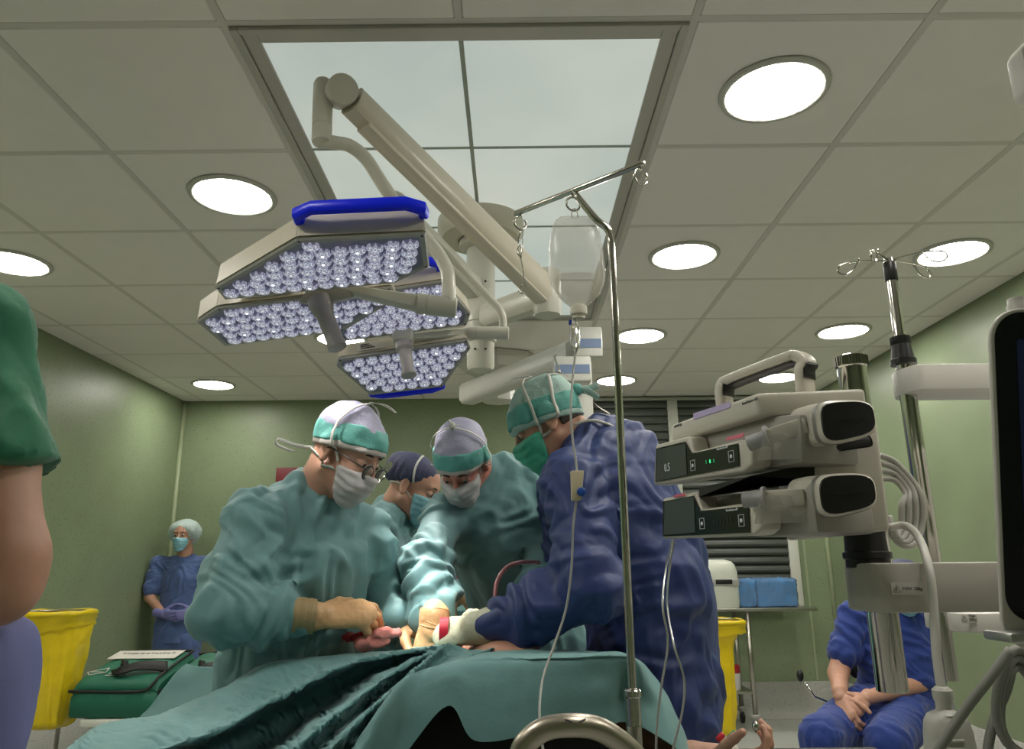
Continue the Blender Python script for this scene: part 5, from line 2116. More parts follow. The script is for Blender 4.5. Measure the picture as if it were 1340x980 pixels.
surgical_cap(hB, sB, m_capwhite, m_capteal, m_hem, 14, low=.052, back=-.03)
face_mask(hB, sB, m_maskw, 15, bulge=1.1)
strap(hB, sB, [(.5, 1, -.62), (.15, 1, -.1), (-.05, 1, .5), (0, .6, 1.0), (.0, .05, 1.2)], .006, .008, hB.capf, extra=[(.0, 0, .165), (-.01, -.01, .185)])
strap(hB, sB, [(.5, -1, -.62), (.15, -1, -.1), (-.05, -1, .5), (0, -.6, 1.0), (.0, -.05, 1.2)], .006, .008, hB.capf, extra=[(.01, 0, .168), (.01, .025, .178)])
strap(hB, sB, [(.5, 1, -.95), (.0, 1, -.6), (-.6, 1, -.1), (-1, .4, .1), (-1, 0, .1)], .006, .010, hB.base)
MB().ball(hB.T((0, 0, .165)), (.010, .010, .014)).build('cap_knot', m_strap, sB)

# ------------------------------------------------------------------ the surgeon in the blue gown, seen from behind his shoulder
sC = thing('person', 'surgeon in dark blue gown bending to the table beside the infusion pole', 'person', (at(850, 950, 2.1).x, 2.1, 0))
Cc = dict(neck=at(766, 578, 2.10), shL=at(745, 634, 1.93), shR=at(738, 640, 2.32), elL=at(782, 772, 1.84), wrL=at(650, 818, 1.93), elR=at(742, 760, 2.38), wrR=at(668, 815, 2.25),
          chest=at(800, 660, 2.12), waist=at(842, 790, 2.12), hip=at(852, 900, 2.12))
faceC = V3((-1, .12, 0))
hC = Head(at(718, 556, 2.10), (-.88, .10, -.50), (-.42, .05, .9), .95, at(770, 590, 2.11))
low = V3((Cc['hip'].x - .02, 2.12, .40))
F = gown_field(list(Cc.values()) + [low, V3(Cc['hip']) + (.12, 0, 0)], .22)
trunk(F, [Cc['neck'] + Vector((.05, 0, -.06)), Cc['chest'], Cc['waist'], Cc['hip'], low], [.125, .185, .185, .198, .21], faceC, [.72, .74, .82, .9, .9])
F.cap(Cc['neck'] + Vector((.10, 0, -.06)), Cc['waist'] + Vector((.05, 0, 0)), .11, .15, .06)
F.cap(Cc['shL'], Cc['neck'] + Vector((.02, 0, -.02)), .078, .062, .05).cap(Cc['shR'], Cc['neck'] + Vector((.02, 0, -.02)), .075, .062, .05)
F.chain([Cc['shL'], Cc['shL'].lerp(Cc['elL'], .55), Cc['elL'], Cc['elL'].lerp(Cc['wrL'], .5), Cc['elL'].lerp(Cc['wrL'], .82), Cc['wrL']], [.078, .080, .075, .071, .060, .040], .035)
F.chain([Cc['shR'], Cc['elR'], Cc['wrR']], [.078, .07, .045], .035)
# flap of the gown standing out behind
F.chain([Cc['waist'] + Vector((.12, .02, 0)), Cc['hip'] + Vector((.08, 0, 0)), Vector((Cc['hip'].x + .06, 2.10, .62))], [.06, .075, .07], .06)
bones = [(Cc['chest'], Cc['hip'], 1.05, 1.13), (Cc['hip'], low, 1.0, 1.15), (Cc['shL'], Cc['elL'], 1.16, 1.12), (Cc['elL'], Cc['wrL'], 1.24, 1.10), (Cc['shR'], Cc['elR'], 1.14, 1.08), (Cc['elR'], Cc['wrR'], 1.2, 1.06), (Cc['neck'], Cc['shL'], 1.06, 1.1), (Cc['neck'], Cc['chest'], 1.03, 1.12)]
garment('gown', F, bones, m_navy, sC, 21, depth=.036, amp=.024)
dC_ = at(585, 828, 2.0) - Cc['wrL']
F = hand_field(Cc['wrL'] + dC_ * .5, .19)
F.chain([Cc['elL'].lerp(Cc['wrL'], .85), Cc['wrL'] + dC_.normalized() * .02, Cc['wrL'] + dC_.normalized() * .06], [.043, .043, .040], .01)
hand_prims(F, Cc['wrL'] + dC_.normalized() * .045, dC_, (0, .75, -.65), (0, .65, .75), curl=(.65, .7, .4), thumb=(.3, .4), fat=1.12, s=1.12)
V, Q = soft(F, 1)
V = wobble(V, Q, .0012, 90, 2)
link('glove', np_mesh('glove', V, Q), m_gloveg, sC)
body_core(sC, [(Cc['chest'], Cc['hip'], .10, .11), (Cc['neck'], Cc['chest'], .06, .10), (Cc['shR'], Cc['elR'], .045, .04), (Cc['elR'], Cc['wrR'], .038, .026), (Cc['shL'], Cc['elL'], .045, .04), (Cc['elL'], Cc['wrL'], .038, .026),
               (Cc['hip'], (Cc['hip'].x, 2.02, .08), .08, .045), (Cc['hip'], (Cc['hip'].x, 2.22, .08), .08, .045)], [], hC)
for dy in (-.1, .1):
    MB().ball((Cc['hip'].x - .05, 2.12 + dy, .05), (.13, .05, .05)).build('shoe', m_shoe, sC)
eyes(hC, sC)
f = hC.piece(.0035, [((-.034, 0, 0), (1, 0, .1)), ((-.03, 0, -.035), (-.1, 0, -1))], None, .006)
V, Q = soft(f, 1)
link('hair', np_mesh('hair', V, Q), m_hair, sC)
surgical_cap(hC, sC, m_cappale, m_capteal, m_cappale, 24, low=.030, back=-.012, puff=.009)
face_mask(hC, sC, m_maskg, 25)
strap(hC, sC, [(.55, 1, -.75), (.35, 1, -.2), (.2, 1, .4), (.1, .7, 1.0), (-.1, .1, 1.2)], .0085, .007, hC.capf, extra=[(-.03, -.01, .16), (.02, .02, .175), (.05, .05, .165)])
strap(hC, sC, [(.55, 1, -.85), (.05, 1, -.75), (-.35, 1, -.25), (-.55, 1, .35), (-.6, .5, .8)], .0095, .008, hC.capf, extra=[(-.11, .02, .12), (-.12, .05, .16), (-.16, .05, .18)])
strap(hC, sC, [(-.3, .2, 1.2), (-.8, .2, .8), (-1, .1, .4)], .009, .008, hC.capf, extra=[(-.14, .02, .03), (-.15, .03, -.03), (-.17, .02, -.07)])
# knot of the cap tails at the back of the head
kt = MB()
kt.ball(hC.T((-.125, .02, .045)), (.018, .014, .018))
kt.build('cap_knot', m_capteal, sC)
for q in ([(-.125, .02, .045), (-.15, .03, .02), (-.165, .035, -.015)], [(-.125, .02, .045), (-.15, .02, .03), (-.185, .03, .02)]):
    MB().ribbon(spline([hC.T(p) for p in q], 4), hC.D((0, .3, 1)), .020, .0012).build('cap_tail', m_cappale, sC)
# neckline tape and tie of the gown
MB().tube(spline([at(752, 556, 2.03), at(770, 550, 2.02), at(790, 553, 2.02), at(806, 560, 2.03)], 5), .004, 8).build('neck_tape', m_strap, sC)

# ------------------------------------------------------------------ assistant with the navy bouffant cap between the surgeons
sN = thing('person', 'assistant in teal gown with navy bouffant cap, standing behind the surgeon with glasses', 'person', (at(505, 800, 2.85).x, 2.85, 0))
Nn = dict(neck=at(512, 668, 2.85), shR=at(492, 700, 2.68), shL=at(535, 694, 3.0), elR=at(505, 775, 2.66), wrR=at(570, 790, 2.72), elL=at(560, 770, 3.0), wrL=at(600, 770, 2.82),
          chest=at(508, 720, 2.86), waist=at(490, 800, 2.88), hip=at(470, 880, 2.88))
hN = Head(at(541, 640, 2.80), (.86, -.22, -.40), (.3, 0, 1), .92, at(512, 672, 2.86))
low = V3((Nn['hip'].x, 2.88, .40))
F = gown_field(list(Nn.values()) + [low], .19, .0075)
trunk(F, [Nn['chest'] + Vector((0, 0, .05)), Nn['chest'], Nn['waist'], Nn['hip'], low], [.12, .165, .165, .18, .2], (1, -.2, 0), [.75, .75, .8, .85, .85])
F.cap(Nn['shR'], Nn['neck'], .066, .052, .05).cap(Nn['shL'], Nn['neck'], .066, .052, .05)
F.chain([Nn['shR'], Nn['elR'], Nn['wrR']], [.070, .066, .042], .035)
F.chain([Nn['shL'], Nn['elL'], Nn['wrL']], [.070, .066, .042], .035)
bones = [(Nn['chest'], Nn['hip'], 1.03, 1.10), (Nn['hip'], low, 1.0, 1.1), (Nn['shR'], Nn['elR'], 1.15, 1.08), (Nn['elR'], Nn['wrR'], 1.2, 1.06), (Nn['shL'], Nn['elL'], 1.15, 1.08), (Nn['elL'], Nn['wrL'], 1.2, 1.06)]
garment('gown', F, bones, m_teal, sN, 31, depth=.032, it=40)
F = hand_field(Nn['wrL'], .17, .004)
hand_prims(F, Nn['wrL'], (.6, -.3, -.6), (0, .3, -1), (0, -1, 0), curl=(.6, .7, .5), thumb=(.4, .4))
V, Q = soft(F, 1)
link('glove', np_mesh('glove', V, Q), m_glove, sN)
body_core(sN, [(Nn['chest'], Nn['hip'], .10, .11), (Nn['neck'], Nn['chest'], .05, .10), (Nn['shR'], Nn['elR'], .04, .035), (Nn['elR'], Nn['wrR'], .034, .026), (Nn['shL'], Nn['elL'], .04, .035), (Nn['elL'], Nn['wrL'], .034, .026),
               (Nn['hip'], (Nn['hip'].x, 2.80, .08), .08, .045), (Nn['hip'], (Nn['hip'].x, 2.96, .08), .08, .045)], [], hN)
for dy in (-.08, .08):
    MB().ball((Nn['hip'].x + .05, 2.88 + dy, .05), (.12, .045, .05)).build('shoe', m_shoe, sN)
eyes(hN, sN)
bouffant(hN, sN, m_capnavy, 33, r=(.118, .098, .082), c=(-.035, 0, .058), low=.045, back=-.02)
face_mask(hN, sN, m_maskb, 35)
strap(hN, sN, [(.6, -1, -.7), (.3, -1, -.1), (.1, -1, .6), (.0, -.5, 1.1)], .008, .012, hN.capf)
strap(hN, sN, [(.6, -1, -.9), (.0, -1, -.6), (-.5, -1, -.3), (-1, -.3, -.3)], .006, .008, hN.base)

# ------------------------------------------------------------------ nurse standing in the far corner
W0 = at(239, 760, 6.28)
wx = W0.x
sW = thing('person', 'nurse in blue scrubs standing in the corner with clasped violet gloves', 'person', (wx, 6.28, 0))
zW = lambda v: at(239, v, 6.28).z
hW = Head(at(240, 702, 6.24), (.02, -1, -.02), (0, 0, 1), .93, (wx, 6.30, zW(733)), h=.005)
ch, hp = Vector((wx, 6.30, zW(755))), Vector((wx - .01, 6.30, zW(835)))
shR, shL = at(207, 737, 6.30), at(271, 737, 6.30)
elR, elL = at(196, 782, 6.26), at(281, 782, 6.26)
wrR, wrL = at(213, 803, 6.10), at(252, 800, 6.10)
F = Field((wx - .42, 5.95, .55), (wx + .42, 6.5, zW(722)), .0075)
trunk(F, [ch + UP * .05, ch, Vector((wx, 6.3, zW(795))), hp], [.13, .165, .165, .185], (0, 1, 0), [.68, .7, .72, .75])
F.cap(shR, ch + UP * .11, .062, .055, .04).cap(shL, ch + UP * .11, .062, .055, .04)
F.chain([shR, shR.lerp(elR, .72)], [.066, .072], .03)
F.chain([shL, shL.lerp(elL, .72)], [.066, .072], .03)
F.half(hp - UP * .03, (0, 0, -1), .004)
vn = V3((wx, 6.20, zW(728)))
F.cap(vn + V3((-.055, 0, .03)), vn + V3((0, -.06, -.075)), .022, .004, .0, cut=True).cap(vn + V3((.055, 0, .03)), vn + V3((0, -.06, -.075)), .022, .004, .0, cut=True).cap(vn + V3((0, -.03, .03)), vn + V3((0, -.08, -.05)), .045, .006, .0, cut=True)
garment('scrub_top', F, [(ch, hp, 1.02, 1.10), (shR, elR, 1.08, 1.08), (shL, elL, 1.08, 1.08)], m_scrub_b, sW, 41, it=20, depth=.02, amp=.014)
F = Field((wx - .30, 6.1, .05), (wx + .30, 6.5, zW(828)), .0085)
for s_ in (-1, 1):
    F.chain([hp + Vector((s_ * .085, 0, -.02)), Vector((wx + s_ * .085, 6.30, .45)), Vector((wx + s_ * .085, 6.30, .10))], [.105, .085, .08], .02)
F.cap(hp + Vector((-.06, 0, .02)), hp + Vector((.06, 0, .02)), .12, .12, .03)
F.half((0, 0, .09), (0, 0, -1), .004)
garment('scrub_trousers', F, [(hp, (wx, 6.3, .1), 1.04, 1.06)], m_scrub_b, sW, 42, it=15, depth=.02, amp=.012)
for s_ in (-1, 1):
    MB().ball((wx + s_ * .09, 6.22, .045), (.05, .13, .045)).build('shoe', m_shoe, sW)
hands = []
for (w, d, t, nn) in ((wrR, at(236, 807, 6.05) - wrR, (0, -1, .2), (.3, 1, 0)), (wrL, at(226, 808, 6.04) - wrL, (0, -1, .2), (-.3, 1, 0))):
    F = hand_field(w + Vector(d) * .4, .17, .0042)
    F.cap(w - Vector(d).normalized() * .06, w, .034, .031, .01)
    hand_prims(F, w, d, nn, t, curl=(.35, .4, .3), fat=1.05)
    V, Q = soft(F, 1)
    link('glove', np_mesh('glove', V, Q), m_glovep, sW)
body_core(sW, [(ch, hp, .11, .12), (ch + UP * .1, ch, .06, .11), (shR, shR.lerp(elR, .6), .045, .058), (shR.lerp(elR, .6), elR, .058, .050), (elR, wrR, .050, .036), (shL, shL.lerp(elL, .6), .045, .058), (shL.lerp(elL, .6), elL, .058, .050), (elL, wrL, .050, .036),
               (ch + UP * .11, Vector((wx, 6.29, zW(727))), .085, .07), (hp, (wx - .085, 6.3, .1), .08, .045), (hp, (wx + .085, 6.3, .1), .08, .045)], [], hW)
eyes(hW, sW)
bouffant(hW, sW, m_bouf, 43, r=(.125, .140, .112), c=(-.035, 0, .040), low=.062, back=-.14)
face_mask(hW, sW, m_maskb, 44, top=.0)

# ------------------------------------------------------------------ seated person in royal blue scrubs
SY = 4.05
sx_ = at(1166, 800, SY).x
seat_z = .47
sS = thing('person', 'seated person in royal blue scrubs with hands folded between the knees', 'person', (sx_, SY, 0))
neck = at(1166, 786, SY)
shR, shL = at(1116, 806, SY), at(1216, 806, SY)
elR, elL = at(1097, 882, SY - .06), at(1219, 890, SY - .06)
wrR, wrL = at(1100, 912, SY - .30), at(1132, 914, SY - .30)
pel = Vector((sx_ + .02, SY + .06, seat_z + .12))
ch = Vector((sx_ + .005, SY + .01, neck.z - .20))
kR, kL = at(1072, 938, SY - .42), at(1158, 945, SY - .46)
hS = Head(Vector((neck.x + .03, SY - .12, neck.z + .072)), (-.1, -1, -.75), (0, -.5, 1), .93, neck + Vector((0, .02, -.02)), h=.006)
F = Field((sx_ - .42, SY - .3, .42), (sx_ + .42, SY + .35, neck.z + .03), .0075)
trunk(F, [ch + UP * .08, ch, (ch + pel) / 2 + Vector((0, -.03, 0)), pel], [.14, .19, .195, .20], (0, 1, 0), [.70, .74, .82, .82])
F.cap(shR, neck - UP * .05, .068, .058, .04).cap(shL, neck - UP * .05, .068, .058, .04)
F.chain([shR, shR.lerp(elR, .62)], [.072, .076], .03)
F.chain([shL, shL.lerp(elL, .62)], [.072, .076], .03)
for (a, b) in ((shR, elR), (shL, elL)):
    pass
garment('scrub_top', F, [(neck, pel, 1.12, 1.08), (shR, elR, 1.08, 1.08), (shL, elL, 1.08, 1.08)], m_scrub_r, sS, 51, it=25, depth=.024, amp=.018)
F = Field((sx_ - .75, SY - .72, .05), (sx_ + .42, SY + .3, .78), .0085)
F.cap(pel + Vector((-.08, 0, -.04)), pel + Vector((.08, 0, -.04)), .15, .15, .03)
for (k_, s_) in ((kR, -1), (kL, 1)):
    F.chain([pel + Vector((s_ * .09, 0, -.05)), Vector(k_) - UP * .075, Vector((k_.x, k_.y + .02, .12))], [.125, .092, .075], .03)
F.half((0, 0, .10), (0, 0, -1), .004)
garment('scrub_trousers', F, [(pel, kR, 1.10, 1.06), (pel, kL, 1.10, 1.06), (kR, (kR.x, kR.y, .1), 1.04, 1.08), (kL, (kL.x, kL.y, .1), 1.04, 1.08)], m_scrub_r, sS, 52, it=25, depth=.022, amp=.016)
for k_ in (kR, kL):
    MB().ball((k_.x, k_.y - .05, .05), (.05, .13, .05)).build('shoe', m_shoe, sS)
hm_ = []
for (w, d, t, nn) in ((wrR, at(1112, 945, SY - .38) - wrR, (.8, -1, .2), (.8, 1, .1)), (wrL, at(1112, 935, SY - .38) - wrL, (-.4, -1, .5), (-.2, 1, -.5))):
    F = hand_field(w + Vector(d) * .4, .17, .0036)
    F.cap(w - Vector(d).normalized() * .03, w, .030, .028, .01)
    hand_prims(F, w, d, nn, t, curl=(.6, .8, .6), fat=1.05, spread=0)
    hm_.append(soft(F, 1))
body_core(sS, [(ch, pel, .12, .13), (neck - UP * .04, ch, .06, .11), (shR, elR, .070, .062), (elR, wrR, .060, .040), (shL, elL, .070, .062), (elL, wrL, .060, .040),
               (pel, kR - UP * .07, .08, .06), (pel, kL - UP * .07, .08, .06), (kR - UP * .07, (kR.x, kR.y, .1), .055, .04), (kL - UP * .07, (kL.x, kL.y, .1), .055, .04)], hm_, hS)
eyes(hS, sS)
bouffant(hS, sS, m_capnavy, 53, low=.055, back=-.05, r=(.108, .098, .080), c=(-.03, 0, .050))
face_mask(hS, sS, m_maskb, 54)

# ------------------------------------------------------------------ person in green scrubs close to the camera, only the arm in view
GY = .92
sG = thing('person', 'bare arm and short green scrub sleeve of a person standing close by', 'person', (at(-130, 700, 1.0).x, 1.0, 0))
sh = at(-30, 425, GY)
el = at(-4, 765, GY - .02)
tx = at(-225, 600, 1.0).x
hG = Head((tx - .06, 1.02, 1.76), (.75, .65, -.1), (0, 0, 1), .95, (tx, 1.0, 1.56), h=.007)
lo_g, hi_g = (tx - .34, .66, .96), (sh.x + .16, 1.38, 1.64)
hipx = at(-118, 900, 1.0).x
F = Field(lo_g, hi_g, .0062)
trunk(F, [(tx, 1.0, 1.50), (tx, 1.0, 1.36), (hipx - .05, 1.0, 1.04)], [.13, .18, .165], (.65, .75, 0), [.7, .7, .8])
F.cap(sh + Vector((-.005, .01, .0)), (tx + .03, 1.0, 1.54), .062, .055, .04)
F.half((0, 0, 1.0), (0, 0, -1), .004)
he = sh.lerp(el, .58)
Fs = Field(lo_g, hi_g, .0062)
Fs.chain([sh, sh.lerp(el, .3), he, he + (el - sh) * .25], [.052, .060, .076, .082], .03)
Fs.half(at(50, 605, GY), Vector((.36, 0, -1)), .004)
hh = np.clip(.5 + .5 * (F.d - Fs.d) / .03, 0, 1)
F.d = F.d * (1 - hh) + Fs.d * hh - .03 * hh * (1 - hh)
gG = garment('scrub_top', F, [((tx, 1.0, 1.5), (tx, 1.0, 1.1), 1.02, 1.06), (sh, el, 1.03, 1.12)], m_scrub_g, sG, 61, it=22, depth=.02, amp=.013)
F = Field((tx - .30, .70, .06), (at(90, 900, .95).x, 1.34, 1.20), .0085)
for s_ in (-1, 1):
    F.chain([(hipx + s_ * .06, 1.0 - s_ * .06, 1.10), (hipx + s_ * .075, 1.0 - s_ * .08, .8), (hipx + s_ * .08, 1.0 - s_ * .09, .1)], [.115, .110, .085], .03)
F.half((0, 0, .10), (0, 0, -1), .004).half((0, 0, 1.165), (0, 0, 1), .006)
garment('trousers', F, [((hipx, 1.0, 1.1), (hipx, 1.0, .1), 1.03, 1.10)], m_trouser, sG, 62, it=20, depth=.02, amp=.016)
wr = Vector((el.x - .20, 1.06, 1.235))
hgf = hand_field(wr, .16, .005)
hand_prims(hgf, wr, (-.9, .3, .0), (-1, -.5, 0), (0, 0, 1), curl=(.4, .4, .3))
arm = Field((el.x - .30, .7, 1.08), (el.x + .14, 1.35, 1.5), .0055)
arm.chain([sh, sh.lerp(el, .55), el + Vector((0, 0, .03)), el], [.046, .052, .047, .042], .02)
arm.chain([el, el.lerp(wr, .35), wr], [.043, .046, .030], .02)
body_core(sG, [((tx, 1.0, 1.45), (tx, 1.0, 1.1), .10, .11), ((hipx, 1.0, 1.1), (hipx + .08, .91, .1), .08, .045), ((hipx, 1.0, 1.1), (hipx - .08, 1.09, .1), .08, .045)], [soft(arm, 2), soft(hgf, 1)], hG)
bouffant(hG, sG, m_bouf, 63, low=.06, back=-.1)
face_mask(hG, sG, m_maskb, 64)
for s_ in (-1, 1):
    MB().ball((hipx + s_ * .08 + .04, 1.0 - s_ * .09 + .04, .05), (.10, .10, .05)).build('shoe', m_shoe, sG)

# ------------------------------------------------------------------ patient under the drape, one forearm out on the arm board
sP = thing('person', 'patient under the teal drape, bare hand out on the arm board', 'person', (-.10, 2.2, .86))
ang_w = at(938, 990, 1.68)
shp, elp = Vector((.16, 1.78, .93)), Vector((.34, 1.68, ang_w.z - .005))
F = hand_field(ang_w + Vector((.07, 0, 0)), .17, .0032)
F.chain([elp, ang_w - Vector((.05, 0, 0)), ang_w], [.036, .029, .025], .01)
dP = at(1008, 990, 1.62) - ang_w
hand_prims(F, ang_w, dP, (0, .25, 1), (.2, -1, .1), thumb=(.5, .2), per=[(.35, .9, .6), (.55, 1.0, .7), (.6, 1.0, .7), (.6, 1.0, .6)], s=.86)
body_core(sP, [((-.02, 1.90, .95), (-.14, 2.45, .94), .13, .13), ((-.02, 1.90, .95), (.0, 1.78, .93), .10, .08), ((-.14, 2.45, .94), (-.27, 3.02, .91), .10, .05), ((-.14, 2.45, .94), (-.17, 3.02, .91), .10, .05), (shp, elp, .045, .038), (Vector((-.01, 1.86, .93)), shp, .06, .05), (elp, ang_w, .042, .03)],
          [soft(F, 1)], Head((.02, 1.64, .92), (0, -.1, 1), (.1, -1, 0), .92, (.0, 1.80, .93), h=.008))
tp = MB()
for k, (o, r) in enumerate(((-.02, .031), (.012, .0315))):
    pass
rows = []
for k in range(8):
    c = ang_w + dP.normalized() * (-.028 + .010 * k)
    rows.append([c + Vector((0, math.cos(a) * .031, math.sin(a) * (.024 if math.sin(a) > 0 else .022))) for a in [2 * math.pi * j / 20 for j in range(20)]])
V = [[Vector(q) for q in r] for r in rows]
MB().grid(rows, closed=True).build('wrist_tape', mat('clear_tape', (.70, .64, .58), .3), sP)
MB().lathe([(.005, -.006), (.006, 0), (.006, .010), (.004, .013)], at(941, 966, 1.65), (.6, 0, .5), 12).build('port_cap', mat('red_cap', (.5, .02, .03), .4), sP)
MB().lathe([(.005, -.006), (.006, 0), (.006, .012), (.004, .015)], at(956, 964, 1.65), (.8, 0, .6), 12).build('port_cap', mat('green_cap', (.01, .22, .10), .4), sP)
MB().lathe([(.006, -.004), (.007, 0), (.007, .006), (.003, .012)], at(989, 952, 1.60), (0, 0, 1), 12).build('finger_sensor', m_chrome, sP)

# ------------------------------------------------------------------ operating table, drape, rail
m_drape = mat('teal_drape', (.142, .300, .302), .68, bump=.16, bump_scale=130, var=.05, var_scale=7, stretch=(1, 1, 1), sheen=.15)
tb = thing('operating_table', 'black padded operating table under the teal drape', 'operating table', (-.10, 2.3, 0))
m_pad = mat('black_pad', (.010, .010, .011), .55)
TM = Matrix.Translation((-.10, 2.25, 0)) @ Matrix.Rotation(math.radians(12.3), 4, 'Z')
MB().box((0, 0, .80), (.46, 1.62, .07), bev=.02, M=TM).build('mattress', m_pad, tb, auto=40)
MB().box((0, 0, .74), (.45, 1.58, .05), bev=.008, M=TM).build('frame', m_steel, tb, auto=40)
MB().box((0, .1, .40), (.28, .40, .66), bev=.02, M=TM).build('column', m_steel, tb, auto=40)
MB().box((0, .1, .06), (.42, .95, .11), bev=.03, M=TM).build('foot', m_pad, tb, auto=40)
MB().box((.50, 1.68, .825), (.54, .15, .035), bev=.012).build('arm_board', m_pad, tb, auto=40)
MB().box((-.42, 1.68, .825), (.54, .15, .035), bev=.012).build('arm_board', m_pad, tb, auto=40)
MB().box((.225, 1.36, .645), (.10, .035, .05), bev=.006).build('pole_clamp', m_steel, tb, auto=40)
MB().box((.10, 1.42, .70), (.40, .05, .04), bev=.006).build('head_bar', m_steel, tb, auto=40)
MB().box((-.03, 1.55, .85), (.38, .05, .24), bev=.02).build('dark_opening_fill', m_pad, tb, auto=40)  # added black block, stands in for the darkness inside the drape opening

ribs = [
    [(600, 843, 2.05), (520, 850, 2.0), (430, 857, 1.95), (352, 867, 1.90), (290, 899, 1.85), (210, 931, 1.75), (130, 950, 1.65), (85, 980, 1.55)],
    [(602, 845, 2.0), (520, 853, 1.94), (440, 867, 1.87), (372, 893, 1.80), (318, 922, 1.74), (235, 938, 1.66), (150, 955, 1.58), (92, 992, 1.50)],
    [(600, 846, 1.95), (525, 853, 1.87), (453, 869, 1.78), (396, 895, 1.70), (341, 923, 1.63), (291, 950, 1.57), (222, 974, 1.51), (150, 1005, 1.45)],
    [(600, 847, 1.955), (525, 854.5, 1.875), (453, 871.5, 1.79), (396, 898, 1.71), (341, 926.5, 1.64), (291, 953.5, 1.58), (222, 978, 1.52), (150, 1009, 1.46)],
    [(598, 849, 1.99), (525, 858, 1.95), (458, 878, 1.91), (404, 906, 1.87), (352, 936, 1.83), (305, 962, 1.78), (245, 988, 1.72), (180, 1020, 1.66)],
    [(596, 851, 1.98), (527, 866, 1.93), (474, 892, 1.89), (426, 923, 1.86), (378, 957, 1.82), (330, 988, 1.76), (285, 1015, 1.69), (235, 1048, 1.62)],
    [(582, 846, 1.88), (532, 868, 1.79), (480, 901, 1.69), (432, 936, 1.60), (388, 970, 1.52), (348, 1005, 1.45), (308, 1035, 1.40), (265, 1065, 1.35)],
    [(588, 850, 1.89), (540, 879, 1.83), (495, 912, 1.75), (452, 947, 1.67), (412, 982, 1.59), (375, 1015, 1.51), (340, 1046, 1.46), (300, 1076, 1.41)],
    [(586, 840, 1.84), (550, 866, 1.74), (507, 903, 1.62), (465, 941, 1.53), (425, 980, 1.45), (392, 1015, 1.40), (360, 1046, 1.37), (325, 1080, 1.34)],
    [(602, 846, 1.85), (570, 871, 1.77), (530, 906, 1.68), (490, 944, 1.60), (455, 984, 1.53), (425, 1018, 1.47), (395, 1050, 1.43), (362, 1085, 1.40)],
    [(640, 850, 1.80), (600, 862, 1.66), (552, 878, 1.53), (520, 896, 1.47), (495, 930, 1.43), (478, 968, 1.41), (466, 1004, 1.40), (455, 1040, 1.39)],
    [(650, 850, 1.90), (622, 856, 1.72), (580, 868, 1.54), (556, 879, 1.49), (544, 902, 1.465), (534, 932, 1.45), (524, 966, 1.44), (514, 1005, 1.43)],
    [(660, 849, 1.95), (640, 853, 1.75), (612, 862, 1.55), (600, 869, 1.50), (595, 882, 1.475), (591, 896, 1.465), (588, 910, 1.46), (585, 924, 1.455)],
    [(675, 849, 2.0), (660, 853, 1.75), (642, 860, 1.54), (636, 867, 1.50), (633, 890, 1.475), (629, 918, 1.46), (625, 945, 1.45), (621, 969, 1.445)],
    [(705, 851, 2.0), (703, 855, 1.75), (702, 860, 1.52), (701, 865, 1.49), (700, 887, 1.475), (698, 912, 1.465), (696, 938, 1.46), (694, 962, 1.455)],
    [(750, 852, 1.95), (752, 855, 1.72), (753, 859, 1.51), (754, 864, 1.485), (755, 886, 1.475), (755, 908, 1.465), (755, 932, 1.46), (755, 956, 1.455)],
    [(780, 853, 1.90), (788, 855, 1.70), (796, 857, 1.50), (798, 862, 1.48), (799, 884, 1.475), (799, 906, 1.465), (798, 928, 1.46), (798, 948, 1.455)],
    [(800, 853, 1.85), (812, 855, 1.66), (820, 858, 1.51), (823, 864, 1.49), (818, 882, 1.50), (813, 905, 1.51), (814, 925, 1.50), (818, 945, 1.49)],
    [(812, 856, 1.80), (826, 859, 1.64), (834, 864, 1.52), (838, 871, 1.49), (842, 892, 1.49), (840, 915, 1.50), (842, 936, 1.49), (846, 955, 1.48)],
    [(820, 857, 1.90), (836, 865, 1.76), (846, 876, 1.62), (853, 888, 1.58), (862, 907, 1.56), (872, 930, 1.55), (883, 956, 1.54), (893, 986, 1.53)],
    [(825, 858, 2.0), (842, 868, 1.92), (856, 885, 1.82), (866, 900, 1.76), (880, 925, 1.72), (893, 952, 1.70), (905, 982, 1.68), (915, 1012, 1.66)],
]
R_ = np.array([[V3(at(*q)) for q in r] for r in ribs])
for k_ in (6, 8):                                  # ridges stand further out of the folds
    R_[k_][1:] += np.array([.02, -.03, .012])
SUB_A, SUB_B = 10, 40
G1 = np.array([spline(r, SUB_B) for r in R_])
G2 = np.array([spline(G1[:, j], SUB_A) for j in range(G1.shape[1])]).transpose(1, 0, 2)
nr, nc = G2.shape[:2]
tu = np.gradient(G2, axis=1)
tv = np.gradient(G2, axis=0)
Nd = np.cross(tv, tu)
Nd /= np.maximum(np.linalg.norm(Nd, axis=2, keepdims=True), 1e-9)
fl = G2.reshape(-1, 3)
# crepe: fine wrinkles across the long folds, soft dents on the flat front
run = np.cumsum(np.linalg.norm(tu, axis=2), 1).ravel()
rid = (np.arange(nr)[:, None] / SUB_A * np.ones(nc)).ravel()
w_f = np.clip((10.2 - rid) / 1.2, 0, 1) * np.clip(rid / 1.0, .25, 1)
crepe = vnoise(np.stack([run * 62 + 1.6 * vnoise(fl, 30, 4), rid * 1.1, rid * 0], 1), 1, 7)
disp = .0058 * (1 - 2 * np.abs(crepe)) * w_f + .0045 * vnoise(fl, 11, 2) + .0018 * vnoise(fl, 34, 3) * (1 - .5 * w_f)
for c0 in (13.45, 13.75):
    disp += -.0035 * np.exp(-((rid - c0) / .06) ** 2) * (run > .35)
G2 = (fl + Nd.reshape(-1, 3) * disp[:, None]).reshape(nr, nc, 3)
dr = MB().grid(G2).build('surgical_drape', m_drape)
tag(dr, 'teal crepe surgical drape over the patient, in deep folds', 'drape')
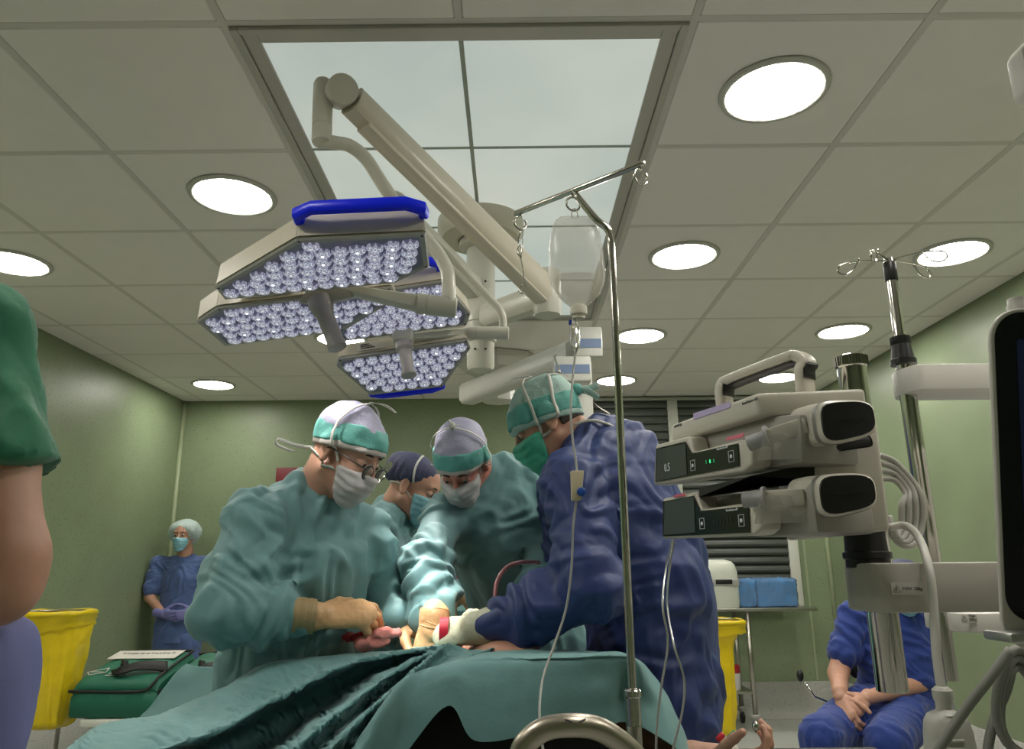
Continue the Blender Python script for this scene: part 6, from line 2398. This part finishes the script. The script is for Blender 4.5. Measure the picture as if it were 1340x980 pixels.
sm = dr.modifiers.new('thickness', 'SOLIDIFY')
sm.thickness = .0015
sm.offset = -1
# second, darker sheet hanging behind at the nurse's side
ribs2 = [
    [(244, 868, 2.20), (232, 878, 2.15), (212, 903, 2.10), (196, 925, 2.06), (180, 942, 2.02), (165, 975, 2.0)],
    [(262, 872, 2.16), (258, 890, 2.12), (250, 915, 2.06), (240, 935, 2.0), (225, 950, 1.95), (205, 985, 1.92)],
    [(300, 872, 2.14), (300, 892, 2.08), (298, 918, 2.02), (292, 940, 1.96), (280, 960, 1.92), (262, 995, 1.90)],
    [(350, 868, 2.08), (352, 888, 2.02), (350, 912, 1.98), (345, 935, 1.93), (338, 958, 1.90), (330, 995, 1.88)],
]
R2 = np.array([[V3(at(*q)) for q in r] for r in ribs2])
G1 = np.array([spline(r, 8) for r in R2])
G2 = np.array([spline(G1[:, j], 8) for j in range(G1.shape[1])]).transpose(1, 0, 2)
f2 = G2.reshape(-1, 3)
f2 = f2 + np.array([.3, -.9, .2]) * (.008 * vnoise(f2, 12, 5))[:, None]
d2 = MB().grid(f2.reshape(G2.shape)).build('surgical_drape', mat('teal_drape_plain', (.075, .190, .185), .68, bump=.1, bump_scale=200))
tag(d2, 'smooth darker teal sheet hanging beside the green bags', 'drape')
sm = d2.modifiers.new('thickness', 'SOLIDIFY')
sm.thickness = .0015
# teal sheet on the arm board under the patient's wrist
g = []
for i in range(6):
    y = 1.60 + .17 * i / 5
    g.append([(x, y, .846 + .006 * math.sin(x * 40 + i)) if k < 8 else (x + .0, y, .846 - .02) for k, x in enumerate([.30 + .022 * j for j in range(9)])])
d3 = MB().grid(g).build('arm_cover', MATS['teal_drape_plain'])
tag(d3, 'dark teal cover on the arm board under the bare wrist', 'drape')
sm = d3.modifiers.new('thickness', 'SOLIDIFY')
sm.thickness = .002

# bent steel rail close to the camera
rl = thing('bed_rail', 'curved satin steel tube handle rising at the bottom edge before the drape', 'rail', at(755, 985, 1.0))
pts = spline([at(672, 1090, 1.0), at(676, 1030, 1.0), at(682, 985, 1.0), at(694, 966, 1.0), at(715, 953, 1.0), at(745, 949, 1.0), at(778, 952, 1.01), at(805, 966, 1.02), at(832, 990, 1.03), at(850, 1020, 1.04), at(862, 1090, 1.05)], 8)
MB().tube(pts, .0142, 16).build('tube', m_satin, rl)
a, b = V3(pts[0]), V3(pts[-1])
MB().tube([a + (0, 0, .01), (a[0], a[1] + .2, a[2] - .16), (a[0], 1.4, .70)], .012, 12).build('strut', m_satin, rl)
MB().tube([b + (0, 0, .01), (b[0], b[1] + .2, b[2] - .16), (b[0], 1.4, .70)], .012, 12).build('strut', m_satin, rl)
mk = MB()
for k in range(2):
    c = at(744 + 18 * k, 943, .985)
    mk.box(c, (.009, .002, .0018), rot=Matrix.Rotation(.3 - .7 * k, 3, 'Y'))
mk.build('marking', m_ink, rl, kind='stuff')

# ------------------------------------------------------------------ things in the surgical field
def crumple(name, c, r, material, label, cat, seed, squash=.6):
    V, Q = [], []
    F = Field(V3(c) - r * 1.5, V3(c) + r * 1.5, r / 13)
    rng = np.random.RandomState(seed)
    for k in range(7):
        o = rng.uniform(-1, 1, 3) * r * np.array([.7, .5, .3])
        F.ell(V3(c) + o, rng.uniform(.35, .6, 3) * r * np.array([1, 1, squash]), r * .12)
    V, Q = F.net()
    N = normals_of(V, Q)
    V = V + N * (r * .14 * (1 - 2.5 * np.abs(vnoise(V, 2.2 / r, seed))))[:, None]
    return tag(link(name, np_mesh(name, V, Q), material), label, cat)


m_blood = mat('blood_red', (.42, .035, .035), .35)
m_gauze = mat('pink_gauze', (.62, .22, .20), .7, bump=.4, bump_scale=200)
crumple('gauze_swab', at(492, 835, 1.99), .048, m_gauze, 'pink blood-stained gauze under the tan gloved fingers', 'gauze', 3)
crumple('gauze_swab', at(466, 834, 2.04), .030, m_blood, 'dark red soaked swab behind the pink gauze', 'gauze', 4)
crumple('gauze_swab', at(655, 846, 2.02), .030, m_blood, 'red swab lying below the sage gloved hand', 'gauze', 5)
crumple('gauze_swab', at(690, 852, 2.05), .034, mat('brown_swab', (.16, .07, .07), .6), 'dull brown swab beside the blue sleeve', 'gauze', 6)
wl = MB().tube([at(652 + 10 * math.cos(a), 852 + 6 * math.sin(a), 1.97) for a in [2 * math.pi * k / 20 for k in range(20)]], .0018, 6, closed=True).build('wire_loop', m_strap)
tag(wl, 'small white thread loop on the red swab', 'thread')
st = MB().tube(spline([at(648, 800, 2.08), at(648, 778, 2.08), at(652, 758, 2.10), at(664, 742, 2.12), at(682, 736, 2.14), at(705, 736, 2.2)], 6), .0062, 10).build('suction_tube', mat('pink_tube', (.60, .25, .27), .25, trans=.2))
tag(st, 'pink suction tube arching out of the wound beside the blue sleeve', 'tube')
# band round the sage glove
cw = at(582, 827, 2.0)
bd = MB()
rows = []
for k in range(2):
    rows.append([cw + Vector((.022 * k - .011, math.cos(a) * .036, math.sin(a) * .036)) for a in [2 * math.pi * j / 24 for j in range(24)]])
bd.grid(rows, closed=True)
bo = bd.build('glove_band', mat('red_band', (.50, .01, .035), .5), sC)
# exposed skin of the patient between the hands
wf = Field(at(560, 850, 2.1) - Vector((.16, .16, .1)), at(560, 850, 2.1) + Vector((.16, .16, .1)), .006)
# instrument table behind
it0 = thing('instrument_table', 'small instrument table with teal cloth behind the bending surgeon', 'table', at(640, 800, 3.3))
p = at(625, 795, 3.25)
MB().box((p.x + .05, 3.35, p.z - .02), (.60, .45, .035), bev=.012).build('tabletop_cloth', MATS['teal_drape_plain'], it0, auto=40)
for dx in (-.25, .25):
    for dy in (-.18, .18):
        MB().tube([(p.x + .05 + dx, 3.35 + dy, 0), (p.x + .05 + dx, 3.35 + dy, p.z - .03)], .012, 8).build('leg', m_steel, it0)
random.seed(5)
for k in range(6):
    x0 = p.x - .02 + .03 * k
    o = MB().tube([(x0, 3.16 + .01 * k, p.z + .006), (x0 + .07, 3.20 + .012 * k, p.z + .006), (x0 + .15, 3.22 + .016 * k, p.z + .006)], [.0035, .003, .002], 6).build('surgical_instrument', m_chrome)
    tag(o, '%s slender steel instrument from the suction tube side on the small table' % ('sixth', 'fifth', 'fourth', 'third', 'second', 'first')[k], 'instrument', 'instruments on the small table')
rb = at(612, 765, 3.6)
rbin = thing('red_bin', 'red container standing behind the bending surgeon', 'bin', (rb.x + .02, 3.75, 0))
MB().box((rb.x + .02, 3.75, .62), (.30, .24, 1.20), bev=.02).build('bin_body', mat('bin_red', (.20, .008, .014), .5), rbin, auto=40)
MB().box((rb.x + .02, 3.75, 1.235), (.32, .26, .03), bev=.012).build('lid', MATS['bin_red'], rbin, auto=40)

# ------------------------------------------------------------------ yellow waste bags
m_yellow = mat('yellow_bag', (.80, .60, .012), .35, alpha=.86, var=.10, var_scale=9, bump=.2, bump_scale=30)


def waste_bag(label, tl, tr, bl, br, Y, seed, drop, content):
    """thin bag hung in a square ring: folded rim, pleated walls, slack bottom"""
    p = [at(*tl, Y), at(*tr, Y), at(*bl, Y), at(*br, Y)]
    ct, cb_ = (p[0] + p[1]) / 2, (p[2] + p[3]) / 2
    wt, wb = (p[1] - p[0]).length / 2, (p[3] - p[2]).length / 2
    t = thing('waste_bag', label, 'waste bag', (cb_.x, Y, 0), 'yellow waste bags')
    n, NR = 72, 40

    def ring_pt(c, w, d, a, e=.55):
        return c + Vector((math.copysign(abs(math.cos(a)) ** e, math.cos(a)) * w, math.copysign(abs(math.sin(a)) ** e, math.sin(a)) * d, 0))
    rows = []
    for i in range(NR + 1):
        f = i / NR
        c = ct.lerp(cb_, f)
        q = min(1, f / drop)
        q = q * q * (3 - 2 * q)
        w = wt + (wb - wt) * q
        d = wt * .9 * (1 - .35 * q)
        if f > .94:
            s_ = math.sqrt(max(0, 1 - ((f - .94) / .06) ** 2 * .8))
            w, d = w * (.55 + .45 * s_), d * s_
        row = []
        for k in range(n):
            a = 2 * math.pi * k / n
            row.append(ring_pt(c, w, d, a))
        rows.append(row)
    G = np.array([[V3(x) for x in r] for r in rows])
    fl_ = G.reshape(-1, 3)
    cc = np.repeat(G.mean(1), n, 0)
    o_ = fl_ - cc
    o_ /= np.maximum(np.linalg.norm(o_, axis=1, keepdims=True), 1e-6)
    ang_ = np.tile(np.arange(n) * 2 * math.pi / n, NR + 1)
    ff = np.repeat(np.arange(NR + 1) / NR, n)
    dd = .014 * (1 - 2.2 * np.abs(vnoise(np.stack([np.cos(ang_) * 2.6, np.sin(ang_) * 2.6, ff * 1.3], 1), 1, seed))) * (.4 + ff) + .006 * vnoise(fl_, 20, seed)
    G = (fl_ + o_ * dd[:, None]).reshape(NR + 1, n, 3)
    mb = MB().grid(G, closed=True)
    mb.add(G[-1], [list(range(n))[::-1]])
    mb.build('bag', m_yellow, t)
    cf = []
    for i, (dz, o) in enumerate(((.004, -.004), (.010, .006), (.006, .016), (-.012, .022), (-.016, .014), (-.034, .018), (-.04, .010), (-.072, .016), (-.080, .012))):
        cf.append([ring_pt(ct, wt + o, wt * .9 + o, 2 * math.pi * k / n) + Vector((0, 0, dz + (.012 * math.sin(k * .19 + seed) + .005 * math.sin(k * .9) if i > 6 else .0025 * math.sin(k * .5 + i)))) for k in range(n)])
    MB().grid(cf, closed=True).build('folded_rim', m_yellow, t)
    if content:
        c = cb_ + Vector((-.02, -.02, .12))
        MB().box(c, (wb * 1.1, .012, .16), rot=Matrix.Rotation(.25, 3, 'Y')).build('discarded_paper', mat('discarded_paper', (.75, .66, .45), .7), t)
        F_ = Field(cb_ - Vector((wb, .12, .02)), cb_ + Vector((wb, .12, .12)), .012)
        F_.ell(cb_ + Vector((0, 0, .045)), (wb * .8, wb * .5, .04))
        V_, Q_ = F_.net()
        link('discarded_waste', np_mesh('discarded_waste', wobble(V_, Q_, .012, 18, seed), Q_), mat('discarded_waste', (.25, .24, .18), .7), t)
    yb = Y + wt * .9
    MB().tube([ring_pt(ct, wt, wt * .9, 2 * math.pi * k / 40) for k in range(40)], .007, 8, closed=True).build('ring', m_steel, t)
    MB().tube([(ct.x, yb + .0, ct.z), (ct.x, yb + .04, ct.z - .05), (ct.x, yb + .04, .03)], .012, 8).build('post', m_steel, t)
    for s_ in (-1, 1):
        MB().tube([(ct.x, yb + .04, .05), (ct.x + s_ * .18, yb - .10, .03)], .011, 8).build('foot', m_steel, t)
    return t


waste_bag('yellow plastic waste bag with folded rim beside the green bags', (24, 803), (112, 799), (20, 955), (88, 950), 4.1, 1, 1.0, True)
waste_bag('narrow yellow plastic waste bag hanging behind the blue gown', (895, 812), (968, 812), (918, 962), (962, 960), 5.1, 2, .26, False)

# ------------------------------------------------------------------ green medical bags on a white cart
m_gbag = mat('green_nylon', (.012, .125, .075), .55, bump=.15, bump_scale=300)
m_trimb = mat('black_webbing', (.010, .010, .010), .6)
bz = at(150, 942, 3.95).z
cart = thing('white_cart', 'white cart under the green medical bags', 'cart', (at(165, 950, 4.2).x, 4.2, 0))
c0, c1 = at(108, 945, 3.98), at(240, 945, 3.98)
MB().box(((c0.x + c1.x) / 2, 4.22, bz - .02), (c1.x - c0.x + .02, .5, .035), bev=.008).build('top', m_white, cart, auto=40)
MB().box(((c0.x + c1.x) / 2, 4.24, (bz - .04) / 2 + .06), (c1.x - c0.x - .02, .44, bz - .16), bev=.008).build('body', m_white, cart, auto=40)
for dx in (-.2, .2):
    for dy in (-.16, .16):
        MB().lathe([(.0, -.015), (.04, -.015), (.04, .015), (0, .015)], ((c0.x + c1.x) / 2 + dx, 4.22 + dy, .04), (1, 0, 0), 16).build('caster', m_black, cart)


def med_bag(label, u0, u1, y0, y1, h):
    """soft bag: box with rounded shoulders, flap edged with black piping, wide strap over the front"""
    a, b = at(u0, 940, y0), at(u1, 940, y0)
    w = b.x - a.x
    cx_ = (a.x + b.x) / 2
    t = thing('medical_bag', label, 'bag', (cx_, (y0 + y1) / 2, bz), 'green medical bags')
    dpt = y1 - y0
    prof = [(y0 + .01, 0), (y0 - .004, .06), (y0 - .006, .30), (y0, .44), (y0 + .012, .47), (y0 + .008, .52), (y0 + .02, .62), (y0 + .05, .70), (y0 + dpt * .35, .80), (y0 + dpt * .62, .90), (y1 - .05, .99), (y1 - .015, .97), (y1, .88), (y1, 0)]
    rows = []
    for k in range(21):
        f = k / 20
        x = cx_ - w / 2 + w * f
        s_ = 1 - .16 * abs(2 * f - 1) ** 9
        e_ = .012 * abs(2 * f - 1) ** 8
        rows.append([(x, y + (e_ if i_ < 8 else -e_), bz + h * z * s_ + .0025 * math.sin(k * .8 + i_)) for i_, (y, z) in enumerate(prof)])
    mb = MB().grid(rows, closed=True)
    m_ = len(prof)
    mb.add(rows[0], [list(range(m_))])
    mb.add(rows[-1], [list(range(m_))[::-1]])
    mb.build('bag_body', m_gbag, t, auto=45)
    zz = lambda f: bz + h * f
    MB().tube(spline([(cx_ - w * .5, y0 + .03, zz(.44)), (cx_ - w * .49, y0 + .002, zz(.47)), (cx_, y0 - .002, zz(.455)), (cx_ + w * .36, y0 - .002, zz(.47)), (cx_ + w * .46, y0 + .012, zz(.60)), (cx_ + w * .475, y0 + .06, zz(.70)), (cx_ + w * .48, y0 + dpt * .6, zz(.88)), (cx_ + w * .48, y1 - .04, zz(.985))], 6), .007, 8).build('flap_piping', m_trimb, t)
    MB().tube([(cx_ + w * .47, y1 - .03, zz(.99)), (cx_, y1 - .03, zz(1.0)), (cx_ - w * .44, y1 - .03, zz(.98)), (cx_ - w * .42, y1 - .07, zz(.98))], .007, 8).build('back_piping', m_trimb, t)
    hp_ = spline([(cx_ - w * .03, y0 + .15, zz(.79)), (cx_ - w * .05, y0 + .09, zz(.84)), (cx_ + w * .0, y0 + .055, zz(.80)), (cx_ + w * .15, y0 + .075, zz(.86)), (cx_ + w * .32, y0 + .10, zz(.86)), (cx_ + w * .47, y0 + .14, zz(.82))], 6)
    MB().ribbon(hp_, (0, 1, .45), .075, .008).build('carry_strap', m_trimb, t)
    MB().box((cx_ + w * .5, y0 + .04, zz(.30)), (.012, .03, .09), bev=.004).build('buckle', m_trimb, t)
    return t, cx_, w


BH = .27
t, cx_, w = med_bag('green medical bag with a white paper label, nearer the yellow bag', 88, 200, 3.98, 4.46, BH)
M_ = frame((cx_ - .015, 4.335, bz + BH * .945), (1, 0, 0), (0, .13, .024))
MB().box((0, 0, .004), (.36, .14, .002), M=M_).build('paper_label', m_paper, t)
pr_ = MB()
random.seed(8)
x = -.13
while x < .14:
    wd = random.uniform(.012, .028)
    pr_.box((x, .018 + random.uniform(-.004, .004), .0056), (wd, .022, .0008), M=M_)
    x += wd + .007
pr_.build('label_print', mat('faded_print', (.22, .21, .20), .6), t, kind='stuff')
M_ = frame((cx_ - .175, 4.075, bz + BH * .745), (1, 0, 0), (0, .16, .027 * 1.6))
lo = MB()
for a, b in (((0, 0), (.075, .045)), ((.075, .045), (.085, -.010)), ((.085, -.010), (.015, -.040)), ((.015, -.040), (-.01, -.005)), ((-.01, -.005), (.035, -.002)), ((.035, -.002), (.085, -.010))):
    lo.tube([M_ @ Vector((*a, .005)), M_ @ Vector((*b, .005))], .0022, 5)
lo.build('logo', m_paper, t)
tl_ = MB()
for k, wd in enumerate((.028, .038, .065, .075, .09)):
    tl_.box((.145 + .008 * (k == 1), .050 - .024 * k, .005), (wd, .009, .001), M=M_)
tl_.build('print_lines', mat('faded_white_print', (.42, .45, .42), .6), t, kind='stuff')
med_bag('green medical bag half behind the hanging teal sheet', 209, 288, 4.0, 4.44, .26)

# ------------------------------------------------------------------ steel trolley at the window with its load
ty0, ty1 = 6.10, 6.52
tz = at(1060, 795, ty0).z
tx0, tx1 = at(905, 795, ty0).x, at(1070, 795, ty0).x
tr_ = thing('steel_trolley', 'steel trolley standing under the shuttered window', 'trolley', ((tx0 + tx1) / 2, 6.3, 0))
MB().box(((tx0 + tx1) / 2, (ty0 + ty1) / 2, tz - .012), (tx1 - tx0, ty1 - ty0, .024), bev=.004).build('top_shelf', m_steel, tr_, auto=40)
sz_ = at(980, 907, ty0).z
lx = at(984, 860, ty0).x
MB().box(((tx0 + lx) / 2, (ty0 + ty1) / 2, sz_), (lx - tx0, ty1 - ty0 - .04, .02), bev=.004).build('lower_shelf', m_steel, tr_, auto=40)
for x in (tx0 + .03, lx):
    for y in (ty0 + .03, ty1 - .03):
        MB().tube([(x, y, .11), (x, y, tz - .02)], .018, 10).build('leg', m_steel, tr_)
        MB().lathe([(.032, .125), (.034, .12), (.034, .10), (.02, .09), (.02, .07)], (x, y, 0), (0, 0, 1), 16).build('bumper', m_rim, tr_)
        MB().lathe([(0, -.012), (.042, -.012), (.045, -.006), (.045, .006), (.042, .012), (0, .012)], (x, y, .045), (1, 0, 0), 18).build('caster', m_black, tr_)
# white rounded device
a, b = at(902, 792, 6.18), at(965, 732, 6.18)
dv = thing('white_device', 'white rounded appliance with dark slot on the trolley top', 'appliance', ((a.x + b.x) / 2, 6.24, tz))
w, h = b.x - a.x, b.z - tz
rows = []
for (f, s_) in ((0, .97), (.1, 1), (.45, 1), (.50, 1.0), (.56, 1.0), (.75, .98), (.88, .92), (.96, .80), (1.0, .55)):
    rows.append([Vector(((a.x + b.x) / 2 + math.copysign(abs(math.cos(t_)) ** .5, math.cos(t_)) * w / 2 * s_, 6.28 + math.copysign(abs(math.sin(t_)) ** .5, math.sin(t_)) * .16 * s_, tz + .001 + h * f)) for t_ in [2 * math.pi * k / 32 for k in range(32)]])
mb = MB().grid(rows, closed=True)
mb.add(rows[0], [list(range(32))[::-1]])
mb.add(rows[-1], [list(range(32))])
mb.build('housing', mat('appliance_white', (.55, .57, .50), .35), dv)
MB().box((b.x - w * .30, 6.119, tz + h * .53), (w * .5, .01, .055), bev=.004).build('front_band', m_rim, dv)
MB().box((b.x - w * .34, 6.112, tz + h * .54), (w * .32, .01, .035), bev=.004).build('slot', m_black, dv)
# blue packs in clear wrapping
m_pack = mat('blue_pack', (.075, .24, .52), .55, bump=.5, bump_scale=60)
m_wrap = mat('wrap_film', (.9, .92, .95), .08, trans=.95, ior=1.05)
for (u0, u1, v0, lb) in ((966, 989, 758, 'small blue wrapped pack between the appliance and the larger pack'), (991, 1042, 757, 'larger blue wrapped pack in clear film at the trolley edge')):
    a, b = at(u0, 790, 6.2), at(u1, v0, 6.2)
    t = thing('sterile_pack', lb, 'package', ((a.x + b.x) / 2, 6.3, tz), 'blue packs on the trolley')
    h = b.z - tz
    c = ((a.x + b.x) / 2, 6.3, tz + h / 2)
    F = Field((a.x - .03, 6.17, tz - .01), (b.x + .03, 6.43, tz + h + .03), .007)
    F.cap((a.x + .05, 6.30, tz + h * .5), (b.x - .05, 6.30, tz + h * .5), h * .55, h * .55, .02)
    sl, Gd = F.sub(F.lo, F.lo + F.h * F.n)
    qx = np.maximum(np.abs(Gd[0] - c[0]) - (b.x - a.x) / 2 + .02, 0)
    qy = np.maximum(np.abs(Gd[1] - c[1]) - .08, 0)
    qz = np.maximum(np.abs(Gd[2] - c[2]) - h / 2 + .02, 0)
    F.d[sl] = np.sqrt(qx ** 2 + qy ** 2 + qz ** 2) - .02
    V, Q = F.net()
    V = wobble(V, Q, .008, 22, u0)
    V[:, 2] = np.maximum(V[:, 2], tz + .002)
    link('wrapped_cloth', np_mesh('wrapped_cloth', V, Q), m_pack, t)
    F.d -= .006
    V, Q = F.net()
    V = wobble(V, Q, .010, 30, u0 + 3, 0)
    V[:, 2] = np.maximum(V[:, 2], tz + .0015)
    link('clear_film', np_mesh('clear_film', V, Q), m_wrap, t)
# jar with red lid on the lower shelf
j = at(962, 893, 6.18)
jar = thing('jar', 'white jar with a red lid on the lower trolley shelf', 'jar', (j.x, 6.18, sz_ + .01))
MB().lathe([(0, .011), (.045, .011), (.047, .02), (.047, .13), (.042, .14), (0, .14)], (j.x, 6.20, sz_), seg=22).build('jar_body', mat('jar_white', (.5, .48, .45), .4), jar, auto=40)
MB().lathe([(.049, .135), (.049, .185), (.044, .19), (0, .19)], (j.x, 6.20, sz_), seg=22).build('lid', mat('lid_red', (.30, .015, .02), .4), jar, auto=40)

# ------------------------------------------------------------------ stool of the seated person
stl = thing('stool', 'black office stool with backrest and lever under the seated person', 'stool', (sx_ + .02, SY + .06, 0))
MB().lathe([(0, 0), (.20, 0), (.215, .02), (.21, .05), (.19, .06), (0, .062)], (sx_ + .02, SY + .06, seat_z - .075), seg=30).build('seat', m_pad, stl, auto=50)
MB().tube([(sx_ + .02, SY + .06, .08), (sx_ + .02, SY + .06, seat_z - .07)], .028, 14).build('gas_column', m_black, stl)
for k in range(5):
    a = 2 * math.pi * k / 5 + .3
    e = (sx_ + .02 + .28 * math.cos(a), SY + .06 + .28 * math.sin(a), .075)
    MB().tube([(sx_ + .02, SY + .06, .10), e], [.022, .015], 8).build('base_spoke', m_black, stl)
    MB().lathe([(0, -.012), (.028, -.012), (.03, 0), (.028, .012), (0, .012)], (e[0], e[1], .031), (math.cos(a + 1.5), math.sin(a + 1.5), 0), 14).build('caster', m_black, stl)
bk_ = MB()
rows = []
for i in range(9):
    z = seat_z + .16 + .30 * i / 8
    wv = .22 * math.sin(math.pi * (.12 + .76 * i / 8)) ** .4
    rows.append([Vector((sx_ + .02 + wv * x, SY + .285 - .06 * x * x + dy, z)) for dy, xs in ((0, np.linspace(-1, 1, 9)), (.035, np.linspace(1, -1, 9))) for x in xs])
bk_.grid(rows, closed=True)
bk_.add(rows[0], [list(range(18))])
bk_.add(rows[-1], [list(range(18))[::-1]])
bk_.build('backrest', m_pad, stl)
MB().tube([(sx_ + .02, SY + .2, seat_z - .04), (sx_ + .02, SY + .31, seat_z), (sx_ + .02, SY + .31, seat_z + .2)], .014, 8).build('back_post', m_black, stl)
l0, l1 = at(1066, 912, SY + .1), at(1047, 884, SY + .1)
MB().tube([(sx_ - .1, SY + .1, seat_z - .03), l0, l0.lerp(l1, .7)], .007, 8).build('lever', m_chrome, stl)
MB().ball(l1, (.018, .018, .03), 12, 8).build('lever_knob', m_black, stl)
